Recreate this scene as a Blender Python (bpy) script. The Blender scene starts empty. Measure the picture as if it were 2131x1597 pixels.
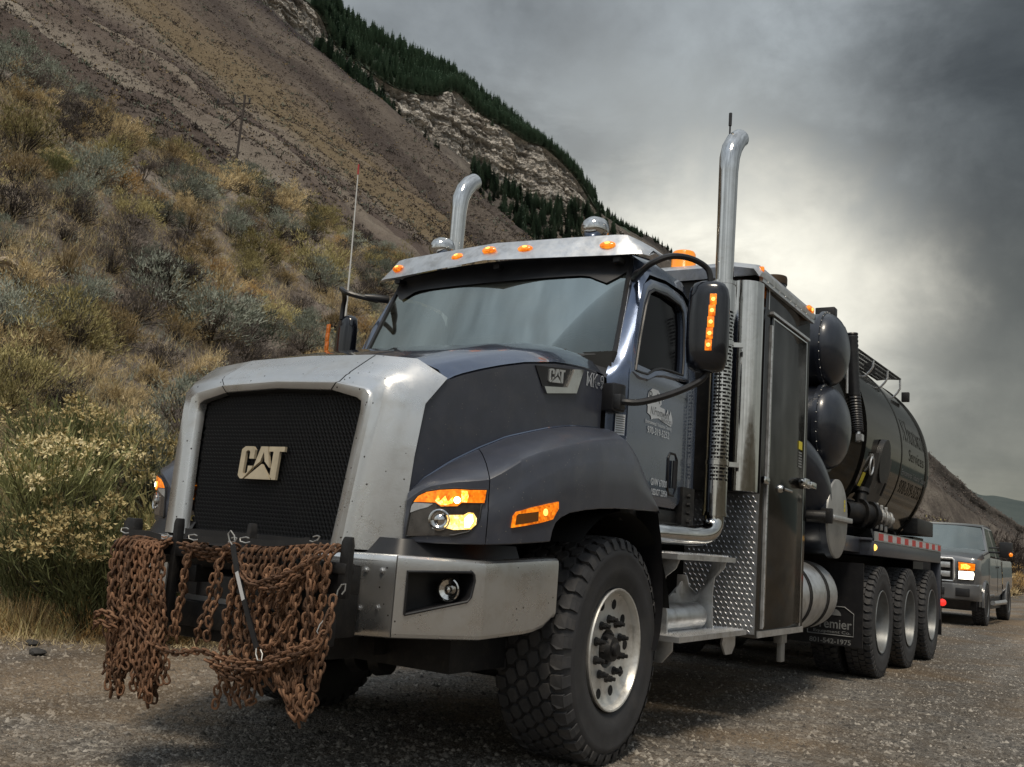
import bpy, bmesh, math, random
import numpy as np
from mathutils import Vector, Matrix, Euler
R = math.radians
rng = np.random.default_rng(7)
random.seed(7)
sc = bpy.context.scene
COL = sc.collection

# ------------------------------------------------------------------ camera
cd = bpy.data.cameras.new('camera')
cam = bpy.data.objects.new('camera', cd)
COL.objects.link(cam)
cd.sensor_fit = 'HORIZONTAL'
cd.sensor_width = 36.0
cd.lens = 36.0 * 2018.96 / 2131.0
cd.clip_start = 0.05
cd.clip_end = 30000
cam.location = (3.2496, -2.9652, 1.0455)
_h, _p, _r = 0.57403, 0.157957, 0.075497
_f = Vector((-math.sin(_h) * math.cos(_p), math.cos(_h) * math.cos(_p), math.sin(_p)))
_rt = Vector((math.cos(_h), math.sin(_h), 0))
_up = _rt.cross(_f)
_r2 = _rt * math.cos(_r) + _up * math.sin(_r)
_u2 = _up * math.cos(_r) - _rt * math.sin(_r)
cam.rotation_euler = Matrix((_r2, _u2, -_f)).transposed().to_euler()
sc.camera = cam

# ------------------------------------------------------------------ sky
SUN_EL, SUN_AZ = R(63), R(150)      # azimuth from +Y clockwise (towards +X)
world = bpy.data.worlds.new('World')
sc.world = world
world.use_nodes = True
wt = world.node_tree
wt.nodes.clear()


class NT:
    """small helper to write node graphs"""
    def __init__(s, tree):
        s.t = tree

    def n(s, typ, ins=None, **kw):
        nd = s.t.nodes.new(typ)
        for k, v in kw.items():
            setattr(nd, k, v)
        for k, v in (ins or {}).items():
            sock = nd.inputs[k]
            if isinstance(v, bpy.types.NodeSocket):
                s.t.links.new(v, sock)
            elif isinstance(v, (tuple, list)) and len(v) == 3 and sock.type == 'RGBA':
                sock.default_value = (*v, 1)
            else:
                sock.default_value = v
        return nd

    def math(s, op, a, b=0.0, c=0.0, clamp=False):
        nd = s.n('ShaderNodeMath', {0: a, 1: b, 2: c}, operation=op)
        nd.use_clamp = clamp
        return nd.outputs[0]

    def mix(s, f, a, b, blend='MIX'):
        nd = s.n('ShaderNodeMix', data_type='RGBA', blend_type=blend)
        for sock, v in ((nd.inputs[0], f), (nd.inputs[6], a), (nd.inputs[7], b)):
            if isinstance(v, bpy.types.NodeSocket):
                s.t.links.new(v, sock)
            elif isinstance(v, (tuple, list)):
                sock.default_value = (*v[:3], 1)
            else:
                sock.default_value = v
        return nd.outputs[2]

    def ramp(s, fac, stops, interp='LINEAR'):
        nd = s.n('ShaderNodeValToRGB')
        cr = nd.color_ramp
        cr.interpolation = interp
        while len(cr.elements) < len(stops):
            cr.elements.new(0.5)
        for e, (p, c) in zip(cr.elements, stops):
            e.position = p
            e.color = (*c, 1) if isinstance(c, (tuple, list)) else (c, c, c, 1)
        s.t.links.new(fac, nd.inputs[0])
        return nd.outputs[0]

    def noise(s, vec, scale, detail=4, rough=0.55, dist=0.0):
        ins = {'Scale': scale, 'Detail': detail, 'Roughness': rough, 'Distortion': dist}
        if vec is not None:
            ins['Vector'] = vec
        return s.n('ShaderNodeTexNoise', ins).outputs[0]

    def smooth(s, v, a, b):
        nd = s.n('ShaderNodeMapRange', {'Value': v, 'From Min': a, 'From Max': b}, interpolation_type='SMOOTHSTEP')
        return nd.outputs[0]


W = NT(wt)
tc = W.n('ShaderNodeTexCoord').outputs['Generated']
nrm = W.n('ShaderNodeVectorMath', {0: tc}, operation='NORMALIZE').outputs[0]
sep = W.n('ShaderNodeSeparateXYZ', {0: nrm})
dx, dy, dz = sep.outputs
# cloud deck coordinates: the direction hits a flat layer overhead
den = W.math('ADD', W.math('MAXIMUM', dz, 0.0), 0.16)
cpx = W.math('DIVIDE', dx, den)
cpy = W.math('DIVIDE', dy, den)
cvec = W.n('ShaderNodeCombineXYZ', {0: cpx, 1: cpy, 2: 0.0}).outputs[0]
n1 = W.noise(nrm, 2.3, 6, 0.52, 0.15)
n2 = W.noise(nrm, 6.5, 7, 0.58, 0.2)
n3 = W.noise(nrm, 3.0, 6, 0.6, 0.3)
nn = W.math('ADD', W.math('MULTIPLY', n1, 0.6), W.math('MULTIPLY', n2, 0.4))


def lobe(vec, a0, a1, warp=0.12):
    """1 near a direction, 0 beyond a1 degrees, edges broken up by the clouds"""
    v = Vector(vec).normalized()
    d = W.n('ShaderNodeVectorMath', {0: nrm, 1: tuple(v)}, operation='DOT_PRODUCT').outputs['Value']
    ang = W.math('ARCCOSINE', W.math('MINIMUM', d, 0.99999))
    ang = W.math('ADD', ang, W.math('MULTIPLY', W.math('SUBTRACT', nn, 0.5), warp * 4))
    return W.smooth(ang, R(a1), R(a0))


base = W.ramp(W.math('MULTIPLY', W.math('ADD', dz, 0.05), 0.952), [(0.0, (0.25, 0.235, 0.17)), (0.10, (0.22, 0.215, 0.17)), (0.26, (0.205, 0.215, 0.205)), (0.50, (0.205, 0.225, 0.235)), (0.75, (0.30, 0.33, 0.355)), (1.0, (0.44, 0.475, 0.51))])
# the overcast thins out towards the south, behind the camera
south = W.smooth(dy, 0.35, -0.6)
base = W.mix(south, base, W.ramp(W.math('MAXIMUM', dz, 0.0), [(0.0, (0.34, 0.325, 0.28)), (0.35, (0.36, 0.385, 0.39)), (1.0, (0.36, 0.42, 0.50))]))
cl = W.ramp(nn, [(0.34, 0.50), (0.48, 0.92), (0.56, 1.12), (0.68, 1.55)])
skyc = W.mix(1.0, base, cl, 'MULTIPLY')
glow = lobe((-0.318, 0.908, 0.250), 1.0, 12.5, 0.12)
glow2 = lobe((-0.34, 0.90, 0.235), 3, 20, 0.08)
skyc = W.mix(W.math('MULTIPLY', glow2, 0.55), skyc, (0.43, 0.43, 0.395))
dim = lobe((-0.05, 0.98, 0.20), 3, 15, 0.08)
skyc = W.mix(W.math('MULTIPLY', dim, 0.75), skyc, W.mix(1.0, (0.140, 0.138, 0.118), cl, 'MULTIPLY'))
storm = lobe((-0.045, 0.895, 0.445), 3, 21, 0.13)
skyc = W.mix(W.math('MULTIPLY', storm, 0.84), skyc, (0.022, 0.026, 0.027))
storm2 = lobe((-0.06, 0.975, 0.20), 1, 9, 0.10)
skyc = W.mix(W.math('MULTIPLY', storm2, 0.25), skyc, (0.085, 0.09, 0.078))
skyc = W.mix(W.math('MULTIPLY', glow, 0.95), skyc, (0.77, 0.745, 0.645))
# ragged cloud puffs, clearest where the light breaks through
pv_ = W.n('ShaderNodeVectorMath', {0: nrm, 1: (1.0, 1.0, 2.4)}, operation='MULTIPLY').outputs[0]
pf = W.noise(pv_, 8.0, 9, 0.62, 0.35)
pm = W.noise(nrm, 3.4, 4, 0.5, 0.2)
puff = W.ramp(pf, [(0.36, 0.50), (0.46, 0.84), (0.53, 1.06), (0.64, 1.40)])
pk_ = W.math('MULTIPLY', W.smooth(pm, 0.38, 0.62), W.math('ADD', W.math('MULTIPLY', glow2, 0.55), 0.38))
skyc = W.mix(pk_, skyc, W.mix(1.0, skyc, puff, 'MULTIPLY'))
# long low streaks near the horizon
sv = W.n('ShaderNodeCombineXYZ', {0: W.math('MULTIPLY', dx, 3.0), 1: W.math('MULTIPLY', dy, 3.0), 2: W.math('MULTIPLY', dz, 26.0)}).outputs[0]
st = W.noise(sv, 1.0, 5, 0.55, 0.5)
stf = W.math('MULTIPLY', W.smooth(dz, 0.20, 0.03), W.smooth(st, 0.44, 0.62))
skyc = W.mix(W.math('MULTIPLY', stf, 0.32), skyc, (0.085, 0.09, 0.080))
skyn = W.n('ShaderNodeTexSky', sky_type='NISHITA')
skyn.sun_disc = False
skyn.sun_elevation = SUN_EL
skyn.sun_rotation = SUN_AZ
bg1 = W.n('ShaderNodeBackground', {'Color': skyn.outputs[0], 'Strength': 0.05})
bg2 = W.n('ShaderNodeBackground', {'Color': skyc, 'Strength': 1.0})
mx = W.n('ShaderNodeMixShader', {0: 0.93, 1: bg1.outputs[0], 2: bg2.outputs[0]})
W.n('ShaderNodeOutputWorld', {0: mx.outputs[0]})

sd = bpy.data.lights.new('sun', 'SUN')
sd.energy = 1.5
sd.angle = R(14)
sd.color = (1.0, 0.88, 0.71)
sun = bpy.data.objects.new('sun', sd)
COL.objects.link(sun)
_sv = Vector((math.sin(SUN_AZ) * math.cos(SUN_EL), math.cos(SUN_AZ) * math.cos(SUN_EL), math.sin(SUN_EL)))
sun.rotation_euler = _sv.to_track_quat('Z', 'Y').to_euler()
sun.location = (0, -10, 30)

sc.view_settings.view_transform = 'Standard'
sc.view_settings.look = 'None'
sc.view_settings.exposure = 0.62
sc.view_settings.gamma = 1.0
sc.view_settings.use_curve_mapping = False
sc.render.engine = 'CYCLES'
sc.cycles.use_denoising = True
sc.cycles.max_bounces = 7
sc.cycles.transparent_max_bounces = 8

# ------------------------------------------------------------------ materials
def mat(name, base, rough=0.5, metal=0.0, var=0.0, vscale=4.0, bump=0.0, bscale=60.0, coat=0.0, coat_r=0.08,
        spec=0.5, dirt=None, dirt_amt=0.0, dirt_scale=3.0, rvar=0.0, emit=None, estr=0.0, stretch=None, objrand=0.0, ior=None):
    m = bpy.data.materials.new(name)
    m.use_nodes = True
    t = NT(m.node_tree)
    b = m.node_tree.nodes['Principled BSDF']
    g = t.n('ShaderNodeTexCoord').outputs['Object']
    if stretch:
        g = t.n('ShaderNodeVectorMath', {0: g, 1: stretch}, operation='MULTIPLY').outputs[0]
    col = None
    if var > 0:
        nz = t.noise(g, vscale, 6, 0.6)
        lo = tuple(c * (1 - var) for c in base)
        hi = tuple(min(1, c * (1 + var)) for c in base)
        col = t.ramp(nz, [(0.3, lo), (0.7, hi)])
    if dirt is not None:
        nz = t.noise(g, dirt_scale, 8, 0.68, 0.3)
        f = t.math('MULTIPLY', t.smooth(nz, 0.45, 0.72), dirt_amt)
        col = t.mix(f, col if col is not None else base, dirt)
    if objrand > 0:
        oi = t.n('ShaderNodeObjectInfo').outputs['Random']
        k = t.math('ADD', t.math('MULTIPLY', oi, 2 * objrand), 1 - objrand)
        c0 = col if col is not None else t.n('ShaderNodeRGB').outputs[0]
        if col is None:
            c0.default_value = (*base, 1)
        hs = t.n('ShaderNodeHueSaturation', {'Color': c0, 'Value': k})
        col = hs.outputs[0]
    if col is None:
        b.inputs['Base Color'].default_value = (*base, 1)
    else:
        m.node_tree.links.new(col, b.inputs['Base Color'])
    b.inputs['Roughness'].default_value = rough
    if rvar > 0:
        nz = t.noise(g, vscale * 2.3, 5, 0.65)
        rr = t.n('ShaderNodeMapRange', {'Value': nz, 'From Min': 0.3, 'From Max': 0.7, 'To Min': max(0.02, rough - rvar), 'To Max': rough + rvar}).outputs[0]
        m.node_tree.links.new(rr, b.inputs['Roughness'])
    b.inputs['Metallic'].default_value = metal
    b.inputs['Specular IOR Level'].default_value = spec
    if ior:
        b.inputs['IOR'].default_value = ior
    if coat > 0:
        b.inputs['Coat Weight'].default_value = coat
        b.inputs['Coat Roughness'].default_value = coat_r
    if bump > 0:
        nz = t.noise(g, bscale, 5, 0.6)
        bp = t.n('ShaderNodeBump', {'Height': nz, 'Strength': bump, 'Distance': 0.01})
        m.node_tree.links.new(bp.outputs[0], b.inputs['Normal'])
    if emit is not None:
        b.inputs['Emission Color'].default_value = (*emit, 1)
        b.inputs['Emission Strength'].default_value = estr
    return m


M = {}
M['paint'] = mat('blue_grey_paint', (0.105, 0.135, 0.205), 0.24, 0.78, var=0.12, vscale=2, coat=1.0, coat_r=0.05, dirt=(0.15, 0.14, 0.13), dirt_amt=0.08, dirt_scale=5, rvar=0.06)
M['matte'] = mat('charcoal_composite', (0.037, 0.042, 0.060), 0.42, 0.0, var=0.18, vscale=7, coat=0.55, coat_r=0.24, dirt=(0.12, 0.11, 0.10), dirt_amt=0.16, dirt_scale=9, bump=0.06, bscale=260)
M['silver'] = mat('brushed_silver', (0.65, 0.655, 0.655), 0.30, 0.88, var=0.07, vscale=3, dirt=(0.36, 0.31, 0.23), dirt_amt=0.32, dirt_scale=6, rvar=0.08, bump=0.05, bscale=120)


def specks(m, scale, amt, colr):
    """dried mud and insect specks"""
    t = NT(m.node_tree)
    b = m.node_tree.nodes['Principled BSDF']
    g = t.n('ShaderNodeTexCoord').outputs['Object']
    v = t.n('ShaderNodeTexVoronoi', {'Vector': g, 'Scale': scale, 'Randomness': 1.0})
    rnd = t.n('ShaderNodeSeparateColor', {0: v.outputs['Color']}).outputs[0]
    f = t.math('MULTIPLY', t.math('LESS_THAN', v.outputs['Distance'], t.math('MULTIPLY', rnd, .16)), t.math('GREATER_THAN', rnd, 1 - amt))
    s = b.inputs['Base Color']
    src = s.links[0].from_socket
    m.node_tree.links.new(t.mix(f, src, colr), s)


specks(M['silver'], 38, .22, (.05, .042, .035))
M['alu'] = mat('bare_aluminium', (0.62, 0.63, 0.64), 0.38, 0.85, var=0.15, vscale=8, dirt=(0.2, 0.18, 0.15), dirt_amt=0.45, dirt_scale=10, rvar=0.1, bump=0.05, bscale=90)
M['chrome'] = mat('chrome', (0.60, 0.595, 0.58), 0.10, 1.0, var=0.08, vscale=10, rvar=0.05, dirt=(0.35, 0.31, 0.25), dirt_amt=0.25, dirt_scale=12)
M['black'] = mat('black_steel', (0.012, 0.012, 0.013), 0.5, 0.2, var=0.3, vscale=12, dirt=(0.07, 0.06, 0.05), dirt_amt=0.35, dirt_scale=14, bump=0.15, bscale=80)
M['blackplastic'] = mat('black_plastic', (0.012, 0.012, 0.014), 0.38, 0.0, var=0.2, vscale=10, dirt=(0.06, 0.055, 0.05), dirt_amt=0.2, dirt_scale=16)
M['gloss'] = mat('black_gloss', (0.005, 0.006, 0.010), 0.20, 0.0, coat=0.4, coat_r=0.05, dirt=(0.03, 0.03, 0.03), dirt_amt=0.1, dirt_scale=8)
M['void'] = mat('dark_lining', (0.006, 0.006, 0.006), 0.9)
M['grilleblack'] = mat('grille_black', (0.006, 0.006, 0.007), 0.34, 0.0, spec=0.4, dirt=(0.03, 0.028, 0.025), dirt_amt=0.2, dirt_scale=12)
M['rubber'] = mat('tyre_rubber', (0.030, 0.030, 0.033), 0.68, 0.0, var=0.25, vscale=9, dirt=(0.06, 0.055, 0.05), dirt_amt=0.4, dirt_scale=7, bump=0.1, bscale=150)
M['tread'] = mat('tread_rubber', (0.040, 0.040, 0.043), 0.7, 0.0, var=0.3, vscale=12, dirt=(0.11, 0.10, 0.09), dirt_amt=0.5, dirt_scale=9)
M['rim'] = mat('painted_rim', (0.64, 0.635, 0.61), 0.36, 0.55, var=0.12, vscale=9, dirt=(0.20, 0.17, 0.13), dirt_amt=0.55, dirt_scale=9, rvar=0.1)
M['rim2'] = mat('dusty_rim', (0.19, 0.20, 0.205), 0.45, 0.45, var=0.15, vscale=9, dirt=(0.12, 0.11, 0.10), dirt_amt=0.55, dirt_scale=6)
M['rust'] = mat('rusty_chain', (0.155, 0.078, 0.042), 0.8, 0.1, var=0.45, vscale=9, dirt=(0.30, 0.185, 0.11), dirt_amt=0.6, dirt_scale=14, objrand=0.5, bump=0.5, bscale=300)
M['tank'] = mat('tank_paint', (0.055, 0.053, 0.048), 0.10, 0.9, var=0.1, vscale=1.5, coat=0.3, coat_r=0.06, dirt=(0.10, 0.095, 0.085), dirt_amt=0.2, dirt_scale=3, rvar=0.05)


def dark_edge(m, c):
    """specular tint: little mirror at grazing angles"""
    m.node_tree.nodes['Principled BSDF'].inputs['Specular Tint'].default_value = (*c, 1)


dark_edge(M['tank'], (.60, .58, .54))
M['drum'] = mat('dark_blue_drum', (0.017, 0.021, 0.032), 0.36, 0.2, var=0.2, vscale=4, coat=0.5, coat_r=0.15, dirt=(0.05, 0.05, 0.05), dirt_amt=0.3, dirt_scale=6)
M['boxpanel'] = mat('polished_dark_panel', (0.22, 0.195, 0.15), 0.10, 0.95, var=0.08, vscale=2, dirt=(0.13, 0.115, 0.09), dirt_amt=0.35, dirt_scale=5, rvar=0.05)
M['doorpanel'] = mat('dark_door_panel', (0.125, 0.126, 0.127), 0.11, 0.93, var=0.08, vscale=2, dirt=(0.07, 0.068, 0.064), dirt_amt=0.3, dirt_scale=5, rvar=0.04)
dark_edge(M['doorpanel'], (.56, .55, .53))
M['diamond'] = mat('diamond_plate', (0.50, 0.51, 0.53), 0.34, 0.85, var=0.15, vscale=6, dirt=(0.14, 0.13, 0.12), dirt_amt=0.5, dirt_scale=6, rvar=0.08)
M['disc'] = mat('grey_cover', (0.36, 0.36, 0.35), 0.45, 0.5, var=0.12, vscale=5, dirt=(0.16, 0.15, 0.14), dirt_amt=0.4, dirt_scale=7)
def lit_lens(name, dark, mid, hot, scale, k):
    """a lit moulded lens: prisms break the bulb's light into brighter and darker cells"""
    m = mat(name, mid, 0.2, coat=0.6)
    t = NT(m.node_tree)
    b = m.node_tree.nodes['Principled BSDF']
    g = t.n('ShaderNodeTexCoord').outputs['Object']
    v = t.n('ShaderNodeTexVoronoi', {'Vector': g, 'Scale': scale, 'Randomness': 0.8}, distance='CHEBYCHEV')
    n = t.noise(g, scale * .18, 3, .6)
    f = t.math('ADD', t.math('MULTIPLY', n, .8), t.math('MULTIPLY', t.n('ShaderNodeSeparateColor', {0: v.outputs['Color']}).outputs[0], .30))
    col = t.ramp(f, [(.38, dark), (.56, mid), (.76, hot)])
    m.node_tree.links.new(col, b.inputs['Emission Color'])
    b.inputs['Emission Strength'].default_value = k
    return m


M['amber'] = lit_lens('amber_lens', (0.30, 0.045, 0.0), (0.85, 0.19, 0.005), (1.0, 0.36, 0.02), 95, 0.55)
M['amberlit'] = mat('amber_bulb', (0.9, 0.5, 0.1), 0.3, 0.0, emit=(1.0, 0.52, 0.10), estr=1.4)
M['amberdim'] = mat('amber_lens_dim', (0.42, 0.12, 0.015), 0.25, 0.0, coat=0.6, emit=(1.0, 0.2, 0.0), estr=0.08)  # faint glow put into the far mirror's lens colour
M['ambhot'] = lit_lens('amber_flash', (1.0, 0.28, 0.01), (1.0, 0.52, 0.04), (1.0, 0.85, 0.35), 120, 1.1)
M['lamp'] = lit_lens('warm_lamp', (0.55, 0.33, 0.05), (1.0, 0.62, 0.16), (1.0, 0.9, 0.5), 110, 0.95)
M['lamphot'] = mat('white_lamp', (1, 1, 0.95), 0.3, 0.0, emit=(1.0, 0.93, 0.74), estr=4.0)
M['red'] = mat('red_lens', (0.7, 0.02, 0.015), 0.2, 0.0, coat=0.6, emit=(1.0, 0.03, 0.02), estr=0.7)
M['lampglass'] = mat('smoked_lens', (0.055, 0.05, 0.048), 0.12, 0.3, coat=1.0, coat_r=0.03, var=0.4, vscale=25)
M['white'] = mat('white_print', (0.62, 0.66, 0.70), 0.5)
M['dimwhite'] = mat('faded_print', (0.20, 0.205, 0.205), 0.5)
M['tankprint'] = mat('tank_lettering', (0.042, 0.041, 0.038), 0.2, 0.88)
dark_edge(M['tankprint'], (.52, .50, .47))
M['greyprint'] = mat('grey_print', (0.16, 0.16, 0.16), 0.6)
M['yellow'] = mat('yellow_sticker', (0.70, 0.58, 0.03), 0.5)
M['emblem'] = mat('dusty_emblem', (0.50, 0.43, 0.31), 0.5, 0.2, var=0.15, vscale=14)
M['redprint'] = mat('red_reflector', (0.55, 0.05, 0.045), 0.4)
M['whiteprint'] = mat('white_reflector', (0.55, 0.55, 0.56), 0.4)
M['beacon'] = mat('beacon_orange', (0.85, 0.26, 0.01), 0.22, 0.0, coat=0.5, emit=(1.0, 0.30, 0.01), estr=0.28)
M['darkpane'] = mat('dark_window_pane', (0.002, 0.002, 0.003), 0.10, 0.0, spec=0.06)  # near-black pane paints in the dark cab behind the window opening
specks(M['matte'], 70, .16, (.16, .15, .13))
specks(M['paint'], 70, .12, (.18, .17, .15))
M['interior'] = mat('cab_lining', (0.022, 0.022, 0.021), 0.85)
M['whitepaint'] = mat('pickup_paint', (0.15, 0.155, 0.165), 0.28, 0.35, coat=1.0, coat_r=0.05, var=0.05, dirt=(0.16, 0.15, 0.13), dirt_amt=0.35, dirt_scale=2)
M['antenna'] = mat('fibreglass', (0.6, 0.6, 0.58), 0.5)
M['redtip'] = mat('red_tip', (0.4, 0.03, 0.03), 0.5)


def glass_mat(name, tint, refl):
    m = bpy.data.materials.new(name)
    m.use_nodes = True
    t = NT(m.node_tree)
    m.node_tree.nodes.clear()
    lw = t.n('ShaderNodeLayerWeight', {'Blend': 0.35}).outputs['Fresnel']
    f = t.math('ADD', t.math('MULTIPLY', lw, 0.28), refl, clamp=True)
    tr = t.n('ShaderNodeBsdfTransparent', {'Color': tint}).outputs[0]
    gl = t.n('ShaderNodeBsdfGlossy', {'Color': (0.84, 0.93, 0.88), 'Roughness': 0.045}).outputs[0]
    g = t.n('ShaderNodeTexCoord').outputs['Object']
    film = t.noise(g, 2.2, 5, 0.6, 0.3)
    df = t.n('ShaderNodeBsdfDiffuse', {'Color': (0.30, 0.30, 0.26)}).outputs[0]
    ms = t.n('ShaderNodeMixShader', {0: f, 1: tr, 2: gl}).outputs[0]
    ms = t.n('ShaderNodeMixShader', {0: t.math('MULTIPLY', t.smooth(film, 0.35, 0.75), 0.10), 1: ms, 2: df}).outputs[0]
    t.n('ShaderNodeOutputMaterial', {0: ms})
    return m


M['windscreen'] = glass_mat('windscreen_glass', (0.30, 0.34, 0.33), 0.07)
M['carglass'] = glass_mat('pickup_glass', (0.16, 0.18, 0.18), 0.05)

# ------------------------------------------------------------------ mesh tools
def V(*a):
    return np.array(a, float)


def frame_of(d):
    d = d / np.linalg.norm(d)
    a = V(0, 0, 1) if abs(d[2]) < 0.9 else V(1, 0, 0)
    u = np.cross(a, d)
    u /= np.linalg.norm(u)
    return u, np.cross(d, u)


class MB:
    def __init__(s):
        s.v, s.f = [], []

    def add(s, v, f):
        o = len(s.v)
        s.v.extend([tuple(map(float, p)) for p in v])
        s.f.extend([tuple(i + o for i in q) for q in f])
        return s

    def box(s, c, d, rz=0.0, ry=0.0, rx=0.0):
        x, y, z = d[0] / 2, d[1] / 2, d[2] / 2
        v = np.array([(-x, -y, -z), (x, -y, -z), (x, y, -z), (-x, y, -z), (-x, -y, z), (x, -y, z), (x, y, z), (-x, y, z)])
        if rz or ry or rx:
            v = v @ np.array(Euler((rx, ry, rz)).to_matrix()).T
        return s.add(v + np.array(c), [(0, 3, 2, 1), (4, 5, 6, 7), (0, 1, 5, 4), (1, 2, 6, 5), (2, 3, 7, 6), (3, 0, 4, 7)])

    def bb(s, a, b):
        a, b = np.array(a, float), np.array(b, float)
        return s.box((a + b) / 2, np.abs(b - a))

    def tube(s, path, r, n=8, caps=True):
        P = np.array(path, float)
        m = len(P)
        rr = np.full(m, r, float) if np.isscalar(r) else np.array(r, float)
        T = np.gradient(P, axis=0)
        T /= np.linalg.norm(T, axis=1)[:, None]
        u, w = frame_of(T[0])
        vs = []
        a = np.linspace(0, 2 * np.pi, n, endpoint=False)
        for i in range(m):
            u = u - T[i] * (u @ T[i])
            u /= np.linalg.norm(u)
            w = np.cross(T[i], u)
            vs.append(P[i] + rr[i] * (np.cos(a)[:, None] * u + np.sin(a)[:, None] * w))
        fs = [(i * n + j, i * n + (j + 1) % n, (i + 1) * n + (j + 1) % n, (i + 1) * n + j) for i in range(m - 1) for j in range(n)]
        if caps:
            fs += [tuple(range(n))[::-1], tuple((m - 1) * n + j for j in range(n))]
        return s.add(np.concatenate(vs), fs)

    def lathe(s, prof, o, axis, n=24, a0=0.0, a1=2 * math.pi, u=None):
        """prof = [(along, radius)]"""
        ax = np.array(axis, float)
        ax /= np.linalg.norm(ax)
        if u is None:
            u, w = frame_of(ax)
        else:
            u = np.array(u, float)
            w = np.cross(ax, u)
        full = abs(a1 - a0 - 2 * math.pi) < 1e-6
        k = n if full else n + 1
        a = a0 + (a1 - a0) * np.arange(k) / n
        vs = []
        for t, r in prof:
            vs.append(np.array(o) + ax * t + max(r, 1e-4) * (np.cos(a)[:, None] * u + np.sin(a)[:, None] * w))
        fs = []
        for i in range(len(prof) - 1):
            for j in range(n):
                j2 = (j + 1) % k
                fs.append((i * k + j, i * k + j2, (i + 1) * k + j2, (i + 1) * k + j))
        return s.add(np.concatenate(vs), fs)

    def prism(s, poly, o, u, v, d):
        """polygon in the (u,v) plane at o, extruded by vector d"""
        o, u, v, d = (np.array(q, float) for q in (o, u, v, d))
        n = len(poly)
        a = [o + u * p[0] + v * p[1] for p in poly]
        b = [q + d for q in a]
        fs = [tuple(range(n))[::-1], tuple(range(n, 2 * n))]
        fs += [(i, (i + 1) % n, n + (i + 1) % n, n + i) for i in range(n)]
        return s.add(a + b, fs)

    def grid(s, P, close=False):
        P = np.array(P, float)
        nu, nv = P.shape[:2]
        fs = []
        for i in range(nu - 1):
            for j in range(nv if close else nv - 1):
                j2 = (j + 1) % nv
                fs.append((i * nv + j, i * nv + j2, (i + 1) * nv + j2, (i + 1) * nv + j))
        return s.add(P.reshape(-1, 3), fs)

    def mirror(s):
        """add the copy on the truck's other side"""
        v = [(-x, y, z) for x, y, z in s.v]
        f = [q[::-1] for q in s.f]
        return s.add(v, f)

    def mesh(s, name, m, smooth=38, bevel=0.0, seg=2, norm=True):
        me = bpy.data.meshes.new(name)
        bm = bmesh.new()
        vs = [bm.verts.new(p) for p in s.v]
        for q in s.f:
            if len(set(q)) < 3:
                continue
            try:
                bm.faces.new([vs[i] for i in q])
            except ValueError:
                pass
        if norm:
            bmesh.ops.remove_doubles(bm, verts=bm.verts[:], dist=1e-5)
            bmesh.ops.recalc_face_normals(bm, faces=bm.faces[:])
        if bevel > 0:
            ed = [e for e in bm.edges if len(e.link_faces) == 2 and e.calc_face_angle(0) > R(25)]
            bmesh.ops.bevel(bm, geom=ed, offset=bevel, segments=seg, profile=0.5, affect='EDGES', clamp_overlap=True)
        if smooth:
            th = R(smooth)
            for f in bm.faces:
                f.smooth = True
            for e in bm.edges:
                if len(e.link_faces) == 2:
                    e.smooth = e.calc_face_angle(0) < th
        bm.to_mesh(me)
        bm.free()
        me.materials.append(m)
        return me


def link(name, me, parent=None, loc=None, **props):
    o = bpy.data.objects.new(name, me)
    COL.objects.link(o)
    if parent is not None:
        o.parent = parent
        if loc is None:
            o.matrix_parent_inverse = WM[parent.name].inverted()
            WM[o.name] = Matrix()
        else:
            o.location = loc
            WM[o.name] = WM[parent.name] @ Matrix.Translation(loc)
    else:
        if loc is not None:
            o.location = loc
        WM[o.name] = Matrix.Translation(o.location)
    for k, v in props.items():
        o[k] = v
    return o


WM = {}


def thing(name, loc, label, cat, group=None, rz=0.0):
    o = bpy.data.objects.new(name, None)
    COL.objects.link(o)
    o.empty_display_size = 0.2
    o.location = loc
    o.rotation_euler = (0, 0, rz)
    WM[o.name] = Matrix.Translation(loc) @ Matrix.Rotation(rz, 4, 'Z')
    o['label'] = label
    o['category'] = cat
    if group:
        o['group'] = group
    return o


def part(name, mb, m, parent, smooth=38, bevel=0.0, seg=2, label=None, stuff=False, norm=True):
    o = link(name, mb.mesh(name, m if not isinstance(m, str) else M[m], smooth, bevel, seg, norm), parent)
    if label:
        o['label'] = label
    if stuff:
        o['kind'] = 'stuff'
    return o


def fast_mesh(name, v, f, m, smooth=False):
    """large uniform mesh (all faces the same size)"""
    v = np.asarray(v, np.float32)
    f = np.asarray(f, np.int32)
    me = bpy.data.meshes.new(name)
    k = f.shape[1]
    me.vertices.add(len(v))
    me.vertices.foreach_set('co', v.ravel())
    me.loops.add(f.size)
    me.loops.foreach_set('vertex_index', f.ravel())
    me.polygons.add(len(f))
    me.polygons.foreach_set('loop_start', np.arange(0, f.size, k, dtype=np.int32))
    me.polygons.foreach_set('loop_total', np.full(len(f), k, np.int32))
    me.update(calc_edges=True)
    me.validate()
    if smooth:
        me.polygons.foreach_set('use_smooth', np.ones(len(f), bool))
    me.materials.append(m)
    return me


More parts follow.
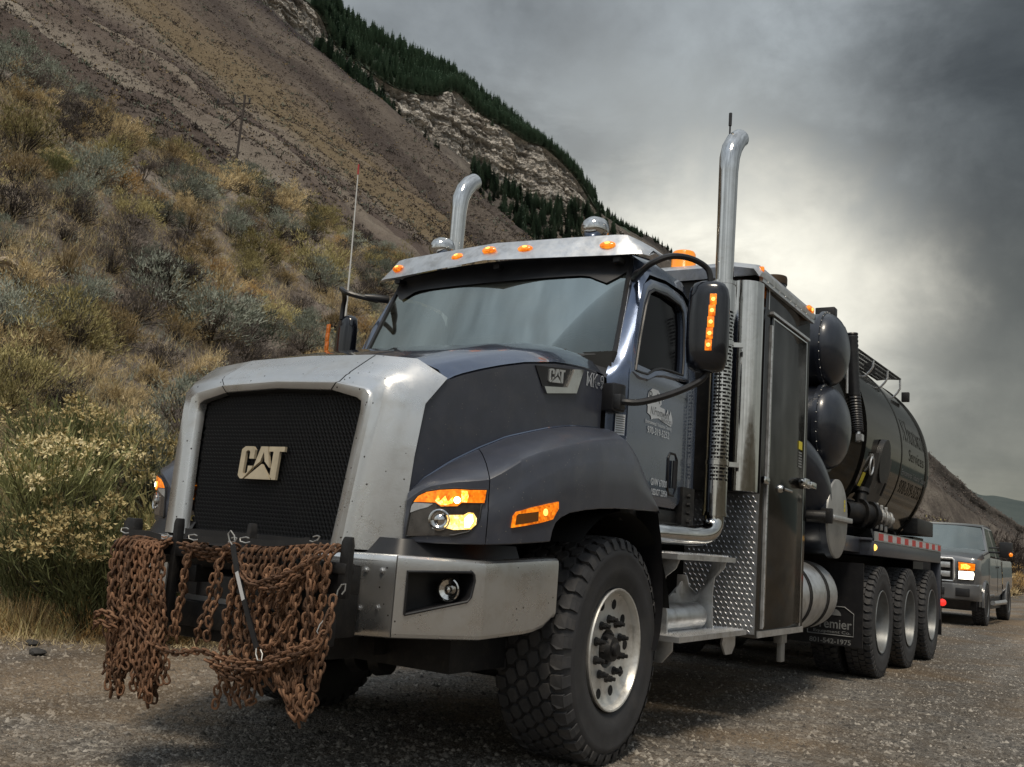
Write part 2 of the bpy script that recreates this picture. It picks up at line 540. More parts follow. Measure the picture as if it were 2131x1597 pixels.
def text2d(s, w=None, h=None, off=0.0, shear=0.0):
    """built-in font as flat polygons, fitted to w x h, centred"""
    cu = bpy.data.curves.new('txt', 'FONT')
    cu.body = s
    cu.offset = off
    cu.shear = shear
    cu.resolution_u = 3
    cu.align_x = 'CENTER'
    o = bpy.data.objects.new('txt', cu)
    COL.objects.link(o)
    dg = bpy.context.evaluated_depsgraph_get()
    dg.update()
    me = bpy.data.meshes.new_from_object(o.evaluated_get(dg))
    v = np.array([q.co[:2] for q in me.vertices])
    f = [tuple(p.vertices) for p in me.polygons]
    bpy.data.objects.remove(o)
    bpy.data.curves.remove(cu)
    bpy.data.meshes.remove(me)
    lo, hi = v.min(0), v.max(0)
    v = v - (lo + hi) / 2
    d = hi - lo
    kx = (w / d[0]) if w else None
    ky = (h / d[1]) if h else None
    v[:, 0] *= kx or ky
    v[:, 1] *= ky or kx
    return v, f


def catmull(P, n):
    """resample control points P (k,3) to n points"""
    P = np.array(P, float)
    k = len(P)
    t = np.linspace(0, k - 1, n)
    i = np.clip(t.astype(int), 0, k - 2)
    u = (t - i)[:, None]
    p0 = P[np.maximum(i - 1, 0)]
    p1 = P[i]
    p2 = P[i + 1]
    p3 = P[np.minimum(i + 2, k - 1)]
    return 0.5 * (2 * p1 + (p2 - p0) * u + (2 * p0 - 5 * p1 + 4 * p2 - p3) * u ** 2 + (3 * p1 - p0 - 3 * p2 + p3) * u ** 3)


def vnoise(x, y, seed=0):
    """smooth value noise, numpy"""
    def h(i, j):
        n = (i.astype(np.int64) * 374761393 + j.astype(np.int64) * 668265263 + seed * 974711) & 0x7fffffff
        n = ((n ^ (n >> 13)) * 1274126177) & 0x7fffffff
        return ((n ^ (n >> 16)) & 0xffff) / 65535.0
    xi, yi = np.floor(x), np.floor(y)
    fx, fy = x - xi, y - yi
    fx = fx * fx * (3 - 2 * fx)
    fy = fy * fy * (3 - 2 * fy)
    a = h(xi, yi) * (1 - fx) + h(xi + 1, yi) * fx
    b = h(xi, yi + 1) * (1 - fx) + h(xi + 1, yi + 1) * fx
    return a * (1 - fy) + b * fy


def fbm(x, y, o=4, seed=0):
    s, a, t = 0, 1.0, 0
    for i in range(o):
        s = s + a * vnoise(x * 2 ** i, y * 2 ** i, seed + i * 17)
        t += a
        a *= 0.5
    return s / t - 0.5


class Curve:
    """plan curve; a point is (s along it, z height, off outwards)"""
    def __init__(s, pts):
        s.p = np.array(pts, float)
        s.l = np.r_[0, np.cumsum(np.hypot(*np.diff(s.p, axis=0).T))]

    def at(s, t, z, off=0.0):
        i = int(np.clip(np.searchsorted(s.l, t, 'right') - 1, 0, len(s.l) - 2))
        u = (t - s.l[i]) / (s.l[i + 1] - s.l[i])
        a, b = s.p[i], s.p[i + 1]
        q = a + (b - a) * u

        def nr(k):
            k = int(np.clip(k, 0, len(s.l) - 2))
            e = s.p[k + 1] - s.p[k]
            return np.array([e[1], -e[0]]) / np.hypot(*e)
        m0, m1, m2 = nr(i - 1), nr(i), nr(i + 1)
        n = (m0 + m1) * (1 - u) + (m1 + m2) * u
        n /= np.hypot(*n)
        return V(q[0] + n[0] * off, q[1] + n[1] * off, z)

    def poly(s, mb, poly, o0, o1):
        """polygon in (s,z) laid on the curve as a solid from offset o0 to o1, cut at the curve's vertices"""
        P = [tuple(q) for q in poly]
        lo, hi = min(q[0] for q in P), max(q[0] for q in P)
        cuts = [lo] + [x for x in s.l if lo + 1e-4 < x < hi - 1e-4] + [hi]

        def clip(pl, x, keep):
            out = []
            for i in range(len(pl)):
                a, b = pl[i], pl[(i + 1) % len(pl)]
                ia, ib = (a[0] - x) * keep >= -1e-9, (b[0] - x) * keep >= -1e-9
                if ia:
                    out.append(a)
                if ia != ib:
                    k = (x - a[0]) / (b[0] - a[0])
                    out.append((x, a[1] + k * (b[1] - a[1])))
            return out
        for a, b in zip(cuts[:-1], cuts[1:]):
            q = clip(clip(P, a, 1), b, -1)
            if len(q) >= 3:
                mb.add([s.at(t, z, o1) for t, z in q], [tuple(range(len(q)))])
        n = len(P)
        mb.add([s.at(t, z, o0) for t, z in P] + [s.at(t, z, o1) for t, z in P], [(i, (i + 1) % n, n + (i + 1) % n, n + i) for i in range(n)])
        return mb
# ================================================================== THE TRUCK
T = thing('vacuum_truck', (0, 4.5, 0), 'dark blue-grey vacuum tanker truck with silver grille surround and chrome exhaust stacks, parked on gravel', 'truck')


def lerp_tab(x, tab):
    return float(np.interp(x, [t[0] for t in tab], [t[1] for t in tab]))


# ---- hood
CR = [(0.20, 1.762), (0.25, 1.778), (0.37, 1.805), (0.58, 1.882), (0.95, 1.992), (1.23, 2.055), (1.45, 2.09), (1.62, 2.108), (1.74, 2.112)]
SE = [(0.20, 1.62), (0.30, 1.672), (0.396, 1.713), (0.463, 1.745), (0.595, 1.793), (0.744, 1.84), (0.902, 1.883), (1.13, 1.926), (1.252, 1.939), (1.379, 1.945), (1.512, 1.938), (1.60, 1.928), (1.74, 1.915)]
SX = [(0.10, 0.70), (0.25, 0.72), (1.54, 0.907), (1.74, 0.935)]
def hood_half(y):
    zc, zs, xs = lerp_tab(y, CR), lerp_tab(y, SE), lerp_tab(y, SX)
    mid = 0.6 * 0.62 + 0.4 * xs
    mid2 = 0.25 * 0.62 + 0.75 * xs
    arch = 0.02 * (1 - min(1, (y - 0.25) / 1.3))
    return [(0, zc + arch), (0.25, zc + arch * 0.9), (0.45, zc + arch * 0.5), (0.585, zc + 0.002), (0.60, zc), (0.615, zc - 0.003),
            (mid, zc + (zs - zc) * 0.28 + 0.004), (mid2, zc + (zs - zc) * 0.62 + 0.012), (xs - 0.008, zs + 0.006), (xs, zs)]


Y0 = [.302, .302, .302, .302, .302, .304, .336, .366, .386, .390]      # the front edge follows the surround
P = []
for k in np.linspace(0, 1, 26):
    half = []
    for j, y0 in enumerate(Y0):
        y = y0 + (1.54 - y0) * k
        x, z = hood_half(y)[j]
        half.append((x, y, z - (.004 if k == 0 else 0)))
    P.append([(-x, y, z) for x, y, z in half[::-1][:-1]] + half)
mb = MB().grid(P)
# rear lip folding down
last = np.array(P[-1])
mb.grid([last, last + V(0, 0.004, -0.03)])
part('hood', mb, 'paint', T, smooth=30)

H = Curve([(0.706, 0.10), (0.721, 0.25), (0.907, 1.54), (0.93, 1.70)])
JN = [(0.0, 1.0), (0.10, 1.0), (0.15, 1.02), (0.20, 1.16), (0.303, 1.261), (0.37, 1.305), (0.543, 1.397), (0.834, 1.515), (1.05, 1.572), (1.285, 1.623), (1.516, 1.643), (1.7, 1.64)]


def hood_side():
    mb = MB()
    P = []
    # the front edge follows the surround's rear edge, which leans back
    FE = [(0.99, 0.196), (1.15, 0.206), (1.35, 0.223), (1.58, 0.257), (1.66, 0.31), (1.715, 0.385)]
    for i, k0 in enumerate(np.linspace(0, 1, 26)):
        row = []
        for k in (0, 0.2, 0.4, 0.6, 0.8, 0.96, 0.985, 1):
            y = 0.2
            for _ in range(6):
                zt, zb = lerp_tab(max(y, .385), SE) - 0.004, max(lerp_tab(y, JN) - 0.07, .99)
                z = zb + (zt - zb) * k
                y = lerp_tab(z, FE) + (1.54 - lerp_tab(z, FE)) * k0
            row.append(H.at((y - 0.10) * 1.0102, z, -0.012 if k == 1 else -0.002))
        P.append(row)
    mb.grid(P)
    e = np.array(P[-1])
    mb.grid([e, e + V(-0.03, 0.0, 0)])
    return mb


o = part('hood_side_panel', hood_side(), 'matte', T)
me2 = hood_side()
me2.v = [(-x, y, z) for x, y, z in me2.v]
part('hood_side_panel', me2, 'matte', T)

# ---- grille surround (two corner pieces and a crown piece)
inner = [(0.462, 0.055, 0.955), (0.480, 0.07, 1.15), (0.498, 0.085, 1.35), (0.512, 0.102, 1.53), (0.508, 0.106, 1.572), (0.480, 0.107, 1.588), (0.335, 0.109, 1.622), (0.0, 0.109, 1.634)]
creas = [(0.578, 0.062, 0.955), (0.593, 0.075, 1.15), (0.610, 0.090, 1.35), (0.628, 0.112, 1.56), (0.630, 0.122, 1.635), (0.595, 0.128, 1.668), (0.400, 0.132, 1.694), (0.0, 0.132, 1.706)]
backe = [(0.725, 0.200, 0.955), (0.726, 0.210, 1.15), (0.729, 0.227, 1.35), (0.735, 0.262, 1.58), (0.748, 0.385, 1.712), (0.640, 0.300, 1.786), (0.400, 0.305, 1.813), (0.0, 0.305, 1.822)]


def surround(i0, i1):
    I, Cc, B = (np.array(q[i0:i1 + 1], float) for q in (inner, creas, backe))
    rec = I + V(0, 0.045, 0) + (V(-0.006, 0, 0) if i0 == 0 else V(0, 0, -0.004))
    lip = I + V(0, 0.006, 0)
    a = I + (Cc - I) * 0.06
    a2 = I + (Cc - I) * 0.42 + V(0, -0.012, 0)
    a3 = I + (Cc - I) * 0.52 + V(0, 0.0, 0)
    c1 = Cc + (I - Cc) * 0.06
    c2 = Cc + V(0, 0.006, 0) + (B - Cc) * 0.02
    c3 = Cc + (B - Cc) * 0.09 + V(0.002, 0, 0.001)
    fold = B + (V(-.05, 0.0, 0) if i0 == 0 else V(0, 0, -.05))
    rows = [rec, lip, a, a2, a3, c1, c2, c3, Cc + (B - Cc) * 0.5 + V(0.003, 0, 0.002), B, fold]
    n = 2 * (i1 - i0) + 1
    return np.array(rows)


mb = MB().grid(surround(0, 6))
part('grille_surround', mb, 'silver', T, smooth=42)
mb = MB()
mb.grid(surround(0, 6))
mb.v = [(-x, y, z) for x, y, z in mb.v]
part('grille_surround', mb, 'silver', T, smooth=42)
S = surround(6, 7)
full = np.concatenate([S * V(-1, 1, 1), S[:, ::-1][:, 1:]], axis=1)
full[:, 0, 0] += 0.006
full[:, -1, 0] -= 0.006
part('crown_panel', MB().grid(full + V(0, -0.001, 0.001)), 'silver', T, smooth=42)
part('seam_backing', MB().grid((full + V(0, 0.012, -0.006)) * V(1.05, 1, 1)), 'void', T)

# ---- grille
def grille_y(z):
    return 0.115 + 0.075 * (z - 1.0)


def inside(x, z):
    hw = 0.468 + (z - 0.97) * 0.078
    top = 1.634 if abs(x) < 0.33 else 1.634 - (abs(x) - 0.33) * 0.26
    return abs(x) < hw - 0.004 and 0.965 < z < top - 0.006


mb = MB()
pw, r = 0.0205, 0.0112
ph = pw * 0.866
vid = {}
hexes = []
for j in range(-2, 46):
    for i in range(-28, 29):
        cx, cz = (i + 0.5 * (j % 2)) * pw, 0.975 + j * ph
        if inside(cx, cz):
            hexes.append((cx, cz))
vs, fs = [], []
for cx, cz in hexes:
    y = grille_y(cz)
    o = len(vs)
    for k in range(6):
        a = R(30 + 60 * k)
        vs.append((cx + 0.01175 * math.cos(a), y + 0.004, cz + 0.01175 * math.sin(a)))
    for k in range(6):
        a = R(30 + 60 * k)
        vs.append((cx + 0.0085 * math.cos(a), y, cz + 0.0085 * math.sin(a)))
    for k in range(6):
        a = R(30 + 60 * k)
        vs.append((cx + 0.0078 * math.cos(a), y + 0.018, cz + 0.0078 * math.sin(a)))
    for k in range(6):
        k2 = (k + 1) % 6
        fs.append((o + k, o + k2, o + 6 + k2, o + 6 + k))
        fs.append((o + 6 + k, o + 6 + k2, o + 12 + k2, o + 12 + k))
GR = link('grille', fast_mesh('grille', vs, fs, M['grilleblack']), T)
GR['kind'] = 'stuff'
mb = MB()
for z in (1.12, 1.255, 1.385, 1.505):
    mb.box((0, grille_y(z) + 0.030, z), (1.0, 0.02, 0.022))
mb.bb((-0.52, 0.175, 0.96), (0.52, 0.185, 1.64))
part('grille_backing', mb, 'void', T, smooth=0)

CATP = [[(.08, 0), (.17, 0), (.40, .33), (.40, .40), (.27, .40), (.27, .20), (.22, .14), (.17, .14), (.14, .18), (.14, .82), (.17, .87), (.24, .87), (.27, .82), (.27, .62), (.41, .62), (.41, .90), (.33, 1.0), (.10, 1.0), (0, .90), (0, .10)],
        [(.44, .36), (.58, 1), (.78, 1), (.92, .36), (.76, .54), (.69, .84), (.62, .54)],
        [(.22, 0), (1.0, 0), (.68, .46)],
        [(.84, 1), (1.30, 1), (1.30, .85), (1.16, .85), (1.16, 0), (1.05, 0), (.98, .12), (.98, .85), (.84, .85)]]
mb = MB()
for p in CATP:
    mb.prism([((x - 0.65) * 0.208, z * 0.148) for x, z in p], (-0.04, 0.098, 1.222), (1, 0, 0), (0, 0.075, 1), (0, 0.014, 0))
e1 = part('grille_emblem', mb, 'emblem', T, smooth=0)
e1['label'] = 'tan three-letter emblem with a triangle on the grille'

# ---- badge on the hood side
def chrome_badge(sgn):
    mb = MB()
    H.poly(mb, [(0.885, 1.880), (1.205, 1.917), (1.151, 1.815), (0.948, 1.787)], -0.02, 0.004)
    m2 = MB()
    H.poly(m2, [(1.185, 1.914), (1.262, 1.925), (1.213, 1.795), (0.975, 1.757), (0.952, 1.788), (1.135, 1.812)], -0.01, 0.014)
    m3 = MB()
    for p in CATP:
        H.poly(m3, [(0.985 + x * 0.097, 1.815 + 0.068 * z + 0.010 * x) for x, z in p], 0.003, 0.012)
    for q, nm, m in ((mb, 'badge_recess', 'blackplastic'), (m2, 'badge_trim', 'chrome'), (m3, 'badge_letters', 'silver')):
        if sgn < 0:
            q.v = [(-x, y, z) for x, y, z in q.v]
        part(nm, q, m, T, smooth=0)


chrome_badge(1)


def decal(mb, verts, faces, fn):
    mb.add([fn(x, y) for x, y in verts], faces)


tv, tf = text2d('MK-9', 0.150, 0.076, off=0.018)
mb = MB()
decal(mb, tv, tf, lambda x, y: H.at(1.383 + x, 1.889 + y + 0.0 * x, 0.002))
tv, tf = text2d('MK-9', 0.141, 0.066, off=-0.012)
part('number_decal', mb, 'white', T, smooth=0, norm=False)
mb = MB()
decal(mb, tv, tf, lambda x, y: H.at(1.383 + x, 1.889 + y, 0.0035))
part('number_decal', mb, 'matte', T, smooth=0, norm=False)

# ---- fenders
C = Curve([(.74, .19), (.80, .20), (.87, .225), (.94, .27), (1.0, .33), (1.06, .42), (1.10, .52), (1.13, .66), (1.15, .85), (1.16, 1.1), (1.16, 1.5), (1.15, 1.75), (1.13, 2.0)])
ZB = [(0, 1.0), (.14, 1.003), (.338, 1.011), (.464, 1.021), (.703, 1.044), (.715, 1.09), (.734, 1.123), (.775, 1.151), (.842, 1.176), (.97, 1.197), (1.108, 1.213), (1.265, 1.224), (1.432, 1.231), (1.66, 1.238), (1.812, 1.243)]
ZC = [(0, 1.175), (.03, 1.198), (.066, 1.222), (.1, 1.238), (.2, 1.262), (.3, 1.276), (.345, 1.285), (.40, 1.315), (.509, 1.378), (.645, 1.428), (.808, 1.474), (1.04, 1.527), (1.222, 1.555), (1.371, 1.570), (1.42, 1.562), (1.463, 1.54), (1.543, 1.496), (1.703, 1.374), (1.812, 1.2445)]
JX = [(0, .716), (.1, .727), (.2, .750), (.345, .775), (.5, .80), (.65, .825), (.8, .845), (1.04, .868), (1.371, .900), (1.463, .91), (1.543, .93), (1.703, .97), (1.812, 1.0)]
JY = [(0, .22), (.1, .30), (.2, .45), (.345, .62), (.5, .80), (.65, .97), (.8, 1.10), (1.04, 1.285), (1.371, 1.516), (1.463, 1.56), (1.543, 1.63), (1.703, 1.73), (1.812, 1.80)]
JZ = [(0, 1.184), (.1, 1.262), (.2, 1.352), (.345, 1.432), (.5, 1.505), (.65, 1.553), (.8, 1.588), (1.04, 1.624), (1.371, 1.644), (1.463, 1.60), (1.543, 1.535), (1.703, 1.40), (1.812, 1.245)]
FOLD = [(0, 1.10), (.345, 1.16), (.5, 1.25), (.6, 1.30), (.78, 1.372), (1.1, 1.435), (1.45, 1.455), (1.6, 1.37), (1.812, 1.2435)]


def fender(s0, s1):
    ss = [s0] + [s for s in sorted(set([round(q[0], 3) for q in ZB + ZC] + list(np.round(np.linspace(0, 1.8, 37), 3)))) if s0 + .008 < s < s1 - .008] + [s1]
    P = []
    for s in ss:
        zb, zc, zf = lerp_tab(s, ZB), lerp_tab(s, ZC), lerp_tab(s, FOLD)
        zf = min(max(zf, zb + 0.01), zc - 0.005)
        inset = 0.022 * min(1, max(0, (s - 0.3) / 0.25))
        J = V(lerp_tab(s, JX), lerp_tab(s, JY), lerp_tab(s, JZ))
        row = [C.at(s, zb, -0.045) + V(0, 0, 0.03 if s < 0.70 else 0.0), C.at(s, zb, -0.004), C.at(s, zb + 0.004, 0.0), C.at(s, zb + (zf - zb) * .5, 0.004), C.at(s, zf - 0.006, 0.004), C.at(s, zf + 0.006, 0.0),
               C.at(s, zf + (zc - zf) * .6, -inset * .55), C.at(s, zc - 0.008, -inset), C.at(s, zc, -inset - .006)]
        c = row[-1]
        for k, b in ((.08, .004), (.3, .012), (.6, .012), (.85, .006), (1, 0)):
            q = c + (J - c) * k
            q[2] += b * 1.6
            row.append(q)
        row.append(J + V(-0.012, 0.0, -0.05))
        P.append(row)
    return P


for sg in (1, -1):
    for nm, a, b in (('lamp_panel', 0.0, 0.345), ('fender', 0.349, 1.812)):
        P = fender(a, b)
        mb = MB().grid(P)
        for e, dv in ((P[0], V(0, .02, 0)), (P[-1], V(-.02, .0, 0))):
            e = np.array(e)
            mb.grid([e, e + dv * (1 if nm == 'fender' else V(-.5, .5, 0)) + V(-.012, 0, 0)])
        if sg < 0:
            mb.v = [(-x, y, z) for x, y, z in mb.v]
        part(nm, mb, 'matte', T, smooth=26)
# bright edge where hood side meets the fender
mb = MB()
pth = [(lerp_tab(s, JX) + 0.004, lerp_tab(s, JY) - 0.004, lerp_tab(s, JZ) + .002) for s in np.linspace(0, 1.371, 40)]
mb.tube(pth, 0.006, 6)
part('fender_edge', mb, 'paint', T)
mb = MB()
mb.tube([(-x, y, z) for x, y, z in pth], 0.006, 6)
part('fender_edge', mb, 'paint', T)

# wheel well lining
for sg in (1, -1):
    mb = MB()
    P = []
    for a in np.linspace(R(48), R(165), 20):
        rr = 0.66
        P.append([(sg * x, 1.50 - rr * math.cos(a), 0.56 + rr * math.sin(a) * (1.0 if x < 1.05 else 1.0)) for x in (0.42, 0.7, 1.09)])
    mb.grid(P)
    mb.grid([[(sg * .42, y, z) for y in (0.95, 2.1)] for z in (0.70, 1.25)])
    part('wheel_well', mb, 'void', T)
    # rear apron of the wheel opening
    mb = MB()
    P = []
    for z, y in ((1.245, 1.835), (1.10, 1.90), (0.9, 1.945), (0.75, 1.965), (0.62, 1.95), (0.52, 1.91)):
        P.append([(sg * x, y + (1.13 - x) * .2, z) for x in (1.125, 1.10, 0.80, 0.55)])
    mb.grid(P)
    part('mud_apron', mb, 'blackplastic', T)

# ---- head lamps and side signals
LO = [(.014, 1.023), (.027, 1.143), (.036, 1.168), (.056, 1.19), (.09, 1.209), (.143, 1.221), (.207, 1.229), (.263, 1.230), (.333, 1.235), (.328, 1.179), (.314, 1.171), (.311, 1.119), (.296, 1.088), (.27, 1.059), (.21, 1.041)]
AM = [(.038, 1.163), (.056, 1.187), (.09, 1.206), (.143, 1.218), (.207, 1.226), (.263, 1.227), (.330, 1.232), (.325, 1.180), (.233, 1.173), (.217, 1.158), (.152, 1.152), (.13, 1.166)]


def flip(mb, sg):
    if sg < 0:
        mb.v = [(-x, y, z) for x, y, z in mb.v]
    return mb


for sg in (1, -1):
    hl = part('headlight', flip(C.poly(MB(), LO, -0.02, 0.009), sg), 'lampglass', T, smooth=0)
    part('bezel', flip(MB().tube([C.at(s, z, 0.008) for s, z in LO + LO[:1]], 0.0045, 6), sg), 'blackplastic', hl)
    part('turn_lens', flip(C.poly(MB(), AM, 0.002, 0.013), sg), 'amber', hl, smooth=0)
    mb = MB()
    C.poly(mb, [(.128, 1.172), (.138, 1.196), (.148, 1.174), (.166, 1.196), (.178, 1.172), (.196, 1.194), (.198, 1.168), (.17, 1.158), (.145, 1.160)], 0.006, 0.0145)
    C.poly(mb, [(.232, 1.176), (.228, 1.222), (.252, 1.222), (.258, 1.20), (.254, 1.176)], 0.006, 0.0145)
    part('turn_reflector', flip(mb, sg), 'ambhot', hl, smooth=0)
    mb = MB()
    mb.lathe([(0, .014), (.002, .010), (.003, 0)], C.at(.214, 1.182, .0148), C.at(.214, 1.182, 1) - C.at(.214, 1.182, 0), 12)
    part('bulb', flip(mb, sg), 'lamphot', hl)
    mb = MB()
    ax = C.at(.150, 1.1, 1) - C.at(.150, 1.1, 0)
    mb.lathe([(-.004, .044), (.006, .044), (.008, .040), (-.0, .036), (.006, .03), (.001, .022), (.008, .012), (.010, 0)], C.at(.150, 1.098, .008), ax, 20)
    part('projector', flip(mb, sg), 'chrome', hl)
    mb = MB()
    C.poly(mb, [(.172, 1.068), (.178, 1.119), (.245, 1.125), (.262, 1.136), (.283, 1.136), (.298, 1.115), (.297, 1.09), (.278, 1.070), (.21, 1.062)], 0.004, 0.0125)
    part('high_beam', flip(mb, sg), 'lamp', hl, smooth=0)
    mb = MB()
    C.poly(mb, [(.252, 1.076), (.250, 1.112), (.262, 1.126), (.280, 1.128), (.284, 1.10), (.270, 1.076)], 0.008, 0.0145)
    part('filament_glow', flip(mb, sg), 'lamphot', hl, smooth=0)
    mb = MB()
    C.poly(mb, [(.024, 1.118), (.029, 1.148), (.040, 1.160), (.12, 1.160), (.10, 1.146), (.07, 1.136)], 0.004, 0.0115)
    part('silver_visor', flip(mb, sg), 'alu', hl, smooth=0)
    mb = MB()
    C.poly(mb, [(.459, 1.089), (.463, 1.138), (.478, 1.156), (.56, 1.180), (.654, 1.202), (.732, 1.218), (.736, 1.189), (.698, 1.14), (.61, 1.118), (.51, 1.099)], -.01, 0.012)
    sl = part('side_signal', flip(mb, sg), 'amber', T, smooth=0)
    mb = MB()
    C.poly(mb, [(.474, 1.102), (.477, 1.140), (.486, 1.148), (.60, 1.166), (.602, 1.126), (.52, 1.110)], 0.005, 0.0135)
    part('dark_cell', flip(mb, sg), mat('amber_cell', (.16, .06, .012), .25, coat=.5), sl, smooth=0)
    mb = MB()
    mb.lathe([(0, .016), (.003, .012), (.004, 0)], C.at(.645, 1.166, .012), C.at(.645, 1, 1) - C.at(.645, 1, 0), 12)
    part('bulb', flip(mb, sg), 'amberlit', sl)

# ---- bumper
Bc = Curve([(.40, -.01), (.83, .05), (.92, .195), (1.008, .35), (1.025, .385), (1.075, .86)])


def bt(s):
    return lerp_tab(s, [(-.1, .938), (.434, .950), (.6, .949), (.82, .947), (1.12, .964), (1.25, .972), (1.32, .974)])


def bb_(s):
    return lerp_tab(s, [(-.1, .604), (.434, .629), (.82, .627), (1.14, .643), (1.2, .652), (1.27, .672), (1.315, .71)])


def pk(s):  # pocket bottom, top
    return lerp_tab(s, [(.484, .723), (.744, .781), (.758, .80), (.774, .867)]), lerp_tab(s, [(.482, .888), (.758, .899), (.774, .885)])


def bump_piece(s0, s1, pocket):
    ss = sorted(set([s0, s1] + [q for q in list(np.linspace(s0, s1, 14)) + [.484, .495, .745, .760, .772] + list(Bc.l) if s0 <= q <= s1 and (pocket or q not in (.484,))]))
    P = []
    for s in ss:
        zb, zt = bb_(s), bt(s)
        lo, hi = pk(s)
        P.append([Bc.at(s, zb + .05, -.06), Bc.at(s, zb + .005, -.055), Bc.at(s, zb, -.03), Bc.at(s, zb + .006, -.010), Bc.at(s, zb + .02, -.002), Bc.at(s, zb + .035, 0),
                  Bc.at(s, lo, 0), Bc.at(s, hi, 0), Bc.at(s, zt - .03, 0), Bc.at(s, zt - .012, -.003), Bc.at(s, zt - .003, -.012), Bc.at(s, zt, -.03), Bc.at(s, zt - .002, -.07)])
    P = np.array(P)
    mb = MB()
    nv = P.shape[1]
    fs = []
    for i in range(len(ss) - 1):
        for j in range(nv - 1):
            if pocket and j == 6 and ss[i] >= .4835 and ss[i + 1] <= .7725:
                continue
            fs.append((i * nv + j, i * nv + j + 1, (i + 1) * nv + j + 1, (i + 1) * nv + j))
    mb.add(P.reshape(-1, 3), fs)
    for e in (P[0], P[-1]):
        mb.grid([e, e + V(0, .02, 0)])
    return mb


PO = [(.484, .723), (.745, .782), (.760, .80), (.772, .866), (.768, .888), (.758, .899), (.482, .888)]
for sg in (1, -1):
    bp = part('bumper_end', flip(bump_piece(.437, 1.313, True), sg), 'silver', T, smooth=14)
    bp['label'] = 'silver wrap-around bumper end with a fog lamp pocket'
    mb = MB()
    mb.grid([[Bc.at(s, z, .004) for s, z in PO + PO[:1]], [Bc.at(s * .97 + .018, z * .985 + .0125, -.004) for s, z in PO + PO[:1]], [Bc.at(s * .97 + .018, z * .985 + .0125, -.13) for s, z in PO + PO[:1]]])
    C2 = [(s * .97 + .018, z * .985 + .0125) for s, z in PO]
    mb.add([Bc.at(s, z, -.128) for s, z in C2], [tuple(range(len(C2)))])
    mb.tube([Bc.at(s, z, .003) for s, z in PO + PO[:1]], .006, 6)
    part('lamp_pocket', flip(mb, sg), 'blackplastic', bp)
    mb = MB()
    ax = V(.25, -1, 0)
    mb.lathe([(-.06, .02), (-.02, .045), (0, .05), (.008, .049), (.010, .044), (.002, .040), (-.004, .022), (.012, .012), (.014, 0)], Bc.at(.682, .823, -.045), ax, 20)
    part('fog_lamp', flip(mb, sg), 'chrome', bp)
    mb = bump_piece(.05, .431, False)
    bc = part('bumper_center', flip(mb, sg), 'silver', T, smooth=40)
    for s, z in ((.298, .881), (.373, .884), (.285, .733), (.366, .742)):
        mb = MB().lathe([(0, .013), (.003, .013), (.004, .008), (.011, .008), (.012, 0)], Bc.at(s, z, 0), (0, -1, 0), 6)
        part('bolt', flip(mb, sg), 'alu', bc, smooth=20)
# dark band between hood and bumper, valance beams
mb = MB()
mb.grid([[Bc.at(s, .93, -.075) for s in np.linspace(0.05, 1.15, 20)], [Bc.at(s, 1.012, -.115) for s in np.linspace(0.05, 1.15, 20)]])
mb.mirror()
mb.bb((-.5, .08, .93), (.5, .2, .98))
part('filler_panel', mb, 'blackplastic', T)

# ---- running gear under the front
mb = MB()
for sg in (1, -1):
    mb.bb((sg * .36, .1, .62), (sg * .46, 10.2, .90))
mb.bb((-.46, .12, .50), (.46, .30, .78))
for y in (2.3, 3.6, 5.2, 6.6, 8.0, 9.9):
    mb.bb((-.36, y, .66), (.36, y + .12, .88))
part('frame_rail', mb, 'black', T, smooth=0)
mb = MB()
mb.tube([(-.95, 1.48, .50), (-.7, 1.48, .46), (-.45, 1.48, .40), (.45, 1.48, .40), (.7, 1.48, .46), (.95, 1.48, .50)], .075, 8)
for sg in (1, -1):
    for k in range(4):
        mb.bb((sg * .37, .55 + .06 * k, .46 + .022 * k), (sg * .45, 2.4 - .06 * k, .475 + .022 * k))
mb.tube([(-.8, 1.25, .44), (.8, 1.25, .44)], .03, 8)
mb.lathe([(-.14, .12), (.0, .17), (.14, .12), (.15, 0)], (.1, 1.2, .52), (1, 0, 0), 14)
part('front_axle', mb, 'black', T)
mb = MB()
mb.bb((-.7, .5, .46), (.80, 1.0, .60))
mb.bb((-.8, .95, .44), (.85, 1.3, .55))
for x in (.20, .34):
    mb.lathe([(-.03, .03), (-.03, .075), (.03, .075), (.03, .03)], (x, .62, .46), (1, 0, .2), 14)
mb.bb((.05, .42, .50), (.45, .62, .62))
part('tow_bracket', mb, 'black', T)
mb = MB()
mb.bb((-.62, .3, .62), (.62, 2.3, 1.0))
mb.bb((-.40, 2.2, .40), (.40, 3.2, .85))
part('engine_block', mb, 'void', T, smooth=0)

# ---- wheels
def tyre_profile(Ro, w, rim):
    """cross-section from the inner to the outer side, (x, radius); x = 0 is mid width"""
    h = w / 2
    return [(-h * .80, rim - .006), (-h * .93, rim + .03), (-h * 1.0, rim + (Ro - rim) * .42), (-h * .96, rim + (Ro - rim) * .72), (-h * .87, Ro - .030), (-h * .80, Ro - .018),
            (-h * .4, Ro - .016), (h * .4, Ro - .016), (h * .80, Ro - .018), (h * .87, Ro - .030), (h * .955, rim + (Ro - rim) * .74), (h * .985, rim + (Ro - rim) * .66), (h * .978, rim + (Ro - rim) * .645), (h * 1.0, rim + (Ro - rim) * .42),
            (h * .965, rim + (Ro - rim) * .22), (h * .95, rim + (Ro - rim) * .20), (h * .93, rim + .03), (h * .86, rim + .006), (h * .80, rim - .006)]


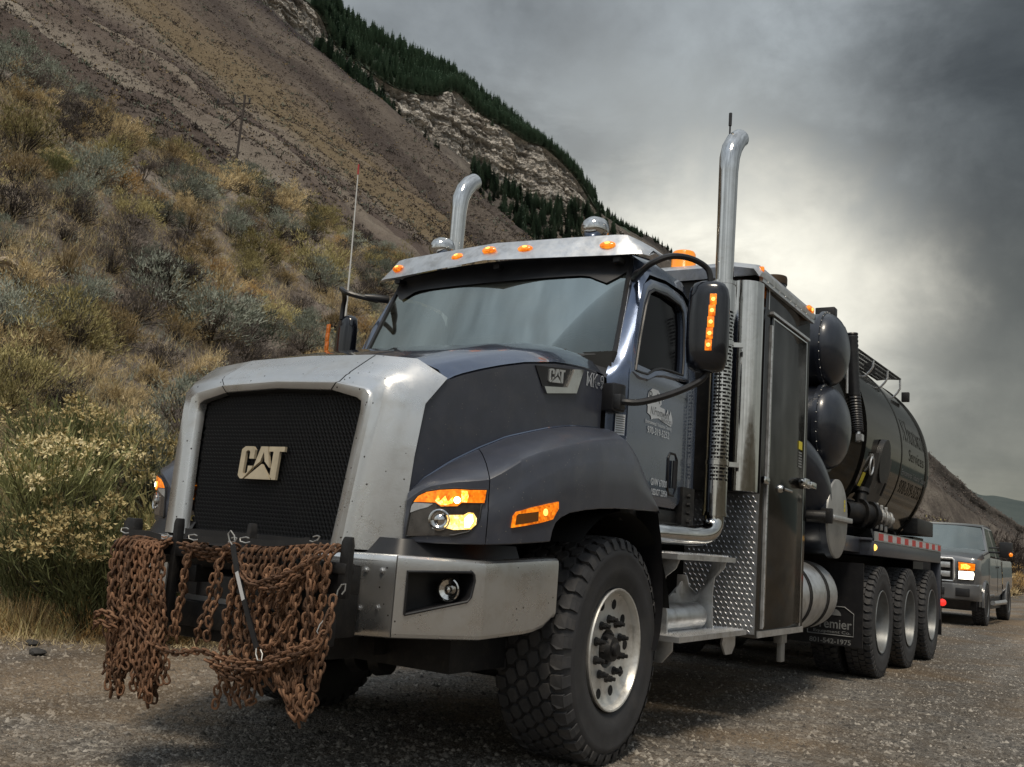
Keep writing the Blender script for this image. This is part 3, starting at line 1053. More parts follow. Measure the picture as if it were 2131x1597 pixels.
def tread(mb, Ro, w, rows, nb, hexed):
    """separate rubber blocks round the tyre"""
    h = w / 2 * .88
    pr = 2 * math.pi / nb
    cols = rows
    cw = 2 * h / cols
    for c in range(cols):
        x0 = -h + cw * (c + .5)
        edge = c in (0, cols - 1)
        for i in range(nb):
            a = (i + (.5 if c % 2 else 0)) * pr
            j = (rng.random() - .5) * .03 * pr
            if hexed and not edge:
                sh = [(-.52, -.12), (-.16, -.38), (.27, -.40), (.52, .07), (.17, .38), (-.25, .40)]
            elif edge:
                k = 1 if c else -1
                sh = [(-.46 * k, -.34), (-.1 * k, -.38), (.50 * k, -.36), (.50 * k, .30), (.0 * k, .34), (-.48 * k, .12)]
            else:
                sh = [(-.44, -.42), (0, -.34), (.44, -.42), (.44, .40), (0, .46), (-.44, .40)]
            top, bot = [], []
            for sx, sa in sh:
                x = x0 + sx * cw
                aa = a + j + sa * pr
                drop = max(0, abs(x) - h * .86) * .35
                rt = Ro - drop
                top.append((x * .985, aa, rt))
                bot.append((x0 + sx * cw * 1.07 if not edge else x, a + j + sa * pr * 1.07, Ro - .024))
            n = len(sh)
            vs = [(x, rr * math.cos(q), rr * math.sin(q)) for x, q, rr in top + bot]
            fs = [tuple(range(n)), *[(k2, (k2 + 1) % n, n + (k2 + 1) % n, n + k2) for k2 in range(n)]]
            mb.add(vs, fs)
            if edge:  # lug running down the shoulder
                k = 1 if c else -1
                q0, q1 = a - .30 * pr, a + .26 * pr
                p = []
                for x, rr in ((h * .99, Ro - .006), (h * 1.06, Ro - .030), (h * 1.10, Ro - .058), (h * 1.06, Ro - .06)):
                    for q in (q0, q1):
                        p.append((k * x, rr * math.cos(q), rr * math.sin(q)))
                mb.add(p, [(0, 1, 3, 2), (2, 3, 5, 4), (0, 2, 4, 6), (1, 7, 5, 3)])


def tyre_mesh(Ro, w, rim, rows, nb, hexed):
    mb = MB().lathe(tyre_profile(Ro, w, rim), (0, 0, 0), (1, 0, 0), 64)
    me = mb.mesh('tyre', M['rubber'], 50)
    tb = MB()
    tread(tb, Ro, w, rows, nb, hexed)
    return me, tb.mesh('tread', M['tread'], 0, norm=False)


RIM = .297
t_front = tyre_mesh(.548, .40, RIM, 6, 38, True)
t_rear = tyre_mesh(.525, .265, RIM, 4, 46, False)


def front_rim():
    mb = MB().lathe([(.150, RIM - .012), (.185, RIM), (.192, RIM - .004), (.190, RIM - .012), (.176, RIM - .018), (.155, RIM - .022), (.138, RIM - .045), (.134, .20), (.140, .17), (.140, .095), (.125, .092), (.05, .092)], (0, 0, 0), (1, 0, 0), 48)
    return mb.mesh('wheel', M['rim'], 40)


def rear_rim():
    mb = MB().lathe([(.10, RIM - .012), (.122, RIM), (.127, RIM - .004), (.122, RIM - .014), (.10, RIM - .02), (-.02, RIM - .03), (-.06, RIM - .05), (-.075, .2), (-.075, .1), (.0, .09), (.02, .07), (.02, 0)], (0, 0, 0), (1, 0, 0), 40)
    return mb.mesh('wheel', M['rim2'], 40)


m_frim, m_rrim = front_rim(), rear_rim()
hub = MB()
hub.lathe([(.02, .085), (.07, .082), (.10, .075), (.13, .062), (.145, .058), (.146, .035), (.16, .034), (.165, .028), (.166, 0)], (0, 0, 0), (1, 0, 0), 16)
for k in range(6):
    a = k * math.pi / 3
    hub.lathe([(0, .011), (.02, .011), (.022, 0)], (.105, .066 * math.cos(a), .066 * math.sin(a)), (1, 0, 0), 6)
m_hub = hub.mesh('hub', M['black'], 30)
m_nut = MB().lathe([(0, .022), (.010, .022), (.012, .017), (.034, .016), (.036, .010), (.052, .010), (.054, 0)], (0, 0, 0), (1, 0, 0), 8).mesh('lug_nut', M['black'], 30)
m_hole_shade = MB().lathe([(.0035, 0), (.0035, .024), (.001, .027)], (0, 0, 0), (1, 0, 0), 12).mesh('hand_hole_shade', M['void'], 30)  # dark disc paints the shade of an open hole onto the rim


def wheel(loc, front, side, rz=0.0):
    w = link('wheel', m_frim if front else m_rrim, T)
    w.matrix_parent_inverse = Matrix()
    q = Vector(loc) - Vector(T.location)
    w.location = q
    w.rotation_euler = (rng.random() * 6.28 if not front else 0.1, 0, rz + (0 if side > 0 else math.pi))
    if front:
        w.rotation_euler = (R(8), 0, rz + (0 if side > 0 else math.pi))

    def sub(nm, me, l=(0, 0, 0), sx=1):
        o = bpy.data.objects.new(nm, me)
        COL.objects.link(o)
        o.parent = w
        o.location = l
        return o
    tm = t_front if front else t_rear
    sub('tyre', tm[0])
    sub('tread', tm[1])
    if front:
        sub('hub', m_hub, (.035, 0, 0))
        for k in range(10):
            a = k * math.pi / 5 + .2
            sub('lug_nut', m_nut, (.139, .142 * math.cos(a), .142 * math.sin(a)))
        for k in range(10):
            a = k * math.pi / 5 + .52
            sub('hand_hole_shade', m_hole_shade, (.1345, .222 * math.cos(a), .222 * math.sin(a)))
    return w


wheel((.905, 1.485, .545), True, 1, R(1.5))
wheel((-.905, 1.485, .545), True, -1, R(1.5))
for y in (7.03, 8.405, 9.78):
    for sg in (1, -1):
        wheel((sg * 1.085, y, .522), False, sg)
        wheel((sg * .775, y, .522), False, -sg)
mb = MB()
for y in (7.03, 8.405, 9.78):
    mb.tube([(-1.0, y, .52), (1.0, y, .52)], .09, 10)
    mb.lathe([(-.2, .1), (0, .22), (.2, .1)], (0, y, .52), (0, 1, 0), 14)
part('rear_axle', mb, 'black', T)
# ------------------------------------------------------------------ cab
def cx(z):
    return 1.0 - max(0, z - 2.0) * .105


def cab(y, z, off=0.0):
    return V(cx(z) + off, y, z)


# door: outer loop and window loop share the count, so the frame is a ring
WIN = [(1.725, 1.990), (1.80, 2.18), (1.90, 2.39), (1.96, 2.485), (2.03, 2.520), (2.22, 2.535), (2.41, 2.525), (2.455, 2.490), (2.462, 2.40), (2.43, 2.20), (2.395, 2.085), (2.23, 2.078), (2.09, 2.068), (1.99, 2.045), (1.88, 1.998), (1.80, 1.992)]
OUT = [(1.665, 1.97), (1.735, 2.18), (1.84, 2.42), (1.90, 2.525), (1.99, 2.575), (2.22, 2.605), (2.47, 2.595), (2.54, 2.545), (2.545, 2.42), (2.52, 2.22), (2.50, 2.06), (2.28, 2.03), (2.10, 2.015), (1.99, 1.995), (1.88, 1.955), (1.76, 1.95)]
for sg in (1, -1):
    mb = MB()
    ring = lambda P, o: [cab(y, z, o) for y, z in P + P[:1]]
    mid = [(w[0] * .3 + o[0] * .7, w[1] * .3 + o[1] * .7) for w, o in zip(WIN, OUT)]
    mid2 = [(w[0] * .75 + o[0] * .25, w[1] * .75 + o[1] * .25) for w, o in zip(WIN, OUT)]
    mb.grid([ring(OUT, -.02), ring(OUT, .0), ring(mid, .010), ring(mid2, .006), ring(WIN, -.004), ring(WIN, -.03)])
    # lower skin, with a shallow step under the window and a swage
    low = []
    for z in (2.03, 1.98, 1.95, 1.90, 1.6, 1.42, 1.32, 1.285, 1.28):
        o = {2.03: .0, 1.98: .007, 1.95: .0, 1.285: -.004, 1.28: -.02}.get(z, 0.002)
        yr = 2.47 if z > 1.36 else 2.47 - (1.36 - z) * 1.6
        yf = 1.66 if z < 1.96 else 1.668
        low.append([cab(yf, z, -.02), cab(yf + .002, z, o)] + [cab(yf + (yr - yf) * k, z, o) for k in (.2, .4, .6, .8)] + [cab(yr - .002, z, o), cab(yr, z, -.02)])
    mb.grid(low)
    dr = part('door', flip(mb, sg), 'paint', T, smooth=30)
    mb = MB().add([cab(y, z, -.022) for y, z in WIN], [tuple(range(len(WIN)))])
    part('window', flip(mb, sg), 'darkpane', dr, smooth=0)
    mb = MB().tube([cab(y, z, .003) for y, z in WIN + WIN[:1]], .008, 6)
    part('window_seal', flip(mb, sg), 'blackplastic', dr)
    mb = MB()
    mb.tube([cab(2.245, 1.60, .0), cab(2.22, 1.57, .004), cab(2.22, 1.40, .004), cab(2.25, 1.36, .0), cab(2.32, 1.36, .0), cab(2.345, 1.40, .004), cab(2.345, 1.57, .004), cab(2.32, 1.60, 0), cab(2.245, 1.60, 0)], .008, 6)
    mb.tube([cab(2.285, 1.56, .018), cab(2.285, 1.40, .018)], .014, 8)
    part('handle', flip(mb, sg), 'blackplastic', dr)
    # cowl, pillar, roof side and rear corner
    mb = MB()
    PL = np.array([[V(.93, 1.545, 1.30), V(.955, 1.60, 1.30), V(.995, 1.655, 1.28)], [V(.93, 1.545, 1.64), V(.955, 1.60, 1.64), V(.996, 1.655, 1.64)], [V(.925, 1.55, 1.88), V(.96, 1.60, 1.88), V(.998, 1.656, 1.90)],
             [V(.905, 1.575, 1.96), V(.955, 1.61, 1.97), V(.994, 1.662, 1.975)], [V(.90, 1.655, 2.075), V(.955, 1.68, 2.08), V(.985, 1.705, 2.08)], [V(.875, 1.76, 2.30), V(.93, 1.775, 2.31), V(.962, 1.79, 2.32)],
             [V(.858, 1.86, 2.50), V(.915, 1.865, 2.50), V(.945, 1.885, 2.50)], [V(.845, 1.91, 2.62), V(.90, 1.92, 2.61), V(.937, 1.96, 2.58)], [V(.80, 1.93, 2.70), V(.87, 1.97, 2.69), V(.925, 2.03, 2.635)]], float)
    PL = np.stack([catmull(PL[:, k], 36) for k in range(3)], 1)
    mb.grid(np.stack([catmull(r, 9) for r in PL], 0))
    part('cab_pillar', flip(mb, sg), 'paint', T, smooth=50)
    mb = MB()
    mb.grid([[V(.93, 2.0, 2.605), V(.931, 2.22, 2.63), V(.931, 2.47, 2.63), V(.932, 2.57, 2.60), V(.94, 2.60, 2.50), V(.96, 2.61, 2.2), V(1.0, 2.62, 1.9), V(1.0, 2.62, 1.3)],
             [V(.905, 2.0, 2.665), V(.905, 2.25, 2.70), V(.905, 2.52, 2.70), V(.905, 2.62, 2.66), V(.92, 2.64, 2.5), V(.94, 2.65, 2.2), V(.96, 2.66, 1.9), V(.96, 2.66, 1.3)],
             [V(.80, 2.0, 2.74), V(.80, 2.25, 2.78), V(.80, 2.52, 2.77), V(.80, 2.64, 2.70), V(.80, 2.66, 2.5), V(.80, 2.67, 2.2), V(.80, 2.67, 1.9), V(.80, 2.67, 1.3)]])
    part('roof_rail', flip(mb, sg), 'paint', T, smooth=40)
    mb = MB()
    mb.grid([[V(1.0, 2.475, 2.02), V(1.0, 2.475, 1.30)], [V(1.002, 2.50, 2.05), V(1.002, 2.50, 1.30)], [V(1.0, 2.62, 2.05), V(1.0, 2.62, 1.30)]])
    mb.grid([[cab(2.545, 2.55, -.002), cab(2.52, 2.22, -.002), cab(2.50, 2.04, -.002)], [cab(2.60, 2.52, -.005), cab(2.61, 2.22, -.002), cab(2.62, 2.04, -.002)]])
    part('rear_corner', flip(mb, sg), 'paint', T, smooth=40)
    mb = MB()
    mb.bb((sg * .80, 1.67, 1.18), (sg * .985, 2.62, 1.275))
    part('cab_sill', mb, 'black', T, bevel=.01)
mb = MB()
mb.grid([[V(x, y, z + .03 * (1 - (x / .8) ** 2)) for x in np.linspace(-.8, .8, 9)] for y, z in ((1.93, 2.71), (2.0, 2.745), (2.25, 2.785), (2.52, 2.775), (2.64, 2.705))])
mb.grid([[V(x, y, z) for x in (-.8, .8)] for y, z in ((2.66, 2.72), (2.67, 1.3))])
part('roof', mb, 'paint', T, smooth=50)
mb = MB()
mb.bb((-.95, 1.62, 1.22), (.95, 2.64, 1.30))
mb.grid([[V(x, 1.60, z) for x in (-.92, .92)] for z in (1.3, 2.06)])
mb.bb((-.92, 1.62, 1.9), (.92, 1.92, 2.08))
mb.grid([[V(x, y, 2.70) for x in (-.85, .85)] for y in (1.95, 2.62)])
mb.bb((-.88, 2.60, 1.3), (.88, 2.62, 2.70))
part('cab_interior', mb, 'interior', T, smooth=0)
mb = MB()
for x in (-.45, .45):
    mb.bb((x - .24, 2.3, 1.55), (x + .24, 2.52, 2.38))
    mb.bb((x - .12, 2.38, 2.38), (x + .12, 2.48, 2.56))
part('seat', mb, 'interior', T, bevel=.04)
mb = MB()
a = np.linspace(0, 2 * np.pi, 25)
mb.tube([(.45 + .20 * math.cos(q), 2.0 + .09 * math.sin(q), 2.13 + .16 * math.sin(q)) for q in a], .014, 6, False)
mb.tube([(.45, 1.85, 2.02), (.45, 2.0, 2.13)], .03, 8)
part('steering_wheel', mb, 'blackplastic', T)

# windscreen, curved across
def ws(x, k):
    """k 0 bottom .. 1 top"""
    hw = .905 + (.855 - .905) * k
    z = 2.055 + (2.70 - 2.055) * k
    y = 1.655 + (1.935 - 1.655) * k - .13 * (1 - (x) ** 2)
    return V(x * hw, y, z)


P = [[ws(x, k) for x in np.linspace(-1, 1, 25)] for k in np.linspace(0, 1, 9)]
mb = MB().grid(P)
part('windscreen', mb, 'windscreen', T, smooth=60)
mb = MB().tube([ws(-1, 0)] + [ws(x, 0) for x in np.linspace(-.98, .98, 12)] + [ws(1, 0), ws(.995, .5), ws(.985, .97)] + [ws(x, 1.0) for x in np.linspace(.96, -.96, 12)] + [ws(-.985, .97), ws(-.995, .5), ws(-1, 0)], .016, 6)
part('windscreen_seal', mb, 'blackplastic', T)
# black sun band across the top of the screen
P = []
for x in np.linspace(-.985, .985, 33):
    d = .80 - .10 * min(1, max(0, (abs(x) - .72) / .16)) + .13 * max(0, (abs(x) - .86) / .12) - .012 * math.cos(x * 3)
    P.append([ws(x, d) + V(0, -.012, 0), ws(x, .995) + V(0, -.012, 0)])
part('sun_band', MB().grid(P), 'blackplastic', T, smooth=60)
mb = MB()
for x0, x1 in ((-.55, .02), (.15, .72)):
    mb = MB()
    mb.tube([ws(x0, -.02) + V(0, -.03, 0), ws(x1, .03) + V(0, -.03, .01)], .009, 6)
    mb.tube([ws((x0 + x1) / 2, .012) + V(0, -.04, .005), ws((x0 + x1) / 2 - .15, -.07) + V(0, -.05, 0)], .010, 6)
    part('wiper', mb, 'blackplastic', T)
mb = MB()
mb.grid([[ws(x, -.03) + V(0, .01, 0), V(x * .92, 1.545, 2.05 - .13 * abs(x) ** 2.5)] for x in np.linspace(-1, 1, 21)])
mb.grid([[V(x * .90, 1.55, 2.04 - .13 * abs(x) ** 2.5), V(x * .9, 1.56, 1.3)] for x in np.linspace(-1, 1, 21)])
part('cowl', mb, 'blackplastic', T)

# sun visor, folded at the middle
mb = MB()
for sg in (1, -1):
    low = [V(sg * x, y, z) for x, y, z in ((0, 1.640, 2.676), (.5, 1.733, 2.676), (.80, 1.792, 2.676), (.90, 1.812, 2.680), (.955, 1.830, 2.678), (.985, 1.852, 2.672))]
    up = [V(sg * x, y, z) for x, y, z in ((0, 1.757, 2.818), (.5, 1.815, 2.818), (.78, 1.848, 2.816), (.84, 1.862, 2.812), (.90, 1.90, 2.785), (.965, 1.955, 2.735))]
    bk = [q + V(-sg * .0, .20, .012) for q in up]
    lowin = [q + V(0, .012, .004) for q in low]
    upin = [q + V(0, .02, -.012) for q in up]
    mb.grid([lowin, low, [a * .5 + b * .5 + V(0, -.006, 0) for a, b in zip(low, up)], up, bk])
    mb.grid([lowin, upin, [q + V(0, .02, -.012) for q in bk]])
vis = part('sun_visor', mb, 'alu', T, smooth=24)
mb = MB()
for x in (-.8, .04, .80):
    mb.bb((x - .02, 1.72 + abs(x) * .12, 2.645), (x + .02, 2.0, 2.672))
part('bracket', mb, 'black', vis, smooth=0)
for x, y, z in ((-.80, 1.815, 2.742), (-.265, 1.738, 2.748), (0.0, 1.695, 2.752), (.235, 1.732, 2.748), (.745, 1.808, 2.742)):
    nv = V(.17 * (1 if x >= 0 else -1) if x else 0, -.78, .52)
    nv /= np.linalg.norm(nv)
    u = V(1, .19 * np.sign(x), 0)
    u /= np.linalg.norm(u)
    w = np.cross(nv, u)
    mb, m2 = MB(), MB()
    for q, pr in ((mb, [(0, 1.0), (.010, 1.0), (.018, .8), (.022, .45), (.023, 0)]),):
        vs = []
        for t, k in pr:
            for a in np.linspace(0, 2 * np.pi, 20, endpoint=False):
                vs.append(V(x, y, z) + nv * (t - .002) + u * .048 * k * math.cos(a) + w * .026 * k * math.sin(a))
        q.add(vs, [(i * 20 + j, i * 20 + (j + 1) % 20, (i + 1) * 20 + (j + 1) % 20, (i + 1) * 20 + j) for i in range(len(pr) - 1) for j in range(20)])
    ml = part('marker_light', mb, 'amber', T)
    m2.add([V(x, y, z) + nv * .0225 + u * .017 * math.cos(a) + w * .009 * math.sin(a) for a in np.linspace(0, 2 * np.pi, 12, endpoint=False)], [tuple(range(12))])
    part('bulb', m2, 'amberlit', ml, smooth=0)

# roof spot lamps, antenna, beacon
for x, y, z in ((.352, 2.35, 3.055), (-.875, 2.35, 3.045)):
    mb = MB().lathe([(-.085, 0), (-.082, .03), (-.06, .062), (-.02, .082), (.03, .086), (.05, .086), (.055, .078)], (x, y, z), (.1, 1, .12), 24)
    rl = part('roof_lamp', mb, 'chrome', T, smooth=60)
    mb = MB().tube([(x, y, z - .08), (x, y, 2.74)], .018, 8)
    part('stalk', mb, 'black', rl)
mb = MB().tube([(-1.585, 2.2, 2.54), (-1.59, 2.2, 3.0), (-1.608, 2.2, 3.66)], [.008, .006, .004], 6)
an = part('whip_antenna', mb, 'antenna', T)
part('tip', MB().tube([(-1.608, 2.2, 3.655), (-1.611, 2.2, 3.735)], .0065, 6), 'redtip', an)

mb = MB()
mb.lathe([(0, .095), (.03, .095), (.04, .088), (.15, .083), (.165, .075), (.172, .05), (.174, 0)], (.60, 3.25, 2.975), (0, 0, 1), 20)
bc = part('beacon', mb, 'beacon', T, smooth=50)
mb = MB()
mb.lathe([(-.10, .07), (-.02, .10), (0, .105), (.005, .09)], (.60, 3.25, 2.972), (0, 0, 1), 20)
mb.bb((.47, 3.10, 2.80), (.75, 3.36, 2.89))
part('base', mb, 'black', bc)

# mirrors
for sg in (1, -1):
    # arm: from the roof corner, up and back down into the head; and the lower arm
    mb = MB()
    A = [(.935, 1.80, 2.53), (1.03, 1.70, 2.545), (1.10, 1.66, 2.565), (1.18, 1.70, 2.605), (1.25, 1.80, 2.618), (1.31, 1.88, 2.59), (1.335, 1.90, 2.54), (1.337, 1.90, 2.45)]
    mb.tube([(sg * x, y, z) for x, y, z in catmull(A, 26)], .017, 8)
    mr0 = part('mirror_arm', mb, 'blackplastic', T)
    mb = MB()
    B2 = [(.965, 1.56, 1.80), (1.03, 1.55, 1.79), (1.10, 1.60, 1.795), (1.20, 1.72, 1.85), (1.29, 1.84, 1.925), (1.335, 1.90, 1.99), (1.337, 1.90, 2.06)]
    mb.tube([(sg * x, y, z) for x, y, z in catmull(B2, 24)], .018, 8)
    mr = part('mirror_arm', mb, 'blackplastic', T)
    mb = MB()
    mb.box((sg * .955, 1.575, 1.815), (.09, .10, .15), rz=sg * -.3)
    mb.box((sg * .99, 1.555, 1.79), (.07, .07, .08))
    part('bracket', mb, 'blackplastic', mr, bevel=.012)
    mb = MB().tube([(sg * .90, 1.86, 2.55), (sg * .96, 1.77, 2.543), (sg * 1.0, 1.735, 2.545)], [.026, .026, .020], 10)
    part('bracket', mb, 'blackplastic', mr0)
    # head: rounded tall housing
    vs = []
    n = 20
    prof = [(-.255, .30), (-.25, .62), (-.235, .82), (-.20, .94), (-.1, 1.0), (.05, 1.0), (.15, .97), (.205, .88), (.232, .72), (.245, .45), (.247, .2)]
    for t, k in prof:
        for j in range(n):
            a = 2 * math.pi * j / n
            ca, sa = math.cos(a), math.sin(a)
            ux = .115 * k * np.sign(ca) * abs(ca) ** .7
            uy = .085 * k * np.sign(sa) * abs(sa) ** .8
            if sa > 0:
                uy *= .55
            vs.append((ux, uy, t))
    rot = Matrix.Rotation(R(16), 3, 'Z')
    vs = [np.array(rot @ Vector(q)) * (V(1, 1, 1) if sg > 0 else V(-.82, .82, .92)) + V(sg * (1.335 if sg > 0 else 1.31), 1.90 if sg > 0 else 1.95, 2.255) for q in vs]
    mb = MB().add(vs, [(i * n + j, i * n + (j + 1) % n, (i + 1) * n + (j + 1) % n, (i + 1) * n + j) for i in range(len(prof) - 1) for j in range(n)] + [tuple(range(n)), tuple(range((len(prof) - 1) * n, len(prof) * n))])
    mh = part('mirror', mb, 'gloss', T, smooth=60)
    for k in range(5):
        z = 2.405 - k * .0625 - .02
        cz = z
        c = V((.030 if sg > 0 else .080) - .004 * k, (-.0855 if sg > 0 else -.055) + (.004 if k in (0, 4) else 0), 0)
        c = np.array(rot @ Vector(c)) * V(sg, 1, 1) + V(sg * 1.335, 1.90, 0)
        mb = MB().box((c[0], c[1], cz), (.036, .014, .0605), rz=sg * R(16))
        part('signal_cell', mb, 'amber' if sg > 0 else 'amberdim', mh, bevel=.003)
        dv = np.array(rot @ Vector((0, -1, 0))) * V(sg, 1, 1)
        mb = MB().lathe([(0, .011), (.003, .007), (.004, 0)], V(c[0], c[1], cz) + dv * .007, dv, 10)
        part('bulb', mb, 'amberlit' if sg > 0 else 'amberdim', mh)

# door print
def on_door(y, z):
    return lambda px, pz: cab(y + px, z + pz - px * .0, .0065)


mb = MB()
LOGO = [(1.905, 1.905), (1.955, 1.93), (2.03, 1.93), (2.075, 1.905), (2.085, 1.86), (2.06, 1.842), (2.13, 1.84), (2.145, 1.80), (2.175, 1.845), (2.20, 1.81), (2.215, 1.84), (2.245, 1.80), (2.25, 1.775), (2.23, 1.75), (2.12, 1.762), (2.05, 1.775), (1.985, 1.765), (1.955, 1.755), (1.945, 1.775), (1.90, 1.785), (1.90, 1.82), (1.885, 1.84)]
mb.add([cab(y, z, .0055) for y, z in LOGO], [tuple(range(len(LOGO)))])
part('door_logo', mb, 'white', T, smooth=0, norm=False)
mb = MB()
tv, tf = text2d('N.Frontwork', .26, .045, shear=.2)
decal(mb, tv, tf, on_door(2.07, 1.808))
tv, tf = text2d('R.A', .15, .055)
decal(mb, tv, tf, on_door(1.985, 1.885))
tv, tf = text2d('SERVICES', .15, .020)
decal(mb, tv, tf, on_door(2.16, 1.772))
part('door_logo', mb, 'matte', T, smooth=0, norm=False)
mb = MB()
for s, y, z, w, h in (('Environmental / Industrial Cleaning', 2.06, 1.735, .36, .028), ('970-319-5252', 2.06, 1.695, .30, .040), ('GVW 67000', 2.10, 1.415, .22, .040), ('USDOT 23954', 2.11, 1.360, .22, .036)):
    tv, tf = text2d(s, w, h, off=.01)
    decal(mb, tv, tf, on_door(y, z))
part('door_text', mb, 'white', T, smooth=0, norm=False)
mb = MB()
for k in range(9):
    mb.bb((.962, 1.585 + .0, 1.625 + k * .0115), (.9645, 1.645, 1.632 + k * .0115))
pl = V(0, 0, 0)
mb = MB()
mb.add([V(.960, 1.597, 1.625), V(.992, 1.648, 1.625), V(.993, 1.648, 1.735), V(.961, 1.597, 1.735)], [(0, 1, 2, 3)])
mb.v = [(x + .004, y - .004, z) for x, y, z in mb.v]
dp = part('data_plate', mb, 'white', T, smooth=0)
mb = MB()
for k in range(8):
    z = 1.635 + k * .012
    mb.add([V(.9675, 1.5965, z), V(.9955, 1.641, z), V(.9955, 1.641, z + .005), V(.9675, 1.5965, z + .005)], [(0, 1, 2, 3)])
part('print_line', mb, 'greyprint', dp, smooth=0)

# ------------------------------------------------------------------ exhaust stacks
for sg in (1, -1):
    pth = [(sg * 1.08, 2.79, 1.20), (sg * 1.08, 2.79, 2.0), (sg * 1.08, 2.79, 3.0), (sg * 1.08, 2.79, 3.50), (sg * 1.08, 2.80, 3.60), (sg * 1.08, 2.835, 3.68), (sg * 1.08, 2.90, 3.755), (sg * 1.08, 2.965, 3.80)]
    mb = MB().tube(pth, [.058] * 3 + [.062, .066, .068, .068, .066], 20, caps=False)
    stk = part('exhaust_stack', mb, 'chrome', T, smooth=50)
    inn = [(sg * 1.08, 2.85, 3.70), (sg * 1.08, 2.90, 3.755), (sg * 1.08, 2.964, 3.80)]
    part('pipe_mouth', MB().tube(inn, .060, 16), 'void', stk)
    # slotted heat shield: rows of real openings
    n, r = 40, .072
    zs = []
    z = 1.49
    while z < 2.56:
        zs += [z, z + .0135]
        z += .0225
    zs = [1.285] + zs + [2.755]
    vs, fs = [], []
    for z in zs:
        for j in range(n):
            a = 2 * math.pi * j / n
            vs.append((sg * (1.08 + r * math.cos(a)), 2.79 + r * math.sin(a), z))
    for i in range(len(zs) - 1):
        slot = (i % 2 == 0) and 0 < i < len(zs) - 2
        row = (i // 2) % 2
        for j in range(n):
            a = 2 * math.pi * (j + .5) / n
            face = -1.75 < (a - 2 * math.pi if a > math.pi else a) < .75
            if not slot and face and 0 < i < len(zs) - 2 and (j + 3 * row) % 6 not in (0,):
                continue
            fs.append((i * n + j, i * n + (j + 1) % n, (i + 1) * n + (j + 1) % n, (i + 1) * n + j))
    part('heat_shield', MB().add(vs, fs), 'chrome', stk, smooth=60)
    for z in (1.285, 2.75):
        mb = MB()
        mb.lathe([(-.012, .0735), (-.012, .076), (.012, .076), (.012, .0735)], (sg * 1.08, 2.79, z), (0, 0, 1), 32)
        part('clamp', mb, 'chrome', stk)
    for z in (2.36, 1.60):
        mb = MB()
        mb.lathe([(-.014, .0735), (-.014, .0765), (.014, .0765), (.014, .0735)], (sg * 1.08, 2.79, z), (0, 0, 1), 32)
        mb.box((sg * 1.15, 2.86, z), (.09, .03, .03), rz=sg * .5)
        part('clamp', mb, 'chrome', stk)
    part('inner_pipe', MB().tube([(sg * 1.08, 2.79, 1.3), (sg * 1.08, 2.79, 2.74)], .059, 14), 'void', stk)
    mb = MB()
    A = [(1.08, 2.79, 1.30), (1.08, 2.79, 1.24), (1.075, 2.755, 1.185), (1.06, 2.68, 1.155), (1.04, 2.55, 1.142), (1.03, 2.35, 1.138), (.98, 2.15, 1.135), (.85, 2.0, 1.13)]
    mb.tube([(sg * x, y, z) for x, y, z in catmull(A, 30)], .060, 18)
    el = part('exhaust_elbow', mb, 'chrome', T, smooth=60)
mb = MB().tube([(1.04, 2.89, 2.9), (1.04, 2.89, 3.92)], .006, 6)
mb.tube([(1.04, 2.89, 3.87), (1.04, 2.89, 3.96)], .011, 6)
part('radio_antenna', mb, 'blackplastic', T)
mb = MB().lathe([(0, .022), (.012, .02), (.02, .012), (.023, 0)], (1.0, 2.02, 1.165), (.5, -.8, 0), 12)
part('step_light', mb, 'amberlit', T)
mb = MB()
mb.bb((.82, 1.96, 1.185), (1.0, 2.60, 1.205))
mb.bb((.93, 2.42, 1.20), (1.02, 2.60, 1.42))
for k in range(4):
    mb.tube([(.95, 2.5, 1.22 + .05 * k), (1.04, 2.5, 1.22 + .05 * k)], .014, 6)
part('cab_mount', mb, 'black', T, smooth=0)

# ------------------------------------------------------------------ equipment cabinet behind the cab
BX, BF, BR, B0, B1 = 1.205, 3.27, 4.325, .53, 2.87
mb = MB()
mb.bb((-BX, BF, B0), (BX, BR, 2.855))
cab_box = part('equipment_cabinet', mb, 'doorpanel', T, bevel=.006)
mb = MB()
mb.bb((-1.0, 3.05, 1.45), (1.10, BF - .002, 2.86))
part('cabinet_front', mb, 'black', cab_box)
# roof with a rolled edge
P = []
for y in (3.0, 3.06, 3.12, 4.0, 4.33):
    dz = {3.0: -.055, 3.06: -.012}.get(y, 0)
    P.append([V(s * x, y, z + (dz if z > 2.88 else dz * .3)) for s, x, z in ((-1, 1.235, 2.862), (-1, 1.24, 2.90), (-1, 1.20, 2.955), (-1, 1.05, 2.985), (1, 0, 3.0), (1, 1.05, 2.985), (1, 1.20, 2.955), (1, 1.24, 2.90), (1, 1.235, 2.862))])
mb = MB().grid(P)
mb.grid([P[0], [q + V(0, .02, 0) * 0 + V(0, .0, -.0) if False else V(q[0] * .98, 3.02, 2.862) for q in P[0]]])
mb.grid([P[-1], [V(q[0], 4.33, 2.862) for q in P[-1]]])
part('cabinet_roof', mb, 'alu', cab_box, smooth=40)
mb = MB()
mb.bb((1.207, 3.10, 2.835), (1.232, 4.335, 2.875))
for k in range(9):
    mb.lathe([(0, .007), (.004, .006), (.005, 0)], (1.232, 3.2 + k * .13, 2.855), (1, 0, 0), 8)
part('roof_trim', mb, 'alu', cab_box, smooth=30)
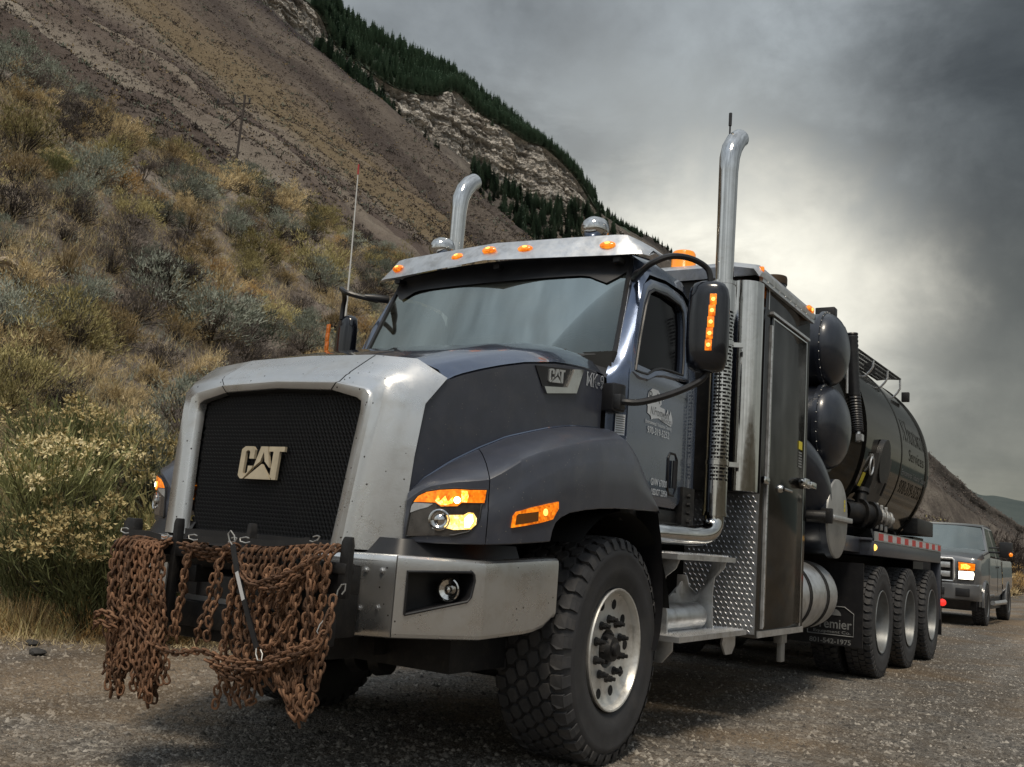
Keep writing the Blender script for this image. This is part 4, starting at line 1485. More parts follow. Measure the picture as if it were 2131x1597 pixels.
for y, x in ((3.09, 1.19), (4.20, 1.238)):
    mb = MB()
    mb.box((x, y, 2.915), (.10 if y < 4 else .03, .03 if y < 4 else .12, .042))
    cl = part('cabinet_light', mb, 'amber', T, bevel=.01)
    d = V(.4, -.9, 0) if y < 4 else V(1, -.2, 0)
    part('bulb', MB().lathe([(0, .014), (.004, .01), (.006, 0)], V(x, y, 2.912) + d * .016, d, 10), 'amberlit', cl)
# door, hinge, trims
mb = MB()
mb.bb((BX + .001, 3.375, .60), (BX + .013, 4.205, 2.665))
dr = part('cabinet_door', mb, 'doorpanel', T, bevel=.003)
mb = MB()
mb.bb((BX + .001, 3.350, .59), (BX + .018, 3.366, 2.60))
for k in range(40):
    z = .60 + k * .05
    mb.tube([(BX + .016, 3.358, z), (BX + .016, 3.358, z + .046)], .008, 6)
part('hinge', mb, 'alu', dr)
mb = MB()
mb.bb((BX + .001, 3.335, 2.672), (BX + .030, 4.23, 2.690))
mb.bb((BX + .001, 3.29, .535), (BX + .010, 4.31, .575))
mb.bb((BX + .001, 4.225, .58), (BX + .006, 4.245, 2.66))
mb.bb((BX + .001, 3.31, 2.70), (BX + .004, 3.325, 2.84))
part('door_trim', mb, 'alu', cab_box, smooth=0)
mb = MB()
mb.bb((BX + .013, 3.382, .606), (BX + .0175, 3.392, 2.658))
mb.bb((BX + .013, 4.188, .606), (BX + .0175, 4.198, 2.658))
mb.bb((BX + .013, 3.393, 2.648), (BX + .0175, 4.187, 2.658))
part('door_edging', mb, 'chrome', dr, smooth=0)
mb = MB()
mb.lathe([(0, .03), (.02, .028), (.035, .018)], (BX + .012, 3.62, 1.515), (1, 0, 0), 14)
mb.tube([(BX + .045, 3.62, 1.515), (BX + .05, 3.72, 1.512), (BX + .045, 3.80, 1.512)], .012, 8)
part('handle', mb, 'chrome', dr)
mb = MB()
mb.box((BX + .03, 4.19, 1.60), (.045, .12, .075))
mb.box((BX + .05, 4.28, 1.595), (.05, .13, .05))
mb.lathe([(0, .028), (.05, .024), (.06, .012)], (BX + .03, 4.10, 1.60), (.3, -1, 0), 10)
part('latch', mb, 'chrome', cab_box, bevel=.01)
mb = MB()
mb.box((BX + .02, 3.31, 1.545), (.035, .09, .05))
part('latch', mb, 'chrome', cab_box, bevel=.01)
mb = MB()
mb.bb((BX + .0135, 4.06, 1.84), (BX + .0145, 4.15, 1.90))
stk = part('warning_sticker', mb, 'yellow', T, smooth=0)
mb = MB()
for k in range(6):
    mb.bb((BX + .0135, 4.065, 1.71 + k * .02), (BX + .0145, 4.145, 1.722 + k * .02))
part('print_line', mb, 'dimwhite', stk, smooth=0)
# rounded chrome corner column
P = []
for z in (1.452, 1.455, 2.80, 2.83):
    row = []
    for a in np.linspace(R(-100), R(95), 22):
        row.append(V(1.105 + .118 * math.sin(a + R(90)) * (1 if a < 5 else 1), 3.13 + .125 * -math.cos(a + R(90)) if False else 3.13 - .125 * math.cos(a), z) if False else V(1.112 + .115 * math.sin(a), 3.135 - .13 * math.cos(a), z))
    P.append(row)
mb = MB().grid(P)
mb.add([p for p in P[0]], [tuple(range(len(P[0])))])
col = part('chrome_column', mb, 'chrome', T, smooth=50)
mb = MB()
mb.bb((.99, 3.04, 1.46), (1.06, 3.15, 2.80))
part('column_edge', mb, 'alu', col, smooth=0)
mb = MB()
mb.tube([(1.075, 3.0, 1.62), (1.02, 2.93, 1.60), (.99, 2.90, 1.585)], .012, 6)
mb.tube([(1.05, 3.02, 2.38), (1.05, 3.02, 2.55)], .008, 6)
part('bracket', mb, 'black', col)
# chequer plate below, every lug raised
mb = MB()
mb.bb((.70, 3.262, .555), (1.20, 3.268, 1.452))
dpz = part('chequer_plate', mb, 'diamond', cab_box, smooth=0)
mb = MB()
sp = .0345
k = 0
for j in range(27):
    for i in range(16):
        x = .715 + i * sp + (sp / 2 if j % 2 else 0)
        z = .570 + j * sp * .96
        if x > 1.19 or z > 1.44:
            continue
        a = R(48 if (i + j) % 2 else 42)
        if j % 2:
            a = R(50)
        dx_, dz_ = math.cos(a), math.sin(a)
        L, wd = .0165, .0062
        q = [(x - dx_ * L, z + dz_ * L), (x - dz_ * wd, z - dx_ * wd), (x + dx_ * L, z - dz_ * L), (x + dz_ * wd, z + dx_ * wd)]
        mb.add([(u, 3.262, w) for u, w in q] + [(x, 3.2545, z)], [(0, 1, 4), (1, 2, 4), (2, 3, 4), (3, 0, 4)])
part('plate_lug', mb, 'diamond', cab_box, smooth=0, stuff=True, norm=False)
mb = MB()
mb.bb((1.115, 4.02, .33), (1.15, 4.10, .53))
mb.bb((1.10, 3.99, .46), (1.16, 4.11, .53))
part('support_leg', mb, 'disc', cab_box, bevel=.005)

# ------------------------------------------------------------------ steps
def serr(mb, y0, y1, x0, x1, z):
    mb.bb((x0, y0, z - .03), (x1, y1, z))
    n = int((y1 - y0) / .035)
    for k in range(n):
        for x in np.arange(x0 + .012, x1 - .01, .035):
            mb.add([(x - .009, y0 + .02 + k * .035, z), (x + .009, y0 + .02 + k * .035, z), (x, y0 + .032 + k * .035, z + .012)], [(0, 1, 2)])


for sg in (1, -1):
    mb = MB()
    serr(mb, 2.05, 2.98, .93, 1.16, 1.03)
    st = part('step', flip(mb, sg), 'alu', T, smooth=0)
    mb = MB()
    serr(mb, 2.10, 3.20, .93, 1.17, .585)
    part('step', flip(mb, sg), 'alu', T, smooth=0)
    for y, nm in ((2.18, 'front'), (2.92, 'rear')):
        mb = MB()
        prof = [(.80, 1.0), (1.12, 1.0), (1.10, .95), (1.04, .90), (1.035, .80), (1.06, .70), (1.065, .59), (1.10, .56), (1.10, .50), (1.04, .43), (.84, .43), (.78, .52)]
        if nm == 'rear':
            prof = [(.80, .57), (1.05, .57), (1.045, .70), (1.04, .80), (1.05, .90), (1.11, .96), (1.12, 1.0), (1.03, 1.0), (1.005, .92), (.985, .85), (.935, .795), (.885, .83), (.865, .90), (.80, .90)]
        mb.prism(prof, (0, y, 0), (1, 0, 0), (0, 0, 1), (0, .012, 0))
        part('step_plate', flip(mb, sg), 'alu', T, bevel=.003)
    mb = MB()
    mb.prism([(2.2, .99), (2.48, .99), (2.55, .93), (2.50, .80), (2.50, .70), (2.2, .70)], (sg * .84, 0, 0), (0, 1, 0), (0, 0, 1), (sg * .01, 0, 0))
    mb.prism([(2.50, .90), (2.70, .76), (2.92, .86), (2.92, .60), (2.50, .60)], (sg * .83, 0, 0), (0, 1, 0), (0, 0, 1), (sg * .01, 0, 0))
    for y, z in ((2.60, .70), (2.66, .66), (2.82, .70), (2.80, .80)):
        mb.lathe([(0, .014), (.01, .012), (.011, 0)], (sg * .842, y, z), (sg, 0, 0), 6)
    part('step_back', mb, 'alu', T, smooth=30)
    mb = MB().lathe([(0, 0), (.005, .05), (.02, .078), (.04, .083), (.62, .083), (.64, .078), (.655, .05), (.66, 0)], (sg * .96, 2.21, .66), (0, 1, 0), 22)
    part('air_tank', mb, 'alu', T, smooth=50)
    mb = MB()
    mb.prism([(3.0, .55), (3.22, .55), (3.22, .48), (3.16, .43), (3.05, .43), (2.98, .50)], (sg * 1.08, 0, 0), (0, 1, 0), (0, 0, 1), (sg * .012, 0, 0))
    part('step_foot', mb, 'alu', T)
# ------------------------------------------------------------------ fuel tank behind the cabinet
for sg in (1, -1):
    mb = MB().lathe([(0, 0), (0, .20), (.02, .255), (.05, .275), (.95, .275), (1.02, .270), (1.055, .24), (1.065, .20), (1.07, 0)], (sg * .925, 4.345, .775), (0, 1, 0), 40)
    ft = part('fuel_tank', mb, 'alu', T, smooth=45)
    for y in (4.56, 5.05):
        mb = MB()
        for d in (-.022, .022):
            mb.lathe([(d - .009, .2755), (d - .009, .283), (d + .009, .283), (d + .009, .2755)], (sg * .925, y, .775), (0, 1, 0), 40)
        part('tank_strap', mb, 'black', ft, smooth=30)

# ------------------------------------------------------------------ silencer, drums and pipes
mb = MB().lathe([(-.95, .27), (-.9, .30), (-.06, .30), (-.05, .325), (.0, .325)], (1.19, 5.28, 1.405), (1, 0, 0), 40)
si = part('silencer', mb, 'drum', T, smooth=40)
mb = MB().lathe([(.0, .325), (.014, .322), (.016, .318), (.017, 0)], (1.19, 5.28, 1.405), (1, 0, 0), 40)
part('end_cover', mb, 'disc', si, smooth=30)
mb = MB()
mb.bb((1.20, 5.02, 1.385), (1.245, 5.62, 1.425))
part('cover_bar', mb, 'alu', si, bevel=.006)
mb = MB()
mb.box((1.20, 4.95, 1.41), (.09, .05, .12))
mb.tube([(1.05, 4.90, 1.40), (1.2, 4.93, 1.40)], .05, 10)
part('hinge_block', mb, 'black', si, bevel=.008)
mb = MB()
tv, tf = text2d('SLO', .13, .05)
for k in range(3):
    z = 1.475 + k * .035
    mb.bb((1.207, 5.47, z), (1.2085, 5.505, z + .027))
part('warning_sticker', mb, 'yellow', si, smooth=0)
mb = MB()
A = [(.75, 4.45, 1.95), (.85, 4.62, 1.93), (.95, 4.85, 1.82), (1.0, 5.0, 1.66), (1.0, 5.1, 1.5)]
mb.tube(catmull(A, 18), .205, 24)
part('intake_elbow', mb, 'drum', T, smooth=60)
mb = MB()
mb.tube([(.68, 5.05, 1.2), (.68, 5.05, 3.42)], .105, 20)
mb.tube([(.68, 5.05, 2.95), (.69, 5.07, 2.70), (.70, 5.15, 2.45), (.70, 5.3, 2.2)], [.11, .17, .22, .25], 20)
ri = part('riser_pipe', mb, 'drum', T, smooth=50)
mb = MB().lathe([(-.05, .105), (-.05, .112), (.0, .112), (.02, .108), (.02, .095), (-.03, .09)], (.68, 5.05, 3.42), (0, 0, 1), 24)
part('rain_cap', mb, mat('browned_steel', (.06, .04, .025), .6, .6, var=.3), ri)
for (y, z, r, xf, ap) in ((5.62, 2.90, .325, .99, .17), (5.60, 2.205, .365, 1.00, .185)):
    pr = [(-.75, r), (-.012, r)]
    mb = MB().lathe([(-.75, 0), (-.75, r * .9), (-.7, r), (-.02, r), (-.018, r + .022), (.018, r + .022), (.02, r)] + [(ap * math.sin(a) + .02, r * math.cos(a)) for a in np.linspace(.08, math.pi / 2, 9)], (xf, y, z), (1, 0, 0), 44)
    dm = part('filter_drum', mb, 'drum', T, smooth=50)
    mb = MB()
    for k in range(28):
        a = 2 * math.pi * k / 28
        mb.lathe([(0, .006), (.006, .005), (.007, 0)], (xf + .018, y + (r + .011) * math.cos(a), z + (r + .011) * math.sin(a)), (1, 0, 0), 6)
    part('flange_bolt', mb, 'disc', dm, smooth=0, stuff=True)
mb = MB()
mb.tube(catmull([(.60, 5.2, 2.05), (.72, 5.5, 1.75), (.7, 5.7, 1.5), (.65, 5.8, 1.2)], 12), .16, 16)
mb.bb((.1, 4.6, 1.25), (.85, 5.9, 1.85))
mb.bb((-.9, 4.5, 1.25), (.1, 5.8, 2.6))
mb.tube([(.3, 5.3, 2.2), (.3, 5.3, 2.9)], .2, 16)
part('blower_housing', mb, 'black', T)
mb = MB().lathe([(-.2, .36), (.0, .36), (.1, .32), (.16, .2), (.19, 0)], (.55, 6.75, 3.28), (.0, .1, 1), 24)
part('tank_dome', mb, 'drum', T, smooth=60)
mb = MB()
hose = catmull([(1.05, 6.28, 3.20), (1.06, 6.30, 2.9), (1.08, 6.31, 2.6), (1.10, 6.30, 2.4), (1.12, 6.28, 2.25)], 60)
mb.tube(hose, [.052 + .006 * (i % 2) for i in range(60)], 12)
ho = part('hanging_hose', mb, 'blackplastic', T)
mb = MB()
mb.tube([(1.05, 6.12, 2.95), (1.05, 6.14, 2.60)], .012, 6)
part('grab_pipe', mb, 'alu', T)
mb = MB()
mb.tube([(1.13, 6.24, 2.16), (1.13, 6.26, 2.28)], .022, 8)
mb.box((1.15, 6.24, 2.20), (.05, .09, .06))
part('hose_valve', mb, 'alu', T)

# ------------------------------------------------------------------ main tank
ZC_, RT = 2.28, 1.155
prof = [(-.42, 0), (-.415, .30), (-.36, .66), (-.25, .93), (-.12, 1.08), (0, RT - .012), (0.0, RT + .018), (.05, RT + .018), (.052, RT), (1.74, RT), (1.742, RT + .008), (1.80, RT + .008), (1.802, RT), (3.24, RT), (3.242, RT + .018), (3.30, RT + .018), (3.30, RT - .02), (3.42, 1.06), (3.55, .88), (3.65, .5), (3.68, 0)]
mb = MB().lathe(prof, (0, 6.42, ZC_), (0, 1, 0), 96)
tk = part('tank', mb, 'tank', T, smooth=25)


def on_tank(y0, z0, off=.004):
    a0 = math.asin((z0 - ZC_) / RT)

    def f(u, w):
        a = a0 + w / RT
        return V((RT + off) * math.cos(a), y0 + u, ZC_ + (RT + off) * math.sin(a))
    return f


for s, y, z, w, h, m in (('N.Frontwork', 8.96, 2.56, 1.30, .26, 'tankprint'), ('Services', 9.02, 2.30, .9, .13, 'tankprint'), ('Environmental / Industrial Cleaning', 8.95, 2.075, 1.42, .085, 'greyprint'), ('970-319-5252', 8.95, 1.93, 1.25, .15, 'tankprint')):
    tv, tf = text2d(s, w, h, off=.01)
    mb = MB()
    decal(mb, tv, tf, on_tank(y, z))
    part('tank_text', mb, m, tk, smooth=0, norm=False)
# inspection cover following the tank's side
P = []
for k in np.linspace(0, 1, 9):
    z = 2.13 - .47 * k
    rr = .26
    row = []
    for off in (.0, .05):
        for u in (-1, 1):
            row.append(on_tank(7.15 + .05 * k, z, off)(u * .30, 0))
    P.append([row[0], row[2], row[3], row[1]])
mb = MB().grid(P)
mb.add(P[0], [(0, 1, 2, 3)])
mb.add(P[-1], [(0, 1, 2, 3)])
cv = part('inspection_cover', mb, mat('cover_grey', (.05, .048, .047), .5, .2, var=.2), T, smooth=50)
mb = MB()
f = on_tank(7.15, 2.13, 0)
mb.lathe([(0, .22), (.052, .22), (.054, 0)], on_tank(7.15, 2.08, 0)(0, 0), f(0, 0) - V(0, f(0, 0)[1], ZC_), 24)
mb.tube([on_tank(7.33, 1.90, .075)(0, 0), on_tank(7.34, 1.78, .075)(0, 0)], .012, 6)
part('handle', mb, 'black', cv)
tv, tf = text2d('NO.1', .10, .035)
mb = MB()
decal(mb, tv, tf, lambda u, w: on_tank(7.05, 1.87, .052)(w, u))
part('cover_label', mb, 'dimwhite', cv, smooth=0, norm=False)
mb = MB()
decal(mb, *text2d('III', .16, .10), on_tank(6.66, 1.83, .006))
P = [[on_tank(6.60, 1.79, .004)(u, w) for w in (0, .07, .14)] for u in (0, .12)]
part('warning_sticker', MB().grid(P), 'yellow', tk)
c = on_tank(6.78, 2.0, .02)(0, 0)
for cc in (c, on_tank(8.75, 1.40, .03)(0, 0)):
    mb = MB()
    a = np.linspace(0, 2 * np.pi, 21)
    mb.tube([cc + V(.0 + .03 * math.sin(q) * .3, .075 * math.cos(q), .085 * math.sin(q)) for q in a], .010, 6, False)
    mb.box(cc + V(0, 0, .09), (.03, .05, .05))
    part('tie_ring', mb, 'alu', tk)
# discharge valves
mb = MB()
c = V(1.02, 6.55, 1.53)
mb.lathe([(-.1, .10), (.08, .10), (.08, .14), (.10, .14), (.10, .10), (.20, .10), (.20, .13), (.23, .13), (.23, .07), (.30, .07)], c + V(.0, 0, 0), (.6, .8, -.05), 16)
mb.lathe([(-.02, .05), (.1, .05), (.1, .07), (.14, .07)], c + V(.05, .12, .1), (0, .3, 1), 12)
mb.tube([c + V(-.1, .1, -.12), c + V(.1, .2, -.10), c + V(.2, .35, -.05)], .03, 8)
vb = part('valve_body', mb, 'black', T)
mb = MB()
for k in range(3):
    q = c + V(.12 + .015 * k, .30 + .13 * k, .0 - .012 * k)
    mb.lathe([(-.05, .07), (-.03, .085), (.0, .085), (.01, .062), (.06, .062), (.065, .078), (.085, .078), (.085, .04), (.12, .035)], q, (.75, .6, -.1), 14)
    mb.box(q + V(.03, .02, .09), (.03, .07, .05), rz=.4)
    mb.box(q + V(.03, .03, -.10), (.03, .05, .06), rz=.4)
part('coupling', mb, 'disc', vb, bevel=.004)
# top walkway: grating on hoops
mb = MB()
y0, y1, x0, x1 = 7.15, 9.5, .60, .875
wz = lambda y: 3.255 + .035 * (y - 7.15)
mb.tube([(x0, y0, wz(y0)), (x1, y0, wz(y0)), (x1, y1, wz(y1)), (x0, y1, wz(y1)), (x0, y0, wz(y0))], .012, 6)
wk = part('walkway', mb, 'black', T)
mb = MB()
n = 30
for i in range(n):
    for s in (1, -1):
        for j in range(4):
            xa, xb = x0 + (x1 - x0) * j / 4, x0 + (x1 - x0) * (j + 1) / 4
            ya = y0 + (y1 - y0) * (i + .5) / n
            d = (y1 - y0) / n / 2
            e = s if j % 2 else -s
            mb.box(((xa + xb) / 2, ya, wz(ya)), (math.hypot(xb - xa, d), .007, .008), rz=math.atan2(e * d, xb - xa))
part('grating', mb, 'black', wk, smooth=0, stuff=True)
for y in (7.25, 8.0, 8.75, 9.48):
    mb = MB()
    zt = ZC_ + math.sqrt(RT ** 2 - .80 ** 2)
    mb.tube([(x1, y, wz(y)), (x1, y, zt + .10), (x1 - .03, y, zt + .05), (.80, y, zt)], .013, 6)
    part('hoop', mb, 'alu', wk)
mb = MB()
mb.bb((.50, 7.0, 3.50), (.70, 7.12, 3.66))
mb.tube([(.6, 7.06, 3.2), (.6, 7.06, 3.5)], .02, 6)
part('work_lamp', mb, 'black', T, bevel=.01)
mb = MB()
mb.bb((.55, 9.0, 3.34), (.66, 9.12, 3.46))
part('work_lamp', mb, 'black', T, bevel=.01)
mb = MB().bb((.86, 9.64, 3.08), (.95, 9.70, 3.20))
part('corner_lamp', mb, 'black', T, bevel=.008)

# ------------------------------------------------------------------ rear chassis, mudguards, flaps
for sg in (1, -1):
    mb = MB()
    mb.bb((sg * .6, 6.56, 1.14), (sg * 1.215, 10.35, 1.275))
    mb.bb((sg * .6, 6.50, 1.275), (sg * 1.205, 10.36, 1.300))
    mb.bb((sg * .6, 5.50, 1.16), (sg * 1.10, 6.555, 1.30))
    mb.bb((sg * 1.10, 10.33, .45), (sg * 1.215, 10.37, 1.14))
    fb = part('rear_mudguard', mb, 'matte', T, bevel=.006)
    mb = MB().bb((sg * 1.216, 6.58, 1.275), (sg * 1.222, 10.34, 1.365))
    part('side_rail', mb, 'alu', fb, smooth=0)
    n = 17
    for k in range(n):
        y = 6.75 + k * (10.28 - 6.75) / n
        mb = MB().bb((sg * 1.2225, y, 1.288), (sg * 1.2245, y + (10.28 - 6.75) / n * .98, 1.352))
        part('reflector', mb, 'redprint' if k % 2 == 0 else 'whiteprint', fb, smooth=0)
    mb = MB().lathe([(0, .035), (.02, .033), (.03, .02), (.034, 0)], (sg * 1.20, 6.62, 1.215), (sg * .5, -1, 0), 12)
    part('marker_light', mb, 'amberlit', fb)
    mb = MB().lathe([(0, .045), (.02, .04), (.03, .02), (.032, 0)], (sg * 1.23, 10.40, .66), (sg * .6, -.8, 0), 12)
    part('tail_light', mb, 'red', fb)
    mb = MB().bb((sg * .45, 6.30, .31), (sg * 1.19, 6.312, 1.06))
    fl = part('mud_flap', mb, 'blackplastic', T, smooth=0)
    mb = MB().bb((sg * .5, 10.6, .25), (sg * 1.19, 10.612, 1.0))
    part('mud_flap', mb, 'blackplastic', T, smooth=0)
    mb = MB()
    mb.bb((sg * .46, 5.5, .62), (sg * .60, 6.3, 1.16))
    mb.bb((sg * .46, 6.56, .55), (sg * .55, 10.3, 1.14))
    part('chassis_skirt', mb, 'void', T, smooth=0)
mb = MB()


def flap(x, z):
    return lambda u, w: V(x + u, 6.296, z + w)


for s, x, z, w, h in (('Premier', .925, .50, .34, .085), ('Equipment Co.', .92, .425, .33, .035), ('801-542-1975', .905, .345, .37, .045)):
    decal(mb, *text2d(s, w, h, off=.012), flap(x, z))
mb.tube([(.70, 6.297, .40), (.70, 6.297, .58), (.80, 6.297, .655), (1.03, 6.297, .655), (1.11, 6.297, .60), (1.11, 6.297, .40), (.70, 6.297, .40)], .005, 4)
a = np.linspace(0, math.pi, 9)
mb.add([V(.93 + .07 * math.cos(q), 6.296, .575 + .06 * math.sin(q)) for q in a], [tuple(range(9))])
part('flap_print', mb, 'dimwhite', fl, smooth=0, norm=False)
mb = MB()
mb.bb((-.95, 5.5, 1.14), (.95, 10.3, 1.20))
for y in (6.8, 8.2, 9.5):
    mb.prism([(-.9, 1.2), (.9, 1.2), (.8, 1.55), (.5, 1.3), (-.5, 1.3), (-.8, 1.55)], (0, y, 0), (1, 0, 0), (0, 0, 1), (0, .1, 0))
part('tank_cradle', mb, 'black', T, smooth=0)
mb = MB().bb((.55, 9.9, 1.475), (1.02, 11.0, 1.665))
part('rear_tray', mb, 'black', T, bevel=.01)
mb = MB()
mb.bb((-.9, 10.35, .55), (.9, 10.5, .75))
mb.bb((-.9, 10.3, .9), (.9, 11.0, 1.45))
part('rear_bumper', mb, 'black', T)

# ------------------------------------------------------------------ chain rack on the front bumper
RY = -.30
mb = MB()
mb.bb((-.42, RY - .02, .875), (.90, RY + .03, .915))
mb.bb((-.30, -.24, .60), (.74, -.16, .70))
mb.bb((-.30, -.24, .84), (.82, -.17, .90))
mb.bb((-.2, -.20, .55), (.30, .12, .66))
mb.bb((.45, -.20, .62), (.68, .02, .88))
rk = part('chain_rack', mb, 'black', T, bevel=.006)
for x0, x1, zt, zb, hy in ((-.355, -.285, 1.012, .80, .03), (-.045, -.016, 1.026, .61, .022), (.380, .405, 1.028, .70, .022), (.862, .908, 1.008, .79, .016)):
    mb = MB()
    w = x1 - x0
    mb.prism([(0, zb), (w, zb), (w, zt - .03), (w * .85, zt), (w * .25, zt), (0, zt - .02)], (x0, RY - hy, 0), (1, 0, 0), (0, 0, 1), (0, hy * 1.6, 0))
    part('rack_post', mb, 'black', rk, bevel=.004)
for a_, b_ in (((-.085, -.27, .778), (.062, -.15, .848)), ((.79, -.30, .80), (.855, -.18, .905))):
    part('rack_block', MB().bb(a_, b_), 'black', rk, bevel=.006)
mb = MB()
mb.bb((-.05, -.215, .702), (.20, -.205, .722))
part('rack_strip', mb, 'alu', rk, smooth=0)
mb = MB()
P = [[V(x, y, z) for y in (RY + .03, -.05)] for x, z in ((-.20, .925), (-.12, .945), (0.0, .945), (.1, .93), (.5, .925), (.86, .925))]
part('rack_tray', MB().grid(P), 'black', rk)

# ================================================================== tyre chains hanging on the rack
def link_mesh():
    L, Wd, r = .0205, .0108, .0050
    c = []
    for a in np.linspace(-90, 90, 5):
        c.append((Wd * math.cos(R(a)), (L - Wd) + Wd * math.sin(R(a)) if False else 0, 0))
    pts = [(Wd, -(L - Wd) * .0 - (L - Wd)), (Wd, L - Wd)] + [(Wd * math.cos(R(a)), (L - Wd) + Wd * math.sin(R(a))) for a in (45, 90, 135)] + [(-Wd, L - Wd), (-Wd, -(L - Wd))] + [(Wd * math.cos(R(a)), -(L - Wd) + Wd * math.sin(R(a))) for a in (225, 270, 315)]
    n, k = len(pts), 5
    vs = []
    for i, (x, z) in enumerate(pts):
        nx_, nz_ = pts[(i + 1) % n][0] - pts[i - 1][0], pts[(i + 1) % n][1] - pts[i - 1][1]
        l = math.hypot(nx_, nz_)
        ox, oz = nz_ / l, -nx_ / l
        for j in range(k):
            a = 2 * math.pi * j / k
            vs.append((x + ox * r * math.cos(a), r * math.sin(a), z + oz * r * math.cos(a)))
    fs = [(i * k + j, i * k + (j + 1) % k, ((i + 1) % n) * k + (j + 1) % k, ((i + 1) % n) * k + j) for i in range(n) for j in range(k)]
    return MB().add(vs, fs).mesh('chain_link', M['rust'], 60)


LM = link_mesh()
PITCH = .0288
OVER = {}      # links past 300 on one chain, joined into one part


def lay(parent, path, budget, twist=.35, flat=False):
    """links along a path, each turned against its neighbour"""
    P = np.array(path, float)
    seg = np.r_[0, np.cumsum(np.linalg.norm(np.diff(P, axis=0), axis=1))]
    n = int(seg[-1] / PITCH)
    ph = rng.random() * 6
    for i in range(n):
        t = (i + .5) * PITCH
        p = np.array([np.interp(t, seg, P[:, k]) for k in range(3)])
        q = np.array([np.interp(min(t + .012, seg[-1]), seg, P[:, k]) for k in range(3)]) - np.array([np.interp(max(t - .012, 0), seg, P[:, k]) for k in range(3)])
        z = Vector(q).normalized()
        ref = Vector((0, 1, 0)) if abs(z.y) < .8 else Vector((1, 0, 0))
        x = ref.cross(z).normalized()
        y = z.cross(x)
        rm = Matrix((x, y, z)).transposed().to_4x4()
        roll = (R(38) if i % 2 else R(-44)) + twist * (rng.random() - .5) + .1 * math.sin(ph)
        if flat:
            roll = (R(12) if i % 2 else R(78)) + twist * (rng.random() - .5)
        tilt = Matrix.Rotation((rng.random() - .5) * .35, 4, 'Y')
        mw = Matrix.Translation(Vector(p) - parent.location) @ rm @ Matrix.Rotation(roll, 4, 'Z') @ tilt
        if budget[0] <= 0:
            OVER.setdefault(parent.name, []).append(mw)
            continue
        o = bpy.data.objects.new('link', LM)
        COL.objects.link(o)
        o.parent = parent
        o.matrix_parent_inverse = Matrix()
        o.matrix_basis = mw
        budget[0] -= 1


def hang(x0, x1, z0, z1, y, wob=.012, bow=.0):
    """a strand from (x0,z0) down to (x1,z1)"""
    n = 12
    k = np.linspace(0, 1, n)
    w = np.cumsum(rng.normal(0, wob, n)) * k * .6
    return np.stack([x0 + (x1 - x0) * k + w + bow * np.sin(k * np.pi), y + rng.normal(0, .004, n) - .012 * np.sin(k * np.pi), z0 + (z1 - z0) * k], 1)


def over(x, y, z):
    """the first links fold over the rail"""
    return [(x, RY + .02, z + .004), (x, RY - .012, z + .016), (x, y, z - .01)]


def chain(label, loc):
    return thing('tyre_chain', loc, label, 'tyre chain', 'tyre chains hanging on the front rack')


CY = -.345
ch = chain('thick rusty chain bundle at the far left end of the rack', (-.29, CY, .25))
b = [300]
for layer in range(2):
    for k in range(7):
        x = -.335 + .022 * k + .010 * layer + rng.normal(0, .004)
        zb = .47 + .05 * rng.random() if k in (0, 6) else (.27 + .03 * abs(k - 3) + .03 * rng.random())
        x2 = x * .45 + (-.215) * .55 + .012 * (k - 3)
        xm = x + .03
        y = CY - .028 * layer + rng.normal(0, .006)
        lay(ch, np.concatenate([over(x, y, .915), hang(x, xm, .90, .62, y, .017)[1:], hang(xm, x2 + .02, .61, zb, y, .018)[1:]]), b)
for k in range(2):
    a = np.linspace(0, 1, 14)
    lay(ch, np.stack([-.35 + .16 * a, CY - .06 - .03 * np.sin(a * np.pi), .60 - .04 * k + .03 * np.sin(a * 3)], 1), b)

ch = chain('rusty chain bundle between the left end and second post, open loops below', (-.12, CY, .27))
b = [300]
for layer in range(3):
    for k in range(6):
        x = -.195 + .026 * k + .010 * layer + rng.normal(0, .003)
        zb = [.40, .32, .30, .29, .31, .36][k] + .02 * rng.random()
        xm = x + .035 + .008 * k
        x2 = x + .09 + .012 * k
        y = CY - .026 * layer + rng.normal(0, .006)
        lay(ch, np.concatenate([over(x, y, .92), hang(x, xm, .905, .62, y, .015)[1:], hang(xm, min(x2, .07), .61, zb, y, .016)[1:]]), b)

ch = chain('three separate twisted rusty chain strands hanging in the open middle of the rack', (.2, CY, .54))
b = [300]
for x, xb, zb in ((.098, .072, .545), (.115, .060, .56), (.297, .200, .555), (.305, .268, .56)):
    y = CY + rng.normal(0, .004)
    lay(ch, np.concatenate([over(x, y, .925), hang(x, x * .55 + xb * .45, .91, .75, y, .003)[1:], hang(x * .55 + xb * .45, xb, .745, zb, y, .004)[1:]]), b, twist=.25)
for k in range(3):
    a = np.linspace(0, 1, 14)
    lay(ch, np.stack([.04 + .33 * a, CY - .006 + .016 * k + 0 * a, .928 - .018 * k - .012 * np.sin(a * np.pi)], 1), b, flat=True)

